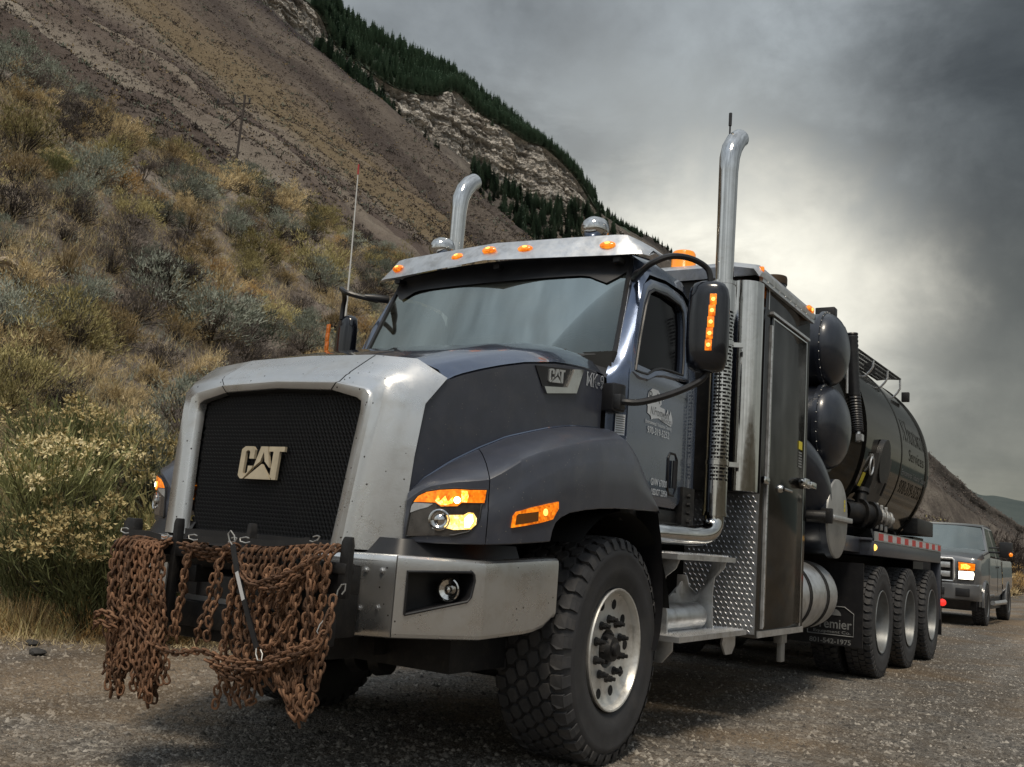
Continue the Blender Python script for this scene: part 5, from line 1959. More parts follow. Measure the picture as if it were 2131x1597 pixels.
ch = chain('large mass of rusty chain filling the right half of the rack', (.63, CY, .45))
b = [300]
for k in range(16):
    x = .398 + .030 * k + rng.normal(0, .003)
    zb = .50 + .03 * rng.random() - (.04 if 4 < k < 11 else 0)
    x2 = x - .035 + .03 * rng.random()
    y = CY + .012 + rng.normal(0, .007)
    lay(ch, np.concatenate([over(x, y, .925 + .002 * k), hang(x, x2, .905 + .002 * k, zb, y, .006)[1:]]), b)
ch = chain('tangled brown chain strands lying over the front of the right-hand chain mass', (.6, CY - .05, .45))
b = [300]
for k in range(9):
    x = .415 + .05 * k + rng.normal(0, .006)
    y = CY - .028 + rng.normal(0, .006)
    zt = .87 if k < 7 else .90
    lay(ch, hang(x, x - .03 + .04 * rng.random(), zt, .47 + .06 * rng.random(), y, .016), b)
for x0, z0, x1, z1, sag in ((.43, .90, .60, .83, .05), (.44, .865, .62, .82, .03), (.60, .83, .86, .945, .02), (.58, .80, .82, .90, .03), (.60, .60, .74, .72, .05), (.66, .74, .80, .93, -.01), (.80, .93, .84, .70, .0)):
    a = np.linspace(0, 1, 14)
    lay(ch, np.stack([x0 + (x1 - x0) * a, CY - .055 - .01 * np.sin(a * np.pi), z0 + (z1 - z0) * a - sag * np.sin(a * np.pi)], 1), b, flat=True)

ch = chain('chain ends trailing lowest, below the left part of the right-hand mass', (.48, CY, .33))
b = [200]
for k in range(8):
    x = .375 + .027 * k
    y = CY - .01 * (k % 3)
    lay(ch, hang(x + .01, x + .012 * (k - 3) * .3 + .01, .53, [.335, .36, .40, .37, .35, .38, .42, .42][k], y, .010), b)
a = np.linspace(0, 2 * np.pi, 20)
lay(ch, np.stack([.56 + .016 * np.cos(a), CY - .03 + 0 * a, .44 + .045 * np.sin(a)], 1), b)

ch = chain('pale dusty chain loops trailing to the lowest point at the right end', (.8, CY, .35))
b = [260]
for k in range(9):
    x = .72 + .019 * k
    y = CY - .012 * (k % 3)
    zb = [.45, .41, .39, .345, .37, .385, .40, .42, .47][k]
    lay(ch, hang(x - .02, x, .62, zb, y, .007), b)
for x0, x1, zb in ((.755, .81, .375), (.80, .86, .385), (.78, .845, .40), (.64, .70, .46)):
    a = np.linspace(0, np.pi, 16)
    lay(ch, np.stack([(x0 + x1) / 2 - (x1 - x0) / 2 * np.cos(a), CY - .035 + 0 * a, zb + .10 - .10 * np.sin(a)], 1), b)
for k in range(3):
    lay(ch, np.array([(.655 + .012 * k, CY - .05, .62), (.68 + .012 * k, CY - .055, .54), (.72 + .01 * k, CY - .05, .47), (.765, CY - .045, .42)]), b, flat=True)
ch = chain('long chain swagged in a shallow curve across the front from left bundle to right end', (.4, CY - .06, .52))
b = [120]
S1 = catmull([(-.095, CY - .06, .60), (0, CY - .06, .545), (.15, CY - .06, .52), (.31, CY - .06, .545), (.46, CY - .065, .53), (.64, CY - .07, .55), (.80, CY - .065, .615), (.88, CY - .05, .665), (.90, CY - .03, .76)], 50)
lay(ch, S1, b, flat=True)
lay(ch, S1[20:] + V(0, -.008, -.024), b, flat=True)
lay(ch, np.array([(.375, CY - .06, .50), (.45, CY - .062, .475), (.56, CY - .065, .47)]), b, flat=True)
lay(ch, np.array([(.895, CY - .02, .80), (.90, CY - .03, .70), (.885, CY - .03, .60), (.875, CY - .03, .49)]), b)

LV = np.array([v.co for v in LM.vertices])
LF = np.array([tuple(p.vertices) for p in LM.polygons])
for nm, ms in OVER.items():
    v = np.concatenate([LV @ np.array(m.to_3x3()).T + np.array(m.translation) for m in ms])
    f = np.concatenate([LF + len(LV) * i for i in range(len(ms))])
    o = bpy.data.objects.new('inner_links', fast_mesh('inner_links', v, f, M['rust'], True))
    COL.objects.link(o)
    o.parent = bpy.data.objects[nm]
    o['kind'] = 'stuff'

# rubber straps with wire hooks
def strap(label, pts, w=.022, lab=False):
    st = thing('rubber_strap', tuple(np.mean(pts, 0)), label, 'strap', 'rubber straps on the chain rack')
    P = catmull(pts, 14)
    mb = MB()
    d = P[-1] - P[0]
    u = np.cross(d / np.linalg.norm(d), V(0, -1, 0))
    u = u / np.linalg.norm(u) * w / 2
    mb.grid([P + u, P + u + V(0, -.006, 0), P - u + V(0, -.006, 0), P - u])
    part('band', mb, 'blackplastic', st)
    if lab:
        a, c = P[4], P[7]
        e = (c - a) / np.linalg.norm(c - a)
        part('label_patch', MB().add([a + u * .8 + V(0, -.0075, 0), c + u * .8 + V(0, -.0075, 0), c - u * .8 + V(0, -.0075, 0), a - u * .8 + V(0, -.0075, 0)], [(0, 1, 2, 3)]), 'whiteprint', st, smooth=0)
    for q, s in ((P[0], -1), (P[-1], 1)):
        e = d / np.linalg.norm(d) * s
        uu = u / np.linalg.norm(u)
        mb = MB().tube([q - e * .012, q + e * .02 + uu * .006 + V(0, -.008, 0), q + e * .045 + V(0, -.012, 0), q + e * .052 - uu * .012 + V(0, -.008, 0), q + e * .03 - uu * .016, q + e * .012 - uu * .012], .0028, 6)
        part('hook', mb, 'disc', st)


strap('long black rubber strap running diagonally down the right-hand chain mass, white label on it', [(.415, CY - .065, .945), (.47, CY - .072, .84), (.55, CY - .075, .70), (.615, CY - .078, .595)], lab=True)
strap('short black rubber strap lying along the top of the left bundles', [(-.27, CY - .01, .952), (-.16, CY - .015, .956), (-.05, CY - .02, .945)])
strap('short black rubber strap along the top rail between the two middle posts', [(.17, CY - .02, .952), (.24, CY - .022, .953), (.34, CY - .02, .955)])
strap('black rubber strap stretched along the top of the right-hand chain mass', [(.46, CY - .02, .962), (.58, CY - .022, .962), (.76, CY - .02, .985)])
strap('short black rubber strap hooked low at the right post of the rack', [(.898, CY, .80), (.890, CY - .02, .755), (.880, CY - .03, .72)], w=.014)
# ================================================================== pickup behind
PK = thing('pickup_truck', (-.32, 21.5, 0), 'silver pickup truck with lit headlights parked behind the tanker', 'pickup truck')
PX, PY = -.32, 18.6


def pv(x, y, z):
    return V(PX + x, PY + y, z)


def psec(y, hw, zb, zt, rd=.12, crown=.02):
    """half body cross-section as a full loop from left bottom over the top to right bottom"""
    h = [(hw * .93, zb), (hw, zb + .12), (hw * 1.0, (zb + zt) / 2), (hw * .985, zt - rd), (hw * .96, zt - rd * .35), (hw * .88, zt - .02), (hw * .6, zt + crown * .5), (0, zt + crown)]
    return [pv(-x, y, z) for x, z in h] + [pv(x, y, z) for x, z in h[::-1][1:]]


mb = MB()
mb.grid([psec(-.02, .90, .80, 1.28, .08), psec(.04, .95, .70, 1.36, .10), psec(.5, .985, .60, 1.45, .12), psec(1.3, 1.0, .55, 1.55, .12), psec(1.75, 1.0, .55, 1.56, .10)])
mb.grid([psec(1.75, 1.0, .55, 1.42, .06), psec(3.9, 1.0, .55, 1.42, .06)])
mb.grid([psec(3.93, 1.01, .62, 1.40, .05), psec(6.0, 1.01, .66, 1.42, .05), psec(6.02, .95, .7, 1.38, .05)])
mb.add(psec(-.02, .90, .80, 1.28, .08), [tuple(range(15))])
body = part('body', mb, 'whitepaint', PK, smooth=40)
# cabin
mb = MB()
cab_s = [(1.55, .93, 1.52), (2.35, .74, 2.10), (2.9, .74, 2.16), (3.7, .74, 2.12), (4.0, .82, 1.42)]
for sg in (1, -1):
    mb.grid([[pv(sg * .95, 1.5, 1.45), pv(sg * .90, 1.62, 1.56)], [pv(sg * .80, 2.26, 2.03), pv(sg * .74, 2.30, 2.04)]])
    mb.grid([[pv(sg * .97, 1.72, 1.42), pv(sg * .80, 2.36, 2.04), pv(sg * .80, 3.75, 2.04), pv(sg * .95, 3.95, 1.42)], [pv(sg * .93, 1.60, 1.50), pv(sg * .76, 2.28, 2.09), pv(sg * .76, 3.75, 2.09), pv(sg * .88, 4.0, 1.42)]])
    for y in (2.92, 3.05):
        mb.grid([[pv(sg * .965, y, 1.42), pv(sg * .965, y + .07, 1.42)], [pv(sg * .802, y, 2.05), pv(sg * .802, y + .07, 2.05)]])
mb.grid([[pv(x, y, z - .03 * (abs(x) / .76) ** 3) for x in np.linspace(-.77, .77, 9)] for y, z in ((2.26, 2.09), (2.5, 2.14), (3.0, 2.165), (3.75, 2.13), (3.85, 2.05))])
part('cabin', mb, 'whitepaint', PK, smooth=40)
mb = MB().grid([[pv(x * .90, 1.62 - .06 * (1 - x * x), 1.55) for x in np.linspace(-1, 1, 9)], [pv(x * .74, 2.30 - .05 * (1 - x * x), 2.075) for x in np.linspace(-1, 1, 9)]])
part('windscreen', mb, 'carglass', PK, smooth=50)
for sg in (1, -1):
    mb = MB().add([pv(sg * .955, 1.80, 1.44), pv(sg * .955, 2.92, 1.44), pv(sg * .805, 2.92, 2.03), pv(sg * .805, 2.40, 2.03)], [(0, 1, 2, 3)])
    part('side_window', mb, 'carglass', PK, smooth=0)
    mb = MB().add([pv(sg * .955, 3.12, 1.44), pv(sg * .955, 3.82, 1.44), pv(sg * .805, 3.66, 2.03), pv(sg * .805, 3.12, 2.03)], [(0, 1, 2, 3)])
    part('side_window', mb, 'carglass', PK, smooth=0)
mb = MB()
mb.grid([[pv(x, y, 1.46) for x in (-.9, .9)] for y in (1.65, 3.9)])
mb.bb(pv(-.85, 1.75, 1.46), pv(.85, 2.0, 1.56))
for x in (-.4, .4):
    mb.bb(pv(x - .25, 2.6, 1.46), pv(x + .25, 2.75, 1.85))
mb.grid([[pv(-.85, 3.9, z), pv(.85, 3.9, z)] for z in (1.45, 1.6)])
part('cabin_lining', mb, 'interior', PK, smooth=0)
# grille
mb = MB().bb(pv(-.50, -.03, .88), pv(.50, 0.0, 1.29))
part('grille_opening', mb, 'void', PK, smooth=0)
mb = MB()
L = [(-.51, .86), (.51, .86), (.53, .90), (.53, 1.28), (.50, 1.31), (-.50, 1.31), (-.53, 1.28), (-.53, .90), (-.51, .86)]
mb.tube([pv(x, -.05, z) for x, z in L], .026, 6)
for z in (1.0, 1.18):
    mb.bb(pv(-.46, -.075, z - .055), pv(.46, -.03, z + .055))
part('grille_bars', mb, 'alu', PK, bevel=.01)
mb = MB()
mb.lathe([(0, .16), (.01, .15), (.012, 0)], pv(0, -.09, 1.09), (0, -1, 0), 16)
part('grille_badge', mb, 'black', PK)
for sg in (1, -1):
    mb = MB().prism([(.60, .90), (.90, .90), (.93, 1.25), (.58, 1.27)], pv(0, -.06, 0) * V(0, 1, 1) + V(PX, 0, 0), (sg, 0, 0), (0, 0, 1), (0, .12, 0))
    hl = part('headlight', mb, 'lampglass', PK, bevel=.01)
    mb = MB().prism([(.62, .92), (.88, .92), (.90, 1.02), (.89, 1.07), (.62, 1.07)], pv(0, -.072, 0) * V(0, 1, 1) + V(PX, 0, 0), (sg, 0, 0), (0, 0, 1), (0, .02, 0))
    part('low_beam', mb, 'lamphot', hl, smooth=0)
    mb = MB().prism([(.62, 1.09), (.91, 1.10), (.92, 1.23), (.61, 1.25)], pv(0, -.070, 0) * V(0, 1, 1) + V(PX, 0, 0), (sg, 0, 0), (0, 0, 1), (0, .02, 0))
    part('turn_lens', mb, 'amber', hl, smooth=0)
    mb = MB().prism([(.66, 1.12), (.80, 1.12), (.84, 1.17), (.76, 1.22), (.66, 1.21)], pv(0, -.080, 0) * V(0, 1, 1) + V(PX, 0, 0), (sg, 0, 0), (0, 0, 1), (0, .02, 0))
    part('bulb', mb, 'ambhot', hl, smooth=0)
    mb = MB()
    mb.bb(pv(sg * .95, 1.80, 1.50), pv(sg * 1.19, 1.84, 1.54))
    mb.bb(pv(sg * .95, 1.80, 1.60), pv(sg * 1.19, 1.84, 1.63))
    mb.bb(pv(sg * 1.17, 1.70, 1.42), pv(sg * 1.41, 1.84, 1.745))
    mr = part('mirror', mb, 'blackplastic', PK, bevel=.02)
    part('signal_lamp', MB().lathe([(0, .045), (.02, .03), (.03, 0)], pv(sg * 1.39, 1.70, 1.49), (sg * .6, -.8, 0), 12), 'amber', mr)
    for y, r in ((.95, .42), (5.05, .42)):
        mb = MB()
        a = np.linspace(R(-5), R(185), 20)
        P = [[pv(sg * 1.0, y - rr * math.cos(q), .42 + rr * math.sin(q)) for q in a] for rr in (r + .03, r + .08)]
        P2 = [[p + V(sg * .022, 0, 0) for p in P[0]], [p + V(sg * .018, 0, 0) for p in P[1]], [p + V(-sg * .02, 0, .0) for p in P[1]]]
        mb.grid([[p + V(-sg * .08, 0, 0) for p in P[0]]] + P2)
        part('wheel_arch', mb, 'whitepaint', PK, smooth=40)
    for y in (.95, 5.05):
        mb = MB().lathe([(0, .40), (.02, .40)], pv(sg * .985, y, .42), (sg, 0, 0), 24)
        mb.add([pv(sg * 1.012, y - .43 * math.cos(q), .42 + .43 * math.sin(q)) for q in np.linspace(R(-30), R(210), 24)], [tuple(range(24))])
        part('arch_shade_disc', mb, 'void', PK, smooth=0)  # flat dark disc, painted shade for the inside of the wheel arch
    mb = MB().tube([pv(sg * 1.05, 1.6, .46), pv(sg * 1.06, 1.75, .45), pv(sg * 1.06, 3.8, .45), pv(sg * 1.05, 3.95, .46)], .05, 8)
    part('side_step', mb, 'alu', PK)
    mb = MB()
    mb.bb(pv(sg * 1.0, 2.95, 1.20), pv(sg * 1.02, 3.08, 1.24))
    part('door_handle', mb, 'black', PK, bevel=.005)
    for y in (1.45, 2.98, 3.88):
        part('door_seam', MB().bb(pv(sg * 1.000, y - .006, .62), pv(sg * 1.004, y + .006, 1.38)), 'void', PK, smooth=0)
# bumper
mb = MB()
P = []
for x, y in ((-1.0, .25), (-.97, .02), (-.85, -.10), (-.5, -.16), (0, -.18), (.5, -.16), (.85, -.10), (.97, .02), (1.0, .25)):
    P.append([pv(x, y + .05, .50), pv(x, y, .53), pv(x, y - .02, .66), pv(x, y - .01, .80), pv(x, y + .06, .83)])
mb.grid(P)
bm_ = part('bumper', mb, 'whitepaint', PK, smooth=50)
for sg in (1, -1):
    mb = MB().box(pv(sg * .70, -.145, .66), (.26, .03, .17), rz=sg * .15)
    part('bumper_vent', mb, 'blackplastic', bm_, bevel=.02)
mb = MB().box(pv(0, -.19, .665), (.75, .03, .15))
part('bumper_vent', mb, 'blackplastic', bm_, bevel=.02)
mb = MB()
mb.grid([[pv(x, -.08 - .04 * (1 - x * x), .50), pv(x * .95, .02, .34)] for x in np.linspace(-.85, .85, 9)])
mb.bb(pv(-.9, .3, .3), pv(.9, 6.0, .6))
part('air_dam', mb, 'blackplastic', PK)
pt = tyre_mesh(.42, .27, .24, 4, 40, False)
prim = MB().lathe([(.09, .235), (.12, .245), (.125, .235), (.10, .22), (.06, .20), (.07, .08), (.1, .07), (.1, 0)], (0, 0, 0), (1, 0, 0), 32).mesh('wheel', M['rim2'], 40)
for y in (.95, 5.05):
    for sg in (1, -1):
        w = bpy.data.objects.new('wheel', prim)
        COL.objects.link(w)
        w.parent = PK
        w.location = Vector(pv(sg * .90, y, .42)) - PK.location
        w.rotation_euler = (rng.random() * 6, 0, 0 if sg > 0 else math.pi)
        for nm, me in (('tyre', pt[0]), ('tread', pt[1])):
            o = bpy.data.objects.new(nm, me)
            COL.objects.link(o)
            o.parent = w
# ================================================================== GROUND
def gmat():
    m = bpy.data.materials.new('gravel_ground')
    m.use_nodes = True
    t = NT(m.node_tree)
    b = m.node_tree.nodes['Principled BSDF']
    g = t.n('ShaderNodeTexCoord').outputs['Object']
    big = t.noise(g, .35, 6, .6, .3)
    mid = t.noise(g, 2.6, 6, .65)
    v1 = t.n('ShaderNodeTexVoronoi', {'Vector': g, 'Scale': 50.0, 'Randomness': 1.0})
    v2 = t.n('ShaderNodeTexVoronoi', {'Vector': g, 'Scale': 125.0, 'Randomness': 1.0})
    stone = t.n('ShaderNodeSeparateColor', {0: v1.outputs['Color']}).outputs[0]
    stone2 = t.n('ShaderNodeSeparateColor', {0: v2.outputs['Color']}).outputs[0]
    c1 = t.ramp(stone, [(0.0, (.06, .056, .052)), (.5, (.16, .15, .138)), (.8, (.24, .222, .198)), (1.0, (.36, .335, .30))])
    c2 = t.ramp(stone2, [(0.0, (.055, .048, .042)), (.6, (.16, .138, .114)), (1.0, (.31, .275, .23))])
    col = t.mix(t.smooth(mid, .40, .60), c1, c2)
    earth = t.mix(stone2, (.11, .078, .048), (.26, .19, .12))
    col = t.mix(t.math('MULTIPLY', t.smooth(big, .42, .60), .75), col, earth)
    tv_ = t.n('ShaderNodeVectorMath', {0: g, 1: (1.1, .10, 1)}, operation='MULTIPLY').outputs[0]
    col = t.n('ShaderNodeHueSaturation', {'Color': col, 'Value': t.math('ADD', t.math('MULTIPLY', t.smooth(t.noise(tv_, 1.0, 4, .5, .2), .38, .62), .5), .72)}).outputs[0]
    m.node_tree.links.new(col, b.inputs['Base Color'])
    b.inputs['Roughness'].default_value = .9
    b.inputs['Specular IOR Level'].default_value = .25
    h = t.math('ADD', t.math('MULTIPLY', v1.outputs['Distance'], -.9), t.math('MULTIPLY', v2.outputs['Distance'], -.5))
    bp = t.n('ShaderNodeBump', {'Height': h, 'Strength': .9, 'Distance': .016})
    m.node_tree.links.new(bp.outputs[0], b.inputs['Normal'])
    return m


GM = gmat()


def gz(x, y):
    return .035 * fbm(x * .5 + 9, y * .5, 4, 3) * np.clip((np.hypot(x - 0, y - 4.5) - 0) / 6, .15, 1.0)


# one sheet: fine near, coarse far
ax = np.unique(np.concatenate([np.linspace(-14, 22, 190), np.linspace(-60, 90, 60), np.array([-6000, -3000, -1500, -700, -300, -150, 150, 300, 700, 1500, 3000, 6000])]))
ay = np.unique(np.concatenate([np.linspace(-6, 30, 190), np.linspace(-60, 130, 70), np.array([-6000, -2000, -700, -300, -150, 180, 300, 700, 1500, 3000, 6000, 9000])]))
gx, gy = np.meshgrid(ax, ay, indexing='ij')
near = np.clip(1 - np.hypot(gx, gy - 10) / 120, 0, 1)
gzv = gz(gx, gy) * near
mbv = np.stack([gx, gy, gzv], -1).reshape(-1, 3)
ny = len(ay)
ii, jj = np.meshgrid(np.arange(len(ax) - 1), np.arange(ny - 1), indexing='ij')
q = (ii * ny + jj).ravel()
gme = fast_mesh('gravel_ground', mbv, np.stack([q, q + ny, q + ny + 1, q + 1], 1), GM, True)
go = link('gravel_ground', gme)
go['kind'] = 'structure'

# loose stones near the camera
def pebble_mesh(n, rmin, rmax, a0, a1, smin, smax, seed):
    r_ = np.random.default_rng(seed)
    u = r_.random(n)
    rad = rmin * (rmax / rmin) ** u
    th = a0 + (a1 - a0) * r_.random(n)
    px_ = cam.location.x - rad * np.sin(th)
    py_ = cam.location.y + rad * np.cos(th)
    ok = py_ > -12
    px_, py_ = px_[ok], py_[ok]
    n = len(px_)
    s = smin * (smax / smin) ** (r_.random(n) ** 2.2)
    base = np.array([(1, 0, 0), (.31, .95, 0), (-.81, .59, 0), (-.81, -.59, 0), (.31, -.95, 0), (.12, .1, .8), (-.1, -.15, .72)])
    vs = np.repeat(base[None], n, 0) * (.7 + .6 * r_.random((n, 7, 1)))
    vs[:, :, 1] *= (.55 + .45 * r_.random((n, 1)))
    vs[:, :, 2] *= (.5 + .6 * r_.random((n, 1)))
    a = r_.random(n) * 6.28
    c, d = np.cos(a)[:, None], np.sin(a)[:, None]
    x, y = vs[:, :, 0] * c - vs[:, :, 1] * d, vs[:, :, 0] * d + vs[:, :, 1] * c
    V_ = np.stack([x, y, vs[:, :, 2]], -1) * s[:, None, None]
    V_[:, :, 0] += px_[:, None]
    V_[:, :, 1] += py_[:, None]
    nr = np.clip(1 - np.hypot(px_, py_ - 10) / 120, 0, 1)
    V_[:, :, 2] += (gz(px_, py_) * nr - .15 * s)[:, None]
    T_ = np.array([(0, 1, 5), (1, 2, 5), (2, 6, 5), (2, 3, 6), (3, 4, 6), (4, 0, 5), (4, 5, 6)])
    F_ = (T_[None] + 7 * np.arange(n)[:, None, None]).reshape(-1, 3)
    return V_.reshape(-1, 3), F_


def stone_mat(name, lo, hi, seed):
    m = bpy.data.materials.new(name)
    m.use_nodes = True
    t = NT(m.node_tree)
    b = m.node_tree.nodes['Principled BSDF']
    g = t.n('ShaderNodeTexCoord').outputs['Object']
    v = t.n('ShaderNodeTexWhiteNoise', {'Vector': t.n('ShaderNodeVectorMath', {0: g, 1: (.045, .045, .045)}, operation='SNAP').outputs[0]}).outputs['Value']
    big = t.noise(g, .35, 6, .6, .3)
    col = t.ramp(v, [(0, lo), (.75, tuple((a + b_) / 2 for a, b_ in zip(lo, hi))), (1, hi)])
    col = t.mix(t.math('MULTIPLY', t.smooth(big, .42, .60), .6), col, t.mix(v, (.09, .066, .043), (.26, .20, .135)))
    m.node_tree.links.new(col, b.inputs['Base Color'])
    b.inputs['Roughness'].default_value = .85
    return m


pv_, pf_ = pebble_mesh(110000, 2.6, 24, R(2), R(66), .006, .027, 5)
gr = link('loose_gravel', fast_mesh('loose_gravel', pv_, pf_, stone_mat('gravel_stones', (.045, .041, .036), (.38, .35, .305), 1)))
gr['kind'] = 'stuff'
gr['label'] = 'loose grey gravel strewn over the lot'
pv_, pf_ = pebble_mesh(1500, 3.0, 24, R(2), R(66), .014, .030, 8)
gr = link('coarse_gravel', fast_mesh('coarse_gravel', pv_, pf_, stone_mat('coarse_stones', (.05, .047, .044), (.40, .375, .34), 2)))
gr['kind'] = 'stuff'
gr['label'] = 'larger stones scattered in the gravel'

# ================================================================== HILLS
def soil_mat(name, cols, scale, rough=.95, bump=.6, bscale=1.2, bdist=.3, streak=None, fine=None):
    m = bpy.data.materials.new(name)
    m.use_nodes = True
    t = NT(m.node_tree)
    b = m.node_tree.nodes['Principled BSDF']
    g = t.n('ShaderNodeTexCoord').outputs['Object']
    nz = t.noise(g, scale, 8, .65, .4)
    col = t.ramp(nz, cols)
    if fine:
        f = t.noise(g, fine[0], 6, .7)
        col = t.mix(t.math('MULTIPLY', t.smooth(f, .5, .68), fine[2]), col, fine[1])
    m.node_tree.links.new(col, b.inputs['Base Color'])
    b.inputs['Roughness'].default_value = rough
    b.inputs['Specular IOR Level'].default_value = .1
    h = t.noise(g, bscale, 8, .7)
    bp = t.n('ShaderNodeBump', {'Height': h, 'Strength': bump, 'Distance': bdist})
    m.node_tree.links.new(bp.outputs[0], b.inputs['Normal'])
    return m


def surface(name, rows, nu, nv, m, disp=None, uv=False):
    """rows: lists of control points (all the same count); smooth grid through them"""
    A = np.stack([catmull(r, nu) for r in rows], 0)          # rows x nu x 3
    G = np.stack([catmull(A[:, i], nv) for i in range(nu)], 1)   # nv x nu x 3
    if disp is not None:
        G = disp(G)
    nvv, nuu = G.shape[:2]
    i2, j2 = np.meshgrid(np.arange(nvv - 1), np.arange(nuu - 1), indexing='ij')
    q = (i2 * nuu + j2).ravel()
    F = np.stack([q, q + 1, q + nuu + 1, q + nuu], 1)
    me = fast_mesh(name, G.reshape(-1, 3), F, m, True)
    if uv:
        l = me.uv_layers.new(name='UVMap')
        vi = np.empty(len(me.loops), np.int32)
        me.loops.foreach_get('vertex_index', vi)
        uvs = np.stack([(vi % nuu) / (nuu - 1), (vi // nuu) / (nvv - 1)], 1).astype(np.float32)
        l.data.foreach_set('uv', uvs.ravel())
    o = link(name, me)
    o['kind'] = 'structure'
    return o, G


def normals(G):
    du = np.gradient(G, axis=1)
    dv = np.gradient(G, axis=0)
    n = np.cross(du, dv)
    n /= np.linalg.norm(n, axis=2)[:, :, None] + 1e-9
    n *= np.sign(n[:, :, 2:3] + 1e-9)
    return n


# near bank
FOOT = [(-9.5, -4.5, -.06), (-6.4, .7, -.06), (-5.4, 1.35, -.06), (-4.7, 1.75, -.06), (-4.15, 2.15, -.06), (-3.7, 3.0, -.06), (-3.3, 6.5, -.06), (-3.1, 12, -.06), (-3.0, 20, -.06), (-2.9, 29, -.06), (-2.8, 46, -.06), (-4, 84, -.06)]
CREST = [(-20.4, 1.0, 11.1), (-19.5, 4.8, 11.7), (-19.3, 6.6, 11.9), (-19.1, 8.2, 11.7), (-19.3, 10.0, 11.8), (-19.4, 11.7, 11.6), (-20.4, 15.5, 11.8), (-21.7, 20.1, 12.5), (-24.1, 26.3, 13.5), (-27.4, 34.0, 14.6), (-34.2, 50.2, 16.5), (-40.7, 86.8, 14.7)]
FOOT, CREST = np.array(FOOT, float), np.array(CREST, float)
CREST[:, 2] -= .7
MIDR = FOOT * .58 + CREST * .42 + V(0, 0, -.35)
LOWR = FOOT * .88 + CREST * .12 + V(0, 0, -.25)
BACK = CREST + V(-9, 4, -1.0)
BACK2 = CREST + V(-26, 12, -9)


def d_bank(G):
    n = normals(G)
    x, y = G[:, :, 0], G[:, :, 1]
    v = np.linspace(0, 1, G.shape[0])[:, None]
    amp = np.clip(v * 8, 0, 1)
    h = .9 * fbm(x * .22, y * .22, 4, 11) + .35 * fbm(x * .9, y * .9, 3, 21) + .10 * fbm(x * 3.1, y * 3.1, 3, 5)
    return G + n * (h * amp)[:, :, None]


bank_m = soil_mat('bank_soil', [(.30, (.10, .082, .066)), (.45, (.17, .14, .115)), (.58, (.25, .215, .185)), (.72, (.32, .285, .25))], .55, bump=.8, bscale=7, bdist=.12, fine=(9.0, (.34, .30, .265), .55))
bank, GB = surface('hillside', [FOOT, LOWR, MIDR, CREST, BACK, BACK2], 260, 150, bank_m, d_bank)

# middle slope: a spur of scree and dry grass
L0 = [(-143.4, 28.5, 74.0), (-110.9, 34.1, 53.3), (-87.6, 38.7, 40.0), (-75.1, 41.4, 33.3), (-66.5, 45.6, 27.5)]
L1 = [(-174.9, 63.2, 98.1), (-137.1, 73.8, 75.9), (-108.8, 81.0, 57.9), (-80.5, 82.9, 40.0), (-64.7, 83.5, 29.5)]
L2 = [(-202.2, 100.4, 130.2), (-161.7, 110.1, 97.9), (-129.8, 118.3, 75.0), (-99.5, 119.7, 53.8), (-77.3, 117.6, 37.3)]
L3 = [(-224.1, 142.8, 167.4), (-189.6, 156.1, 136.3), (-134.4, 162.2, 89.4), (-105.0, 159.2, 63.3), (-76.2, 147.3, 41.3)]
L4 = [(-274.8, 162.8, 180.8), (-240.9, 182.8, 147.2), (-181.7, 196.4, 96.0), (-147.1, 195.5, 67.9), (-114.1, 190.5, 42.0)]
Lm = [(-150, -70, 70.0), (-118, -50, 50.3), (-95, -35, 37.0), (-82, -25, 30.3), (-70, -15, 22.5)]
# carry every fall line on down to the valley floor
down = lambda L: L + [(L[-1][0] + 42, L[-1][1] - 4, -1.0)]


def d_slope(G):
    n = normals(G)
    nv, nu = G.shape[:2]
    v = np.linspace(0, 1, nv)[:, None] * np.ones((1, nu))
    u = np.ones((nv, 1)) * np.linspace(0, 1, nu)[None]
    h = 7.0 * fbm(v * 16, u * 2.2, 3, 31) + 3.6 * fbm(v * 55, u * 7, 3, 41) + 1.4 * fbm(G[:, :, 0] * .12, G[:, :, 1] * .12, 4, 51)
    return G + n * h[:, :, None]


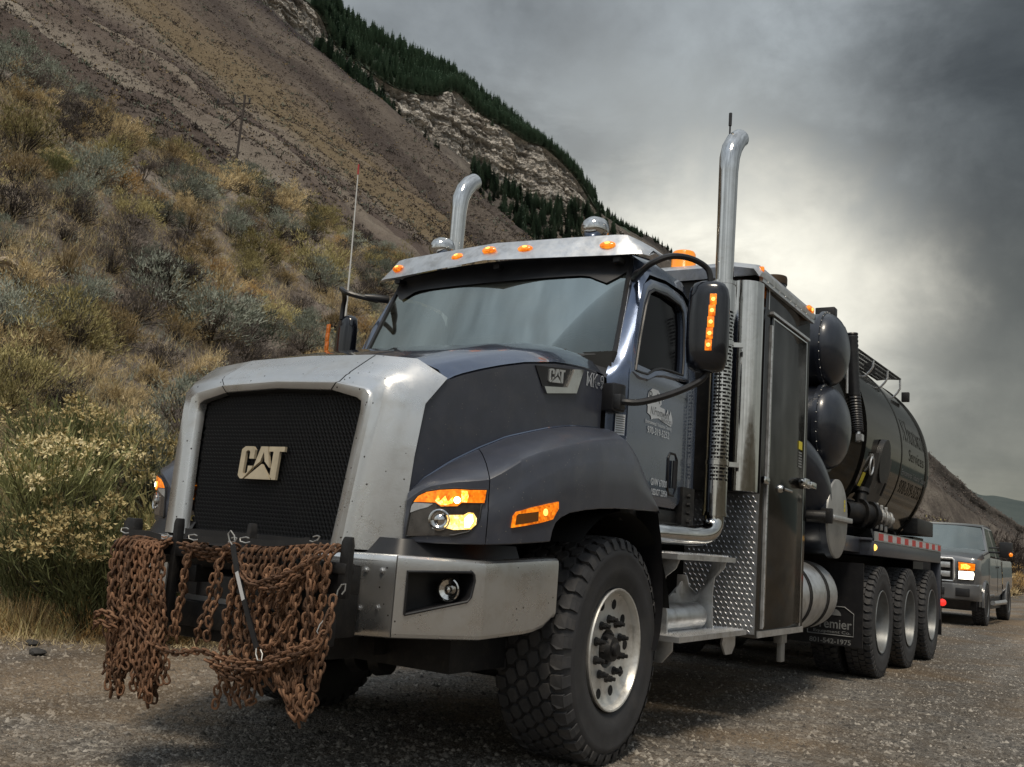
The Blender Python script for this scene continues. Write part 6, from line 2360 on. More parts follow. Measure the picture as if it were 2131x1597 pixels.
def slope_mat():
    m = bpy.data.materials.new('slope_soil')
    m.use_nodes = True
    t = NT(m.node_tree)
    b = m.node_tree.nodes['Principled BSDF']
    uvn = t.n('ShaderNodeUVMap', uv_map='UVMap').outputs[0]
    g = t.n('ShaderNodeTexCoord').outputs['Object']
    s = t.n('ShaderNodeSeparateXYZ', {0: uvn})
    u, v = s.outputs[0], s.outputs[1]
    wob = t.math('SUBTRACT', t.noise(g, .02, 5, .6), .5)
    vv = t.math('ADD', v, t.math('MULTIPLY', wob, .10))
    st = t.n('ShaderNodeCombineXYZ', {0: t.math('MULTIPLY', u, 5.0), 1: t.math('MULTIPLY', vv, 70.0), 2: 0.0}).outputs[0]
    sn = t.noise(st, 1.0, 7, .62, .3)
    vv = t.math('ADD', vv, t.math('MULTIPLY', t.math('SUBTRACT', sn, .5), .05))
    band = t.ramp(vv, [(0.0, (.15, .125, .10)), (.20, (.17, .14, .12)), (.335, (.125, .10, .090)), (.372, (.37, .33, .28)), (.405, (.145, .115, .102)), (.44, (.29, .25, .21)), (.475, (.14, .112, .10)), (.515, (.13, .105, .095)), (.55, (.25, .215, .18)), (.575, (.225, .18, .120)), (.635, (.215, .17, .115)), (.665, (.165, .135, .112)), (.70, (.09, .075, .070)), (.735, (.17, .145, .125)), (.765, (.075, .062, .062)), (.81, (.06, .052, .054)), (1.0, (.06, .055, .05))])
    sp = t.noise(g, 1.1, 8, .75)
    band = t.mix(t.math('MULTIPLY', t.smooth(sp, .54, .66), .40), band, (.070, .060, .054))
    band = t.mix(t.math('MULTIPLY', t.smooth(sn, .52, .70), .35), band, (.30, .265, .225))
    band = t.mix(1.0, band, (.99, .98, .96), 'MULTIPLY')
    m.node_tree.links.new(band, b.inputs['Base Color'])
    b.inputs['Roughness'].default_value = .95
    b.inputs['Specular IOR Level'].default_value = .1
    h = t.noise(g, .9, 8, .75)
    bp = t.n('ShaderNodeBump', {'Height': h, 'Strength': .9, 'Distance': 1.2})
    m.node_tree.links.new(bp.outputs[0], b.inputs['Normal'])
    return m


slope, GS = surface('hillside', [down(q) for q in (Lm, L0, L1, L2, L3, L4)], 220, 300, slope_mat(), d_slope, uv=True)

# the mountain: foot, cliff foot, cliff top, skyline, back
BOT = [(-228.0, 191.9, 150.5), (-230.5, 221.4, 146.2), (-231.3, 232.6, 142.3), (-231.9, 249.5, 138.2), (-231.5, 269.6, 132.5), (-229.9, 290.0, 125.5), (-227.1, 303.5, 119.4), (-223.8, 317.1, 112.8), (-219.2, 333.3, 106.4), (-216.8, 345.7, 102.9), (-214.0, 358.1, 99.2), (-209.1, 376.7, 94.3), (-204.4, 392.2, 88.3), (-198.6, 412.2, 80.3), (-191.9, 432.2, 71.7), (-185.7, 448.7, 64.5), (-158.5, 504.2, 39.0), (-122.3, 563.2, 18.6), (-94.8, 601.1, 6.9), (-77.9, 656.4, 5.1), (-56.5, 714.6, 4.6), (-14.7, 860.8, 3.7)]
CB = [(-309.6, 258.0, 219.8), (-313.2, 297.6, 218.9), (-314.6, 312.5, 217.8), (-315.7, 335.1, 215.9), (-315.6, 362.0, 214.6), (-313.8, 389.3, 212.0), (-310.4, 407.4, 210.3), (-306.1, 425.7, 205.2), (-300.1, 447.7, 200.6), (-297.0, 464.4, 200.0), (-293.5, 481.0, 202.2), (-287.4, 506.0, 208.4), (-281.0, 527.0, 205.0), (-272.9, 554.3, 194.6), (-263.6, 581.5, 181.6), (-254.8, 604.1, 166.4), (-216.7, 679.7, 118.0), (-166.6, 759.6, 71.5), (-129.1, 810.8, 43.9), (-106.0, 885.4, 33.8), (-77.1, 963.7, 22.4), (-20.9, 1160.8, 7.0)]
CT = [(-320.4, 264.7, 242.3), (-324.5, 305.4, 246.4), (-325.2, 321.4, 235.8), (-326.5, 344.7, 235.6), (-326.5, 372.3, 236.2), (-325.4, 400.0, 244.2), (-322.7, 418.2, 254.7), (-318.1, 437.2, 248.7), (-311.9, 459.9, 246.4), (-308.6, 477.3, 245.1), (-304.9, 494.6, 246.6), (-297.6, 521.0, 236.6), (-290.2, 543.2, 218.2), (-282.0, 571.2, 212.5), (-272.8, 599.1, 208.0), (-263.8, 622.4, 196.2), (-224.4, 700.5, 150.9), (-172.4, 783.1, 103.9), (-133.3, 836.0, 72.1), (-109.4, 912.8, 51.1), (-79.5, 993.6, 33.8), (-21.6, 1196.8, 10.6)]
SKYL = [(-367.7, 301.6, 292.4), (-368.8, 345.8, 287.5), (-369.7, 361.8, 290.6), (-369.6, 386.5, 290.2), (-368.0, 415.7, 292.2), (-365.0, 445.1, 297.9), (-360.1, 465.0, 294.8), (-354.3, 485.1, 289.4), (-346.2, 509.2, 281.3), (-341.7, 527.4, 277.6), (-336.6, 545.6, 273.5), (-327.6, 573.0, 261.1), (-311.5, 582.8, 235.4), (-302.2, 611.5, 229.2), (-291.7, 640.0, 225.0), (-281.8, 663.6, 216.7), (-238.8, 743.2, 179.6), (-182.5, 826.9, 131.8), (-140.7, 880.4, 96.3), (-114.9, 957.5, 68.5), (-83.2, 1038.5, 46.5), (-22.5, 1241.8, 13.5)]
BOT, CB, CT, SKYL = (np.array(q, float) for q in (BOT, CB, CT, SKYL))
TREE_H = np.interp(np.arange(22), [0, 11, 13, 22], [7.5, 6, 4, 0])
SKYL[:, 2] -= TREE_H
BACKR = SKYL + V(-120, 70, -25)
VAL = BOT.copy()
VAL[:, 0] += 55
VAL[:, 2] = np.minimum(VAL[:, 2] * .15, 8) - 6


def d_talus(G):
    n = normals(G)
    h = 7 * fbm(G[:, :, 1] * .035, G[:, :, 2] * .03, 4, 61) + 2.5 * fbm(G[:, :, 1] * .15, G[:, :, 2] * .12, 4, 62)
    v = np.linspace(0, 1, G.shape[0])[:, None]
    return G + n * (h * np.clip((1 - v) * 10, 0, 1))[:, :, None]


def d_forest(G):
    n = normals(G)
    h = 7 * fbm(G[:, :, 1] * .03, G[:, :, 0] * .04, 4, 71) + 2 * fbm(G[:, :, 1] * .16, G[:, :, 0] * .16, 3, 72)
    v = np.linspace(0, 1, G.shape[0])[:, None]
    return G + n * (h * np.clip(v * 8, 0, 1) * np.clip((1 - v) * 2.0, .3, 1))[:, :, None]


def d_cliff(G):
    """stepped beds, buttresses and clefts"""
    x, y, z = G[:, :, 0], G[:, :, 1], G[:, :, 2]
    dip = z + .10 * y + 3 * fbm(y * .02, z * .02, 3, 84)
    v = np.linspace(0, 1, G.shape[0])[:, None] * np.ones_like(x)
    j1 = np.floor(dip * .17 + 1.2 * fbm(y * .09, z * .02, 2, 88))
    j2 = np.floor(dip * .48 + 1.6 * fbm(y * .22, z * .05, 2, 89))
    j3 = np.floor(y * .16 + .8 * fbm(z * .1, y * .05, 2, 93))
    bed = 4.5 * (vnoise(j1, 0 * y, 81) - .5) + 2.8 * (vnoise(j2, np.floor(y * .08), 82) - .5) + 3.0 * (vnoise(j3, j1, 94) - .5)
    butt = 26 * (np.abs(fbm(y * .028 + 3, z * .008, 4, 83))) + 14 * np.abs(fbm(y * .10, z * .025, 3, 85)) + 9 * np.abs(fbm(y * .30, z * .05, 4, 96)) + 3.5 * fbm(y * .55, z * .5, 4, 86)
    w = np.clip(v * 9, 0, 1) * np.clip((1 - v) * 9, 0, 1)
    o = G.copy()
    k = (bed - butt + 3.0) * w
    o[:, :, 0] += k * .80
    o[:, :, 1] -= k * .55
    o[:, :, 2] += 3.0 * fbm(y * .09, v * 2, 3, 87) * w
    return o


talus_m = soil_mat('talus', [(.30, (.070, .060, .055)), (.48, (.12, .104, .092)), (.62, (.19, .168, .145)), (.75, (.28, .25, .215))], .035, bump=.9, bscale=.5, bdist=1.5, fine=(.35, (.05, .045, .04), .6))
cliff_m = None


def rock_mat():
    m = bpy.data.materials.new('cliff_rock')
    m.use_nodes = True
    t = NT(m.node_tree)
    b = m.node_tree.nodes['Principled BSDF']
    g = t.n('ShaderNodeTexCoord').outputs['Object']
    sv_ = t.n('ShaderNodeVectorMath', {0: g, 1: (.10, .10, .45)}, operation='MULTIPLY').outputs[0]
    beds = t.noise(sv_, 1.0, 9, .72, .35)
    col = t.ramp(beds, [(.30, (.33, .305, .275)), (.43, (.52, .485, .44)), (.52, (.62, .585, .54)), (.60, (.45, .415, .375)), (.72, (.65, .615, .565))])
    blot = t.noise(g, .045, 6, .65, .4)
    col = t.mix(t.math('MULTIPLY', t.smooth(blot, .50, .68), .35), col, (.38, .30, .22))
    cr = t.noise(g, .8, 9, .8)
    col = t.mix(t.math('MULTIPLY', t.smooth(cr, .52, .64), .55), col, (.15, .138, .122))
    vb = t.n('ShaderNodeTexVoronoi', {'Vector': t.n('ShaderNodeVectorMath', {0: g, 1: (.16, .16, .40)}, operation='MULTIPLY').outputs[0], 'Scale': 1.0, 'Randomness': 1.0})
    blk = t.n('ShaderNodeSeparateColor', {0: vb.outputs['Color']}).outputs[0]
    col = t.n('ShaderNodeHueSaturation', {'Color': col, 'Value': t.math('ADD', t.math('MULTIPLY', blk, .7), .62)}).outputs[0]
    cv_ = t.n('ShaderNodeVectorMath', {0: g, 1: (.22, .22, .03)}, operation='MULTIPLY').outputs[0]
    cl_ = t.noise(cv_, 1.0, 6, .6, .5)
    col = t.mix(t.math('MULTIPLY', t.smooth(cl_, .56, .66), .5), col, (.14, .125, .11))
    m.node_tree.links.new(col, b.inputs['Base Color'])
    b.inputs['Roughness'].default_value = .95
    b.inputs['Specular IOR Level'].default_value = .1
    h = t.math('ADD', beds, t.math('MULTIPLY', cr, .7))
    bp = t.n('ShaderNodeBump', {'Height': h, 'Strength': 1.0, 'Distance': 2.0})
    m.node_tree.links.new(bp.outputs[0], b.inputs['Normal'])
    return m


forest_m = soil_mat('forest_floor', [(.35, (.048, .068, .054)), (.6, (.075, .092, .070)), (.75, (.12, .125, .095))], .06, bump=.8, bscale=.4, bdist=1.5)
NU = 420
tal, GT = surface('mountain', [VAL, BOT, BOT * .45 + CB * .55 + V(0, 0, -4), CB], NU, 90, talus_m, d_talus)
_a, _b = CB[:14], CT[:14]
clf, GC = surface('cliff', [_a + V(-1.5, 0, -.4), _a * .65 + _b * .35, _a * .3 + _b * .7, _b + V(-2, 0, .4)], 720, 170, rock_mat(), d_cliff)
clf.data.polygons.foreach_set('use_smooth', np.zeros(len(clf.data.polygons), bool))
_a, _b = CB[12:], CT[12:]
surface('mountain', [_a, _a * .5 + _b * .5, _b], 160, 24, talus_m, None)
def top_rows(i, j):
    c, s, k = CT[i:j], SKYL[i:j], BACKR[i:j]
    return [c, c * .5 + s * .5, s, s * .4 + k * .6 + V(0, 0, 3), k]


GF = surface('mountain', top_rows(0, 22), NU, 70, forest_m, d_forest)
bpy.data.objects.remove(GF[0])
GF = GF[1]
surface('mountain', top_rows(0, 14), 280, 70, forest_m, d_forest)
surface('mountain', top_rows(13, 22), 160, 70, soil_mat('shoulder_soil', [(.30, (.050, .047, .045)), (.48, (.080, .072, .066)), (.62, (.125, .112, .10)), (.75, (.18, .16, .14))], .03, bump=.9, bscale=.4, bdist=1.5), d_forest)

FAR = [(-1091.9, 4051.7, 410.2), (-732.7, 4132.1, 378.2), (-546.7, 4060.0, 326.7), (-469.2, 3969.0, 287.9), (-413.8, 3975.2, 287.1), (-326.8, 3983.4, 272.0), (-144.4, 3894.2, 243.8), (187.5, 3792.6, 190.4), (700, 3700, 210), (1400, 3500, 260)]
FAR = np.array(FAR, float)
F0 = FAR + V(120, -1500, 0)
F0[:, 2] = -20
FM = FAR * .55 + F0 * .45 + V(0, 0, 25)
FBK = FAR + V(-100, 900, -120)
far_m = soil_mat('far_forest_haze', [(.3, (.050, .066, .066)), (.6, (.075, .090, .086)), (.75, (.10, .11, .10))], .004, bump=.3, bscale=.01, bdist=20)  # blue of the distance haze is mixed into the forest colour
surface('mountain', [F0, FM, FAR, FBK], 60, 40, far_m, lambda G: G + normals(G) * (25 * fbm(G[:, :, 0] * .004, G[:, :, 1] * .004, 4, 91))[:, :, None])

# the valley's other side, to the truck's left: seen only in the reflections
OP = np.array([(x, y, 0) for x, y in ((95, -260), (92, -160), (90, -60), (95, 40), (105, 140), (125, 260), (160, 420), (230, 700), (340, 1000))], float)
opm = soil_mat('valley_side', [(.35, (.045, .045, .03)), (.6, (.085, .07, .05)), (.75, (.12, .10, .075))], .05, bump=.6, bscale=.3, bdist=1)
surface('hill', [OP + V(-12, 0, -1), OP + V(10, 0, 4), OP + V(50, 8, 15), OP + V(120, 20, 30), OP + V(220, 40, 44)], 120, 40, opm, lambda G: G + V(0, 0, 1) * (9 * fbm(G[:, :, 0] * .03, G[:, :, 1] * .03, 5, 95))[:, :, None])
# ================================================================== VEGETATION
def leaf_mat(name, cols, rand=.25, scale=14.0, sheen=0.0):
    m = bpy.data.materials.new(name)
    m.use_nodes = True
    t = NT(m.node_tree)
    b = m.node_tree.nodes['Principled BSDF']
    g = t.n('ShaderNodeTexCoord').outputs['Object']
    nz = t.noise(g, scale, 4, .7)
    oi = t.n('ShaderNodeObjectInfo').outputs['Random']
    f = t.math('ADD', t.math('MULTIPLY', nz, .75), t.math('MULTIPLY', oi, .25))
    col = t.ramp(f, [(.28 + .12 * i if len(cols) > 3 else .32 + .16 * i, c) for i, c in enumerate(cols)])
    k = t.math('ADD', t.math('MULTIPLY', oi, 2 * rand), 1 - rand)
    col = t.n('ShaderNodeHueSaturation', {'Color': col, 'Value': k}).outputs[0]
    m.node_tree.links.new(col, b.inputs['Base Color'])
    b.inputs['Roughness'].default_value = .8
    b.inputs['Specular IOR Level'].default_value = .15
    return m


ML = {
    'sage': leaf_mat('sage_leaf', [(.115, .13, .10), (.20, .22, .175), (.31, .33, .275)]),
    'olive': leaf_mat('olive_leaf', [(.17, .145, .062), (.30, .26, .115), (.47, .41, .20)]),
    'tan': leaf_mat('tan_twig', [(.24, .17, .085), (.42, .32, .165), (.60, .48, .28)]),
    'rusty': leaf_mat('rusty_twig', [(.21, .125, .05), (.38, .24, .095), (.52, .36, .165)]),
    'speck': leaf_mat('slope_shrub', [(.075, .060, .053), (.115, .095, .083), (.16, .135, .115)]),
    'dark': leaf_mat('dark_twig', [(.055, .046, .042), (.105, .088, .080), (.17, .145, .13)]),
    'green': leaf_mat('broom_leaf', [(.11, .125, .055), (.20, .215, .095), (.33, .33, .155)]),
    'flower': leaf_mat('dried_flower', [(.40, .31, .14), (.58, .47, .24), (.72, .62, .38)], .15, 30),
    'stem': leaf_mat('wood_stem', [(.035, .028, .022), (.06, .05, .04), (.10, .085, .07)]),
    'needle': leaf_mat('pine_needles', [(.050, .088, .070), (.090, .135, .106), (.145, .195, .15)], .3, 1.2),
    'grass': leaf_mat('dry_grass', [(.24, .18, .085), (.42, .325, .175), (.60, .49, .30)], 0, .9),
}


def blades(p, d, L, w, r_):
    """thin triangles from p along d"""
    n = len(p)
    d = d / (np.linalg.norm(d, axis=1)[:, None] + 1e-9)
    s = np.cross(d, r_.normal(size=(n, 3)))
    s /= np.linalg.norm(s, axis=1)[:, None] + 1e-9
    s *= (w / 2)[:, None]
    tip = p + d * L[:, None]
    return np.stack([p - s, p + s, tip], 1).reshape(-1, 3)


def multi(name, chunks):
    """chunks: list of (verts as triangle soup, material)"""
    v = np.concatenate([c[0] for c in chunks])
    f = np.arange(len(v), dtype=np.int32).reshape(-1, 3)
    me = fast_mesh(name, v, f, chunks[0][1])
    for c in chunks[1:]:
        me.materials.append(c[1])
    idx = np.concatenate([np.full(len(c[0]) // 3, i, np.int32) for i, c in enumerate(chunks)])
    me.polygons.foreach_set('material_index', idx)
    return me


def dome(n, r_, lo=.25, flat=1.0):
    ct = r_.random(n) ** .75
    ph = r_.random(n) * 2 * np.pi
    st = np.sqrt(1 - ct ** 2)
    d = np.stack([np.cos(ph) * st, np.sin(ph) * st, ct], 1)
    lump = 1 + .55 * fbm(ph * 1.1 + 7, ct * 3.5 + r_.random() * 9, 3, int(r_.integers(999)))
    rad = (lo + (1 - lo) * r_.random(n) ** .6) * lump
    return d, rad


def sage_mesh(seed, kind, n=2600, fuzzy=1.0):
    r_ = np.random.default_rng(seed)
    K = 46
    cd_, cr_ = dome(K, r_, .50)
    cr_ = cr_ * (.72 + .55 * r_.random(K))
    i = r_.integers(0, K, n)
    off = r_.normal(0, 1, (n, 3)) * V(1, 1, .8) * (.045 + .075 * r_.random(K))[i][:, None]
    d = cd_[i]
    p = d * cr_[i][:, None] * V(.70, .70, .86) + off + V(0, 0, .06)
    dr = d * .5 + V(0, 0, .75) + off * 5 + r_.normal(0, .30, (n, 3))
    L = (.030 + .075 * r_.random(n)) * fuzzy
    w = .010 + .012 * r_.random(n)
    leaf = blades(p, dr, L, w, r_)
    # stems fan out from the root
    k = 60
    d2, rad2 = dome(k, r_, .5)
    tip = d2 * rad2[:, None] * V(.7, .7, .86)
    st = blades(r_.normal(0, .03, (k, 3)) * V(1, 1, 0), tip, np.linalg.norm(tip, axis=1), .018 + .014 * r_.random(k), r_)
    k2 = 260
    i = r_.integers(0, k, k2)
    q = tip[i] * (.3 + .55 * r_.random((k2, 1)))
    tw = blades(q, d2[i] + V(0, 0, .3) + r_.normal(0, .5, (k2, 3)), .12 + .18 * r_.random(k2), .007 + .006 * r_.random(k2), r_)
    k3 = 46
    d3, _ = dome(k3, r_, .5)
    sticks = blades(d3 * .35, d3 + V(0, 0, .5) + r_.normal(0, .3, (k3, 3)), .45 + .35 * r_.random(k3), .006 + .006 * r_.random(k3), r_)
    return multi('sagebrush', [(leaf, ML[kind]), (np.concatenate([st, tw]), ML['stem']), (sticks, ML['dark'])])


def broom_mesh(seed, leaf, n=120, flowers=True, spread=.55, per=26, head=.05):
    """rabbitbrush: whippy upright stems, narrow leaves, dried flower heads on top"""
    r_ = np.random.default_rng(seed)
    ch_l, ch_s, ch_f = [], [], []
    for k in range(n):
        ph = r_.random() * 2 * np.pi
        lean = spread * r_.random() ** .7
        H_ = (.65 + .35 * r_.random()) * (1 - .25 * lean)
        b0 = V(.10 * math.cos(ph) * r_.random(), .10 * math.sin(ph) * r_.random(), 0)
        tip = V(math.cos(ph) * lean, math.sin(ph) * lean, H_)
        m1 = b0 * .5 + tip * .5 + V(0, 0, .06)
        for a, c in ((b0, m1), (m1, tip)):
            dv = c - a
            ch_s.append(blades(a[None], dv[None], np.array([np.linalg.norm(dv) * 1.02]), np.array([.009]), r_))
        t = r_.random(per) ** .75
        p = np.where(t[:, None] < .5, b0 + (m1 - b0) * t[:, None] * 2, m1 + (tip - m1) * (t[:, None] * 2 - 1))
        dv = (tip - b0) / np.linalg.norm(tip - b0) + r_.normal(0, .35, (per, 3))
        ch_l.append(blades(p, dv, .06 + .09 * r_.random(per), .005 + .005 * r_.random(per), r_))
        if flowers and r_.random() < .24:
            m_ = 46
            o = r_.normal(0, 1, (m_, 3)) * V(head * .5, head * .5, head * .32)
            ch_f.append(blades(tip + o, o + V(0, 0, .02), .018 + .012 * r_.random(m_), .018 + .010 * r_.random(m_), r_))
    c = [(np.concatenate(ch_l), ML[leaf]), (np.concatenate(ch_s), ML['stem'])]
    if ch_f:
        c.append((np.concatenate(ch_f), ML['flower']))
    return multi('rabbitbrush', c)


def twig_mesh(seed, kind='dark', n=26):
    """bare shrub: forking twigs"""
    r_ = np.random.default_rng(seed)
    out, fine = [], []

    def grow(p, d, L, w, lv):
        e = p + d * L
        out.append(blades(p[None], d[None], np.array([L * 1.05]), np.array([w]), r_))
        out.append(blades(e[None], -d[None], np.array([L * .9]), np.array([w * .8]), r_))
        if lv == 0:
            m_ = 9
            q = p + (e - p) * r_.random((m_, 1))
            fine.append(blades(q, d + r_.normal(0, .6, (m_, 3)), .05 + .10 * r_.random(m_), np.full(m_, .006), r_))
            return
        for k in range(3):
            nd = d + r_.normal(0, .42, 3) + V(0, 0, .12)
            grow(p + (e - p) * (.55 + .45 * r_.random()), nd / np.linalg.norm(nd), L * (.55 + .2 * r_.random()), w * .6, lv - 1)
    for k in range(n // 3):
        ph = r_.random() * 6.28
        a = .75 * r_.random()
        d = V(math.cos(ph) * a, math.sin(ph) * a, 1)
        grow(V(0, 0, 0), d / np.linalg.norm(d), .36, .030, 3)
    return multi('bare_bush', [(np.concatenate(out), ML['stem']), (np.concatenate(fine), ML[kind])])


def conifer_mesh(seed):
    r_ = np.random.default_rng(seed)
    ch = []
    t = np.linspace(.10, .985, 17)
    for k, h in enumerate(t):
        rr = (.19 * (1 - h) ** .85 + .012) * (.8 + .4 * r_.random())
        nb = 8 if h < .7 else 6
        for j in range(nb):
            a = 2 * np.pi * (j + r_.random() * .7) / nb
            L = rr * (.7 + .5 * r_.random())
            d = V(math.cos(a), math.sin(a), -.28 + .5 * h)
            s = V(-math.sin(a), math.cos(a), 0) * L * .33
            p = V(0, 0, h)
            e = p + d * L
            mid = p + d * L * .55 + V(0, 0, .012)
            ch += [p + V(0, 0, .02), mid - s, e, p + V(0, 0, .02), e, mid + s]
    top = [V(-.012, 0, .94), V(.012, 0, .94), V(0, 0, 1.02)]
    leaf = np.array(ch + top)
    tr = []
    for j in range(5):
        a, c = 2 * np.pi * j / 5, 2 * np.pi * (j + 1) / 5
        tr += [V(.016 * math.cos(a), .016 * math.sin(a), -.05), V(.016 * math.cos(c), .016 * math.sin(c), -.05), V(0, 0, .9)]
    return multi('conifer', [(leaf, ML['needle']), (np.array(tr), ML['stem'])])


# ---- where is the bank, and is a spot in view
BP = GB.reshape(-1, 3)
CAMI = cam.matrix_basis.inverted()


def proj(p):
    q = np.array([CAMI @ Vector(x) for x in np.atleast_2d(p)])
    k = 2018.96 / -q[:, 2]
    return np.stack([1065.5 + q[:, 0] * k, 798.5 - q[:, 1] * k, -q[:, 2]], 1)


def bank_z(x, y):
    d = (BP[:, 0] - x) ** 2 + (BP[:, 1] - y) ** 2
    i = int(np.argmin(d))
    return BP[i, 2] if d[i] < .6 and x < -2.9 else 0.0


SH = {
    'sage': [sage_mesh(100 + i, 'sage', 3000) for i in range(4)],
    'olive': [sage_mesh(120 + i, 'olive', 2400, 1.25) for i in range(3)],
    'tan': [sage_mesh(140 + i, 'tan', 2200, 1.4) for i in range(3)],
    'rusty': [sage_mesh(160 + i, 'rusty', 2200, 1.3) for i in range(2)],
    'dark': [sage_mesh(170 + i, 'dark', 1700, 1.2) for i in range(3)],
    'broom': [broom_mesh(180 + i, 'green', 180, True, .58, 34, .062) for i in range(3)],
    'broomtan': [broom_mesh(190 + i, 'tan', 90, False, .7) for i in range(2)],
    'pale': [broom_mesh(200 + i, 'sage', 110, True, .6) for i in range(2)],
    'bare': [twig_mesh(210 + i) for i in range(2)],
}
NAMES = {'sage': 'sagebrush', 'olive': 'sagebrush', 'tan': 'dry_bush', 'rusty': 'dry_bush', 'dark': 'dark_bush', 'broom': 'rabbitbrush', 'broomtan': 'dry_bush', 'pale': 'rabbitbrush', 'bare': 'bare_bush'}
LOOK = {'sage': 'grey-green sagebrush', 'olive': 'olive-coloured sagebrush', 'tan': 'tan dried bush', 'rusty': 'rust-brown dried bush', 'dark': 'dark leafless bush', 'broom': 'green flowering rabbitbrush', 'broomtan': 'straw-coloured wispy bush', 'pale': 'pale grey rabbitbrush', 'bare': 'bare twiggy bush'}


def bush(kind, x, y, s, z=None, label=None, group=None, sq=1.0):
    me = SH[kind][int(rng.integers(len(SH[kind])))]
    o = bpy.data.objects.new(NAMES[kind], me)
    COL.objects.link(o)
    o.location = (x, y, (bank_z(x, y) if z is None else z) - .04)
    o.rotation_euler = (rng.normal(0, .06), rng.normal(0, .06), rng.random() * 6.28)
    o.scale = (s * sq * (.9 + .3 * rng.random()), s * sq * (.9 + .3 * rng.random()), s)
    o['label'] = label
    o['category'] = 'bush'
    if group:
        o['group'] = group
    return o


# the big bushes at the foot of the bank, left of the truck
front = [
    ('broom', -4.78, 2.15, 1.00, 'large flowering rabbitbrush farthest left in the row at the foot of the bank'),
    ('broom', -4.22, 2.32, 1.02, 'tall rabbitbrush with tan flower heads nearest the left end of the chains'),
    ('broom', -3.80, 2.75, .90, 'rabbitbrush with flower heads just behind the left chain bundle'),
    ('broom', -5.25, 2.55, 1.10, 'rabbitbrush in the second row directly behind the farthest-left one'),
    ('olive', -4.55, 3.05, 1.10, 'olive-yellow bush behind the front row of rabbitbrush'),
    ('broom', -4.05, 3.35, 1.05, 'yellow-green rabbitbrush behind the front lamp on the far side of the truck'),
    ('pale', -3.55, 3.7, 1.0, 'pale grey bush hard against the far side of the grille'),
    ('broomtan', -3.55, 2.75, .55, 'low straw-coloured tuft between rabbitbrush and gravel'),
    ('broomtan', -4.45, 1.98, .45, 'low straw tuft in front of the tall rabbitbrush'),
    ('rusty', -3.75, 2.55, .42, 'small rust-brown tuft at the gravel edge by the chains'),
    ('rusty', -4.05, 2.2, .38, 'small rust-brown tuft in front of the rabbitbrush row'),
    ('pale', -5.0, 3.5, 1.05, 'pale rabbitbrush in the third row behind the flowering rabbitbrushes'),
    ('sage', -4.5, 4.1, 1.05, 'round grey-green sagebrush on the first rise of the bank'),
    ('dark', -4.0, 4.5, .9, 'dark purplish bush between the pale bush and the grille'),
    ('broom', -5.9, 3.1, 1.1, 'rabbitbrush standing highest of the group at the foot of the bank'),
]
for k, x, y, s, lb in front:
    bush(k, x + .34, y - .26, s * (1.22 if k in ('broom', 'pale', 'olive') else 1.0), label=lb, group='bushes at the foot of the bank')

# shrubs over the bank, thinned by distance between them
ru = np.random.default_rng(77)
nvB, nuB = GB.shape[:2]
vc = int((nvB - 1) * .6)
cand = []
pos = []
tries = 0
while len(pos) < 430 and tries < 28000:
    tries += 1
    j = int(ru.integers(nuB))
    i = int(vc * 1.05 * ru.random())
    p = GB[i, j]
    dist = np.hypot(p[0] - 3.25, p[1] + 2.97)
    if ru.random() > (14 / max(dist, 10)) ** 1.2 or dist < 9.0:
        continue
    pr = proj(p)[0]
    if not (-240 < pr[0] < 1330 and -80 < pr[1] < 1400):
        continue
    if pr[0] > 880 and pr[1] > 640 and ru.random() < .8:
        continue
    if pr[0] > 400 and pr[1] > 850:
        continue
    if pos and min((q[0] - p[0]) ** 2 + (q[1] - p[1]) ** 2 + (q[2] - p[2]) ** 2 for q in pos) < (.46 + .014 * dist) ** 2:
        continue
    pos.append(tuple(p))
    cand.append((pr[0], pr[1], dist))
kinds = ['sage', 'olive', 'tan', 'rusty', 'dark', 'broomtan', 'pale', 'bare', 'broom']
wts = np.array([.12, .19, .26, .09, .12, .14, .04, .03, .01])
BPR = proj(BP)


def bank_at(u, w):
    """the nearest point of the bank seen at a spot of the view"""
    d = np.hypot(BPR[:, 0] - u, BPR[:, 1] - w)
    i = np.where(d < 14)[0]
    return BP[i[np.argmin(BPR[i, 2])]]


P_BARE, P_SAGE = V(-10.35, 7.2, 4.32), V(-10.1, 8.0, 4.05)
BUSH = []
for p, (px_, py_, dist) in zip(pos, cand):
    nz = fbm(np.array(p[0] * .35), np.array(p[1] * .35), 2, 301)
    w = wts.copy()
    w[0] *= 1 + 1.6 * max(0, -float(nz)) * 2
    w[2] *= 1 + 2.5 * max(0, float(nz)) * 2
    k = kinds[int(ru.choice(9, p=w / w.sum()))]
    s = (.46 + .50 * ru.random() + .16 * (ru.random() < .15)) * {'sage': 1.0, 'olive': .95, 'tan': .75, 'rusty': .75, 'dark': .85, 'broomtan': .75, 'pale': .8, 'bare': 1.0, 'broom': .8}[k]
    if dist > 22:
        s *= 1.15
    side = 'high on bank' if py_ < 250 + max(0, px_) * .42 else ('low on bank' if py_ > 640 else 'mid bank')
    where = 'left of grille' if px_ < 280 else ('above the hood' if px_ < 560 else ('near whip antenna' if px_ < 800 else 'above far mirror'))
    size = 'large' if s > .84 else ('medium' if s > .66 else 'small')
    BUSH.append((f'{size} {LOOK[k]} {side}, {where}', px_, bush(k, p[0], p[1], s, z=p[2], label='', group='bushes on the bank')))
ORD = ['leftmost', 'second from left', 'third from left', 'fourth from left', 'fifth from left', 'sixth from left', 'seventh from left', 'eighth from left', 'ninth from left', 'tenth from left', 'eleventh from left', 'twelfth from left', 'thirteenth from left', 'fourteenth from left']
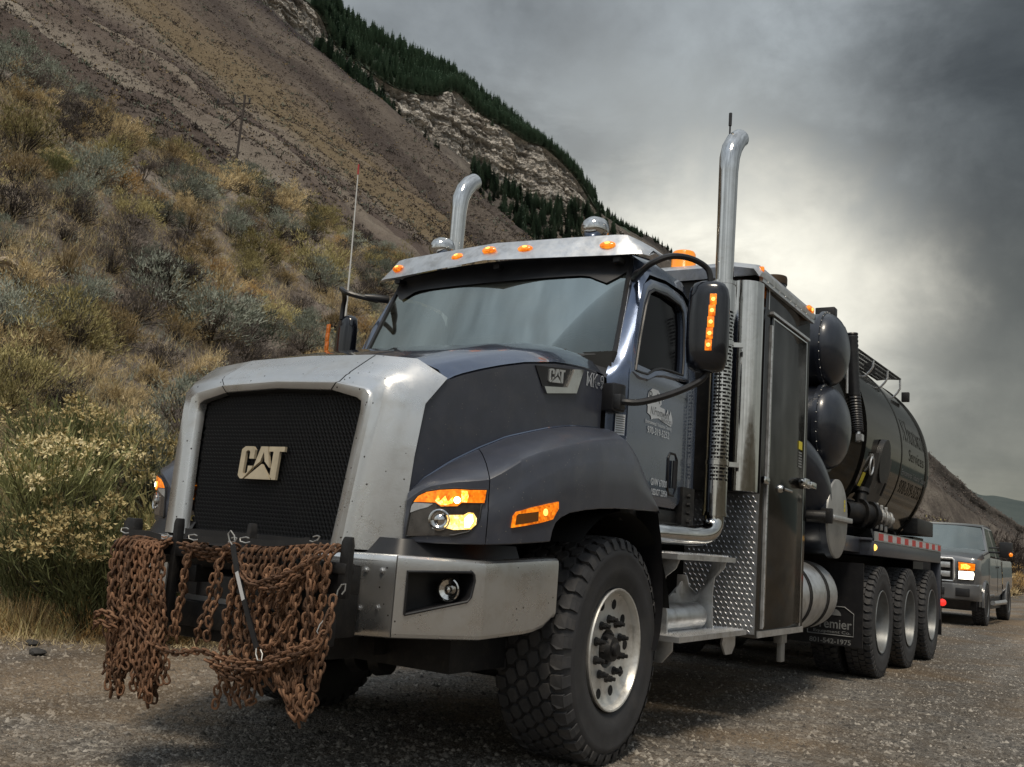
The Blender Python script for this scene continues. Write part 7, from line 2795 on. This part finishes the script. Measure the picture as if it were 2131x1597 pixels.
for lb in sorted(set(q[0] for q in BUSH)):
    same = sorted([q for q in BUSH if q[0] == lb], key=lambda q: q[1])
    for n, q in enumerate(same):
        q[2]['label'] = lb if len(same) == 1 else f'{lb}, {ORD[min(n, 13)]}'
# a few that stand out
bush('bare', *P_BARE[:2], 1.5, z=P_BARE[2], label='dark branching bush standing out on bare soil in the middle of the bank', group='bushes on the bank')
bush('sage', *P_SAGE[:2], 1.15, z=P_SAGE[2], label='broad sagebrush with dark stems beside the dark branching bush', group='bushes on the bank', sq=1.3)

# grass and small growth between them: one mass
def tufts(pts, per, L0, L1, w, seed, spread=.06, lean=.45):
    r_ = np.random.default_rng(seed)
    n = len(pts)
    p = np.repeat(pts, per, 0) + r_.normal(0, spread, (n * per, 3)) * V(1, 1, .2)
    d = V(0, 0, 1) + r_.normal(0, lean, (n * per, 3))
    s = np.repeat(.6 + .8 * r_.random(n), per)
    return blades(p, d, (L0 + (L1 - L0) * r_.random(n * per)) * s, np.full(n * per, w), r_)


def on_grid(G, n, v0, v1, seed, vpow=1.0):
    r_ = np.random.default_rng(seed)
    a = (v0 + (v1 - v0) * r_.random(n) ** vpow) * (G.shape[0] - 1.001)
    b = r_.random(n) * (G.shape[1] - 1.001)
    i, j = a.astype(int), b.astype(int)
    fa, fb = (a - i)[:, None], (b - j)[:, None]
    return (G[i, j] * (1 - fa) + G[i + 1, j] * fa) * (1 - fb) + (G[i, j + 1] * (1 - fa) + G[i + 1, j + 1] * fa) * fb


gp = on_grid(GB, 22000, .03, .62, 401)
dd = np.hypot(gp[:, 0] - 3.25, gp[:, 1] + 2.97)
keep = (rng.random(len(gp)) < np.clip((24 / dd) ** 1.1, 0, 1)) & (fbm(gp[:, 0] * .5, gp[:, 1] * .5, 3, 402) > -.12)
gp = gp[keep]
sel = rng.random(len(gp))
ch = [(tufts(gp[sel < .55], 16, .10, .34, .009, 1), ML['grass']), (tufts(gp[(sel >= .55) & (sel < .75)], 22, .07, .22, .010, 2, .09, .8), ML['sage']), (tufts(gp[(sel >= .75) & (sel < .9)], 18, .08, .25, .009, 3, .08, .8), ML['dark']), (tufts(gp[sel >= .9], 22, .08, .24, .010, 4, .08, .7), ML['olive'])]
o = link('bank_grass', multi('bank_grass', ch))
o['kind'] = 'stuff'
o['label'] = 'dry grass and low growth covering the bank'
# grass fringe where gravel meets the bank, thinning out into the lot
t_ = rng.random(3200)
fx = np.interp(t_, np.linspace(0, 1, 12), FOOT[:, 0]) + .25 + np.abs(rng.normal(0, .34, 3200))
fy = np.interp(t_, np.linspace(0, 1, 12), FOOT[:, 1]) - np.abs(rng.normal(0, .30, 3200))
fp = np.stack([fx, fy, np.zeros(3200)], 1)
fx2 = np.interp(rng.random(1400) * .42, np.linspace(0, 1, 12), FOOT[:, 0]) + rng.normal(.1, .3, 1400)
fy2 = np.interp(rng.random(1400) * .42, np.linspace(0, 1, 12), FOOT[:, 1]) + rng.normal(-.05, .25, 1400)
t2 = rng.random(1600) * .45
fp2 = np.stack([np.interp(t2, np.linspace(0, 1, 12), FOOT[:, 0]) + rng.normal(.15, .22, 1600), np.interp(t2, np.linspace(0, 1, 12), FOOT[:, 1]) + rng.normal(-.05, .2, 1600), np.zeros(1600)], 1)
ch = [(tufts(fp[:2200], 9, .02, .09, .006, 5, .05, .9), ML['grass']), (tufts(fp2[:900], 14, .08, .28, .007, 6, .05, .40), ML['grass']), (tufts(fp2[900:], 14, .08, .30, .007, 16, .05, .45), ML['olive']), (tufts(fp2[:500], 14, .08, .35, .007, 7, .06, .4), ML['rusty'])]
o = link('verge_grass', multi('verge_grass', ch))
o['kind'] = 'stuff'
o['label'] = 'dry grass fringe where the gravel lot meets the bank'

# brush on the scree slope: dark specks and tan tussocks
sp_ = on_grid(GS, 80000, .12, .98, 410)
sp_ = sp_ + V(0, 0, .05)
n_ = fbm(sp_[:, 0] * .03, sp_[:, 1] * .03, 3, 411)
sp_ = sp_[n_ > -.10]
sel = rng.random(len(sp_))
ch = [(tufts(sp_[sel < .50], 6, .10, .30, .20, 11, .14, 1.3), ML['speck']), (tufts(sp_[(sel > .5) & (sel < .62)], 7, .15, .45, .22, 15, .3, 1.3), ML['speck']), (tufts(sp_[(sel >= .62) & (sel < .68)], 4, .15, .4, .22, 12, .2, .9), ML['tan']), (tufts(sp_[(sel >= .68) & (sel < .72)], 7, .25, .7, .24, 13, .3, .9), ML['sage'])]
big = on_grid(GS, 200, .2, .95, 412)
ch.append((tufts(big, 60, .25, .7, .2, 14, .65, 1.2), ML['dark']))
o = link('brush', multi('brush', ch))
o['kind'] = 'stuff'
o['label'] = 'low brush speckling the brown slope'

# ---- conifers
CM = [conifer_mesh(500 + i) for i in range(5)]
tp = []


def scatter(G, n, v0, v1, u0, u1, seed, h0, h1, msk=None, vpow=1.0):
    r_ = np.random.default_rng(seed)
    a = (v0 + (v1 - v0) * r_.random(n) ** vpow) * (G.shape[0] - 1.001)
    b = (u0 + (u1 - u0) * r_.random(n)) * (G.shape[1] - 1.001)
    p = G[a.astype(int), b.astype(int)]
    if msk:
        k = fbm(p[:, 1] * msk[0], p[:, 2] * msk[0], 3, seed + 1) > msk[1]
        p = p[k]
    h = h0 + (h1 - h0) * r_.random(len(p)) ** 1.3
    return np.c_[p, h]


U = lambda c: c / 21.0
tp.append(scatter(GF, 2600, .0, .56, U(.9), U(11.6), 601, 5.5, 11.5))
tp.append(scatter(GF, 260, .42, .53, U(1), U(11.6), 602, 6.5, 12))
tp.append(scatter(GF, 160, .1, .52, U(11.6), U(13.4), 603, 3, 7))
tp.append(scatter(GF, 90, .35, .52, U(13), U(17), 604, 3, 6))
tp.append(scatter(GT, 230, .80, 1.0, U(2.6), U(5.4), 605, 8, 15, (.03, -.06)))
tp.append(scatter(GT, 60, .90, 1.0, U(1.0), U(2.6), 606, 7, 13, (.03, -.02)))
tp.append(scatter(GT, 620, .42, 1.0, U(6.6), U(14), 607, 7, 14, (.022, -.04)))
tp.append(scatter(GC, 90, .0, .5, U(2), U(6), 608, 4, 8, (.03, 0)))
tp.append(scatter(GC, 50, .0, .95, U(7), U(12.5), 609, 2.5, 6, (.03, .05)))
tp = np.concatenate(tp)
pr = proj(tp[:, :3])
vis = (pr[:, 0] > 500) & (pr[:, 0] < 1480) & (pr[:, 1] > -30) & (pr[:, 1] < 640)
tp, pr = tp[vis], pr[vis]
szp = tp[:, 3] / pr[:, 2]
order = np.argsort(-szp)
for n, i in enumerate(order[:290]):
    x, y, z, h = tp[i]
    o = bpy.data.objects.new('conifer', CM[n % 5])
    COL.objects.link(o)
    o.location = (x, y, z - .3)
    o.rotation_euler = (0, 0, rng.random() * 6.28)
    wv = h * (.75 + .75 * rng.random())
    o.scale = (wv, wv, h)
    px_, py_ = pr[i, 0], pr[i, 1]
    zone = 'in the forest along the mountain top' if py_ < 40 + (px_ - 690) * .42 else ('in the dark stand below the cliff' if px_ > 950 else 'in the clump beside the upper cliff')
    o['label'] = f'dark green conifer {zone}'
    o['category'] = 'tree'
    o['group'] = f'conifers {zone}'
vs_, mi = [], []
src = []
for me in CM:
    v = np.empty(len(me.vertices) * 3, np.float32)
    me.vertices.foreach_get('co', v)
    m_ = np.empty(len(me.polygons), np.int32)
    me.polygons.foreach_get('material_index', m_)
    src.append((v.reshape(-1, 3), m_))
L_, S_ = [], []
for n, i in enumerate(order[290:]):
    x, y, z, h = tp[i]
    v, m_ = src[n % 5]
    a = rng.random() * 6.28
    c, s = math.cos(a), math.sin(a)
    q = np.stack([v[:, 0] * c - v[:, 1] * s, v[:, 0] * s + v[:, 1] * c, v[:, 2]], 1) * h * V(.8 + .7 * (n * .618 % 1), .8 + .7 * (n * .618 % 1), 1) + V(x, y, z - .3)
    tri = q.reshape(-1, 3, 3)
    L_.append(tri[m_ == 0].reshape(-1, 3))
    S_.append(tri[m_ == 1].reshape(-1, 3))
o = link('forest', multi('forest', [(np.concatenate(L_), ML['needle']), (np.concatenate(S_), ML['stem'])]))
o['kind'] = 'stuff'
o['label'] = 'distant conifer forest on the mountain'

# brush on the mountain's lower right shoulder
sp_ = on_grid(GT, 16000, .15, 1.0, 420)
q = proj(sp_)
sp_ = sp_[(q[:, 0] > 1240) & (q[:, 0] < 2250)]
sf = on_grid(GF, 5000, .0, .5, 421)
q = proj(sf)
sf = sf[(q[:, 0] > 1700) & (q[:, 0] < 2250)]
o = link('brush', multi('brush', [(tufts(sp_, 7, .8, 2.6, .9, 21, .9, .9), ML['dark']), (tufts(sf, 5, .6, 1.8, .8, 22, .8, .9), ML['dark']), (tufts(sp_[::5], 6, .8, 2.2, .9, 23, .9, .8), ML['olive'])]))
o['kind'] = 'stuff'
o['label'] = 'dark brush on the mountain shoulder'

# bare brown thicket beyond the pickup, right of it
for n, (x, y, s, k, lb) in enumerate([
        (-2.6, 52, 4.2, 'bare', 'tall bare brown bush right behind the pickup mirror'),
        (-4.8, 58, 4.6, 'bare', 'bare brown bush behind the pickup cab'),
        (-3.2, 64, 4.0, 'bare', 'bare brown bush to the right of the pickup mirror'),
        (-7.5, 62, 4.6, 'bare', 'bare brown bush in the gap between tanker and pickup'),
        (-6.0, 70, 4.4, 'dark', 'dark thicket bush farthest behind the pickup'),
        (-3.6, 74, 4.2, 'dark', 'dark thicket bush at the right end of the thicket'),
        (-10, 70, 4.8, 'dark', 'dark thicket bush behind the pickup roof'),
        (-2.3, 58, 1.5, 'rusty', 'low rust-brown bush on the verge right of the pickup'),
        (-2.2, 50, 1.2, 'tan', 'low tan bush on the verge farthest right'),
        (-2.9, 47, 1.4, 'rusty', 'low rust-brown bush just right of the pickup bed')]):
    bush(k, x, y, s, z=0.0, label=lb, group='thicket beyond the pickup')

# stones lying on the bank
RM = mat('bank_stone', (.40, .33, .25), .9, var=.3, vscale=3, bump=.5, bscale=12)
for x, y, s, lb in ((-11.02, 4.74, .20, 'tan rock lying midway up the bank, farthest left of the rocks'), (-9.08, 4.59, .10, 'small pale stone low on the bank left of the grille'), (-12.93, 9.64, .17, 'flat tan stone on the bank above the dark branching bush')):
    r_ = np.random.default_rng(int(abs(x * 100)))
    bm = bmesh.new()
    bmesh.ops.create_icosphere(bm, subdivisions=3, radius=1)
    for v in bm.verts:
        n_ = .75 + .5 * r_.random() if False else 1 + .35 * math.sin(v.co.x * 3 + x) * math.cos(v.co.y * 2.6 + y) + .12 * math.sin(v.co.z * 7)
        v.co = Vector((v.co.x * 1.3 * n_, v.co.y * n_, v.co.z * .62 * n_)) * s
    me = bpy.data.meshes.new('stone')
    bm.to_mesh(me)
    bm.free()
    me.materials.append(RM)
    o = link('stone', me, loc=(x, y, bank_z(x, y) + s * .25))
    o['label'] = lb
    o['category'] = 'stone'
for x, y, s, lb in ((-3.62, 1.42, .045, 'small dark stone on the gravel left of the chains'), (-3.2, 1.2, .05, 'small dark stone on the gravel nearer the chains')):
    bm = bmesh.new()
    bmesh.ops.create_icosphere(bm, subdivisions=2, radius=1)
    for v in bm.verts:
        n_ = 1 + .3 * math.sin(v.co.x * 3 + x) * math.cos(v.co.y * 2.6)
        v.co = Vector((v.co.x * 1.4 * n_, v.co.y * n_, v.co.z * .55 * n_)) * s
    me = bpy.data.meshes.new('stone')
    bm.to_mesh(me)
    bm.free()
    me.materials.append(mat('dark_stone', (.04, .038, .036), .9, var=.3))
    o = link('stone', me, loc=(x, y, .02))
    o['label'] = lb
    o['category'] = 'stone'

# wooden power pole on the slope
pt_ = thing('power_pole', (-50.7, 41.6, 14.0), 'thin wooden power pole with a crossarm on the brown slope', 'power pole')
WM_ = mat('weathered_wood', (.055, .045, .04), .9, var=.3)
part('pole', MB().tube([(-50.75, 41.6, 14), (-50.6, 41.7, 31.4)], [.11, .08], 8), WM_, pt_)
mb = MB()
mb.tube([(-51.9, 40.25, 30.35), (-50.3, 42.05, 30.85)], .05, 6)
part('crossarm', mb, WM_, pt_)
part('brace', MB().tube([(-51.35, 40.9, 28.6), (-50.65, 41.65, 29.9)], .06, 6), WM_, pt_)
mb = MB()
for k in (0.05, .5, .95):
    q = V(-51.9, 40.25, 30.35) * (1 - k) + V(-50.3, 42.05, 30.85) * k
    mb = MB().lathe([(0, .05), (.2, .07), (.4, .05), (.45, 0)], q, (0, 0, 1), 8)
    part('insulator', mb, 'black', pt_)
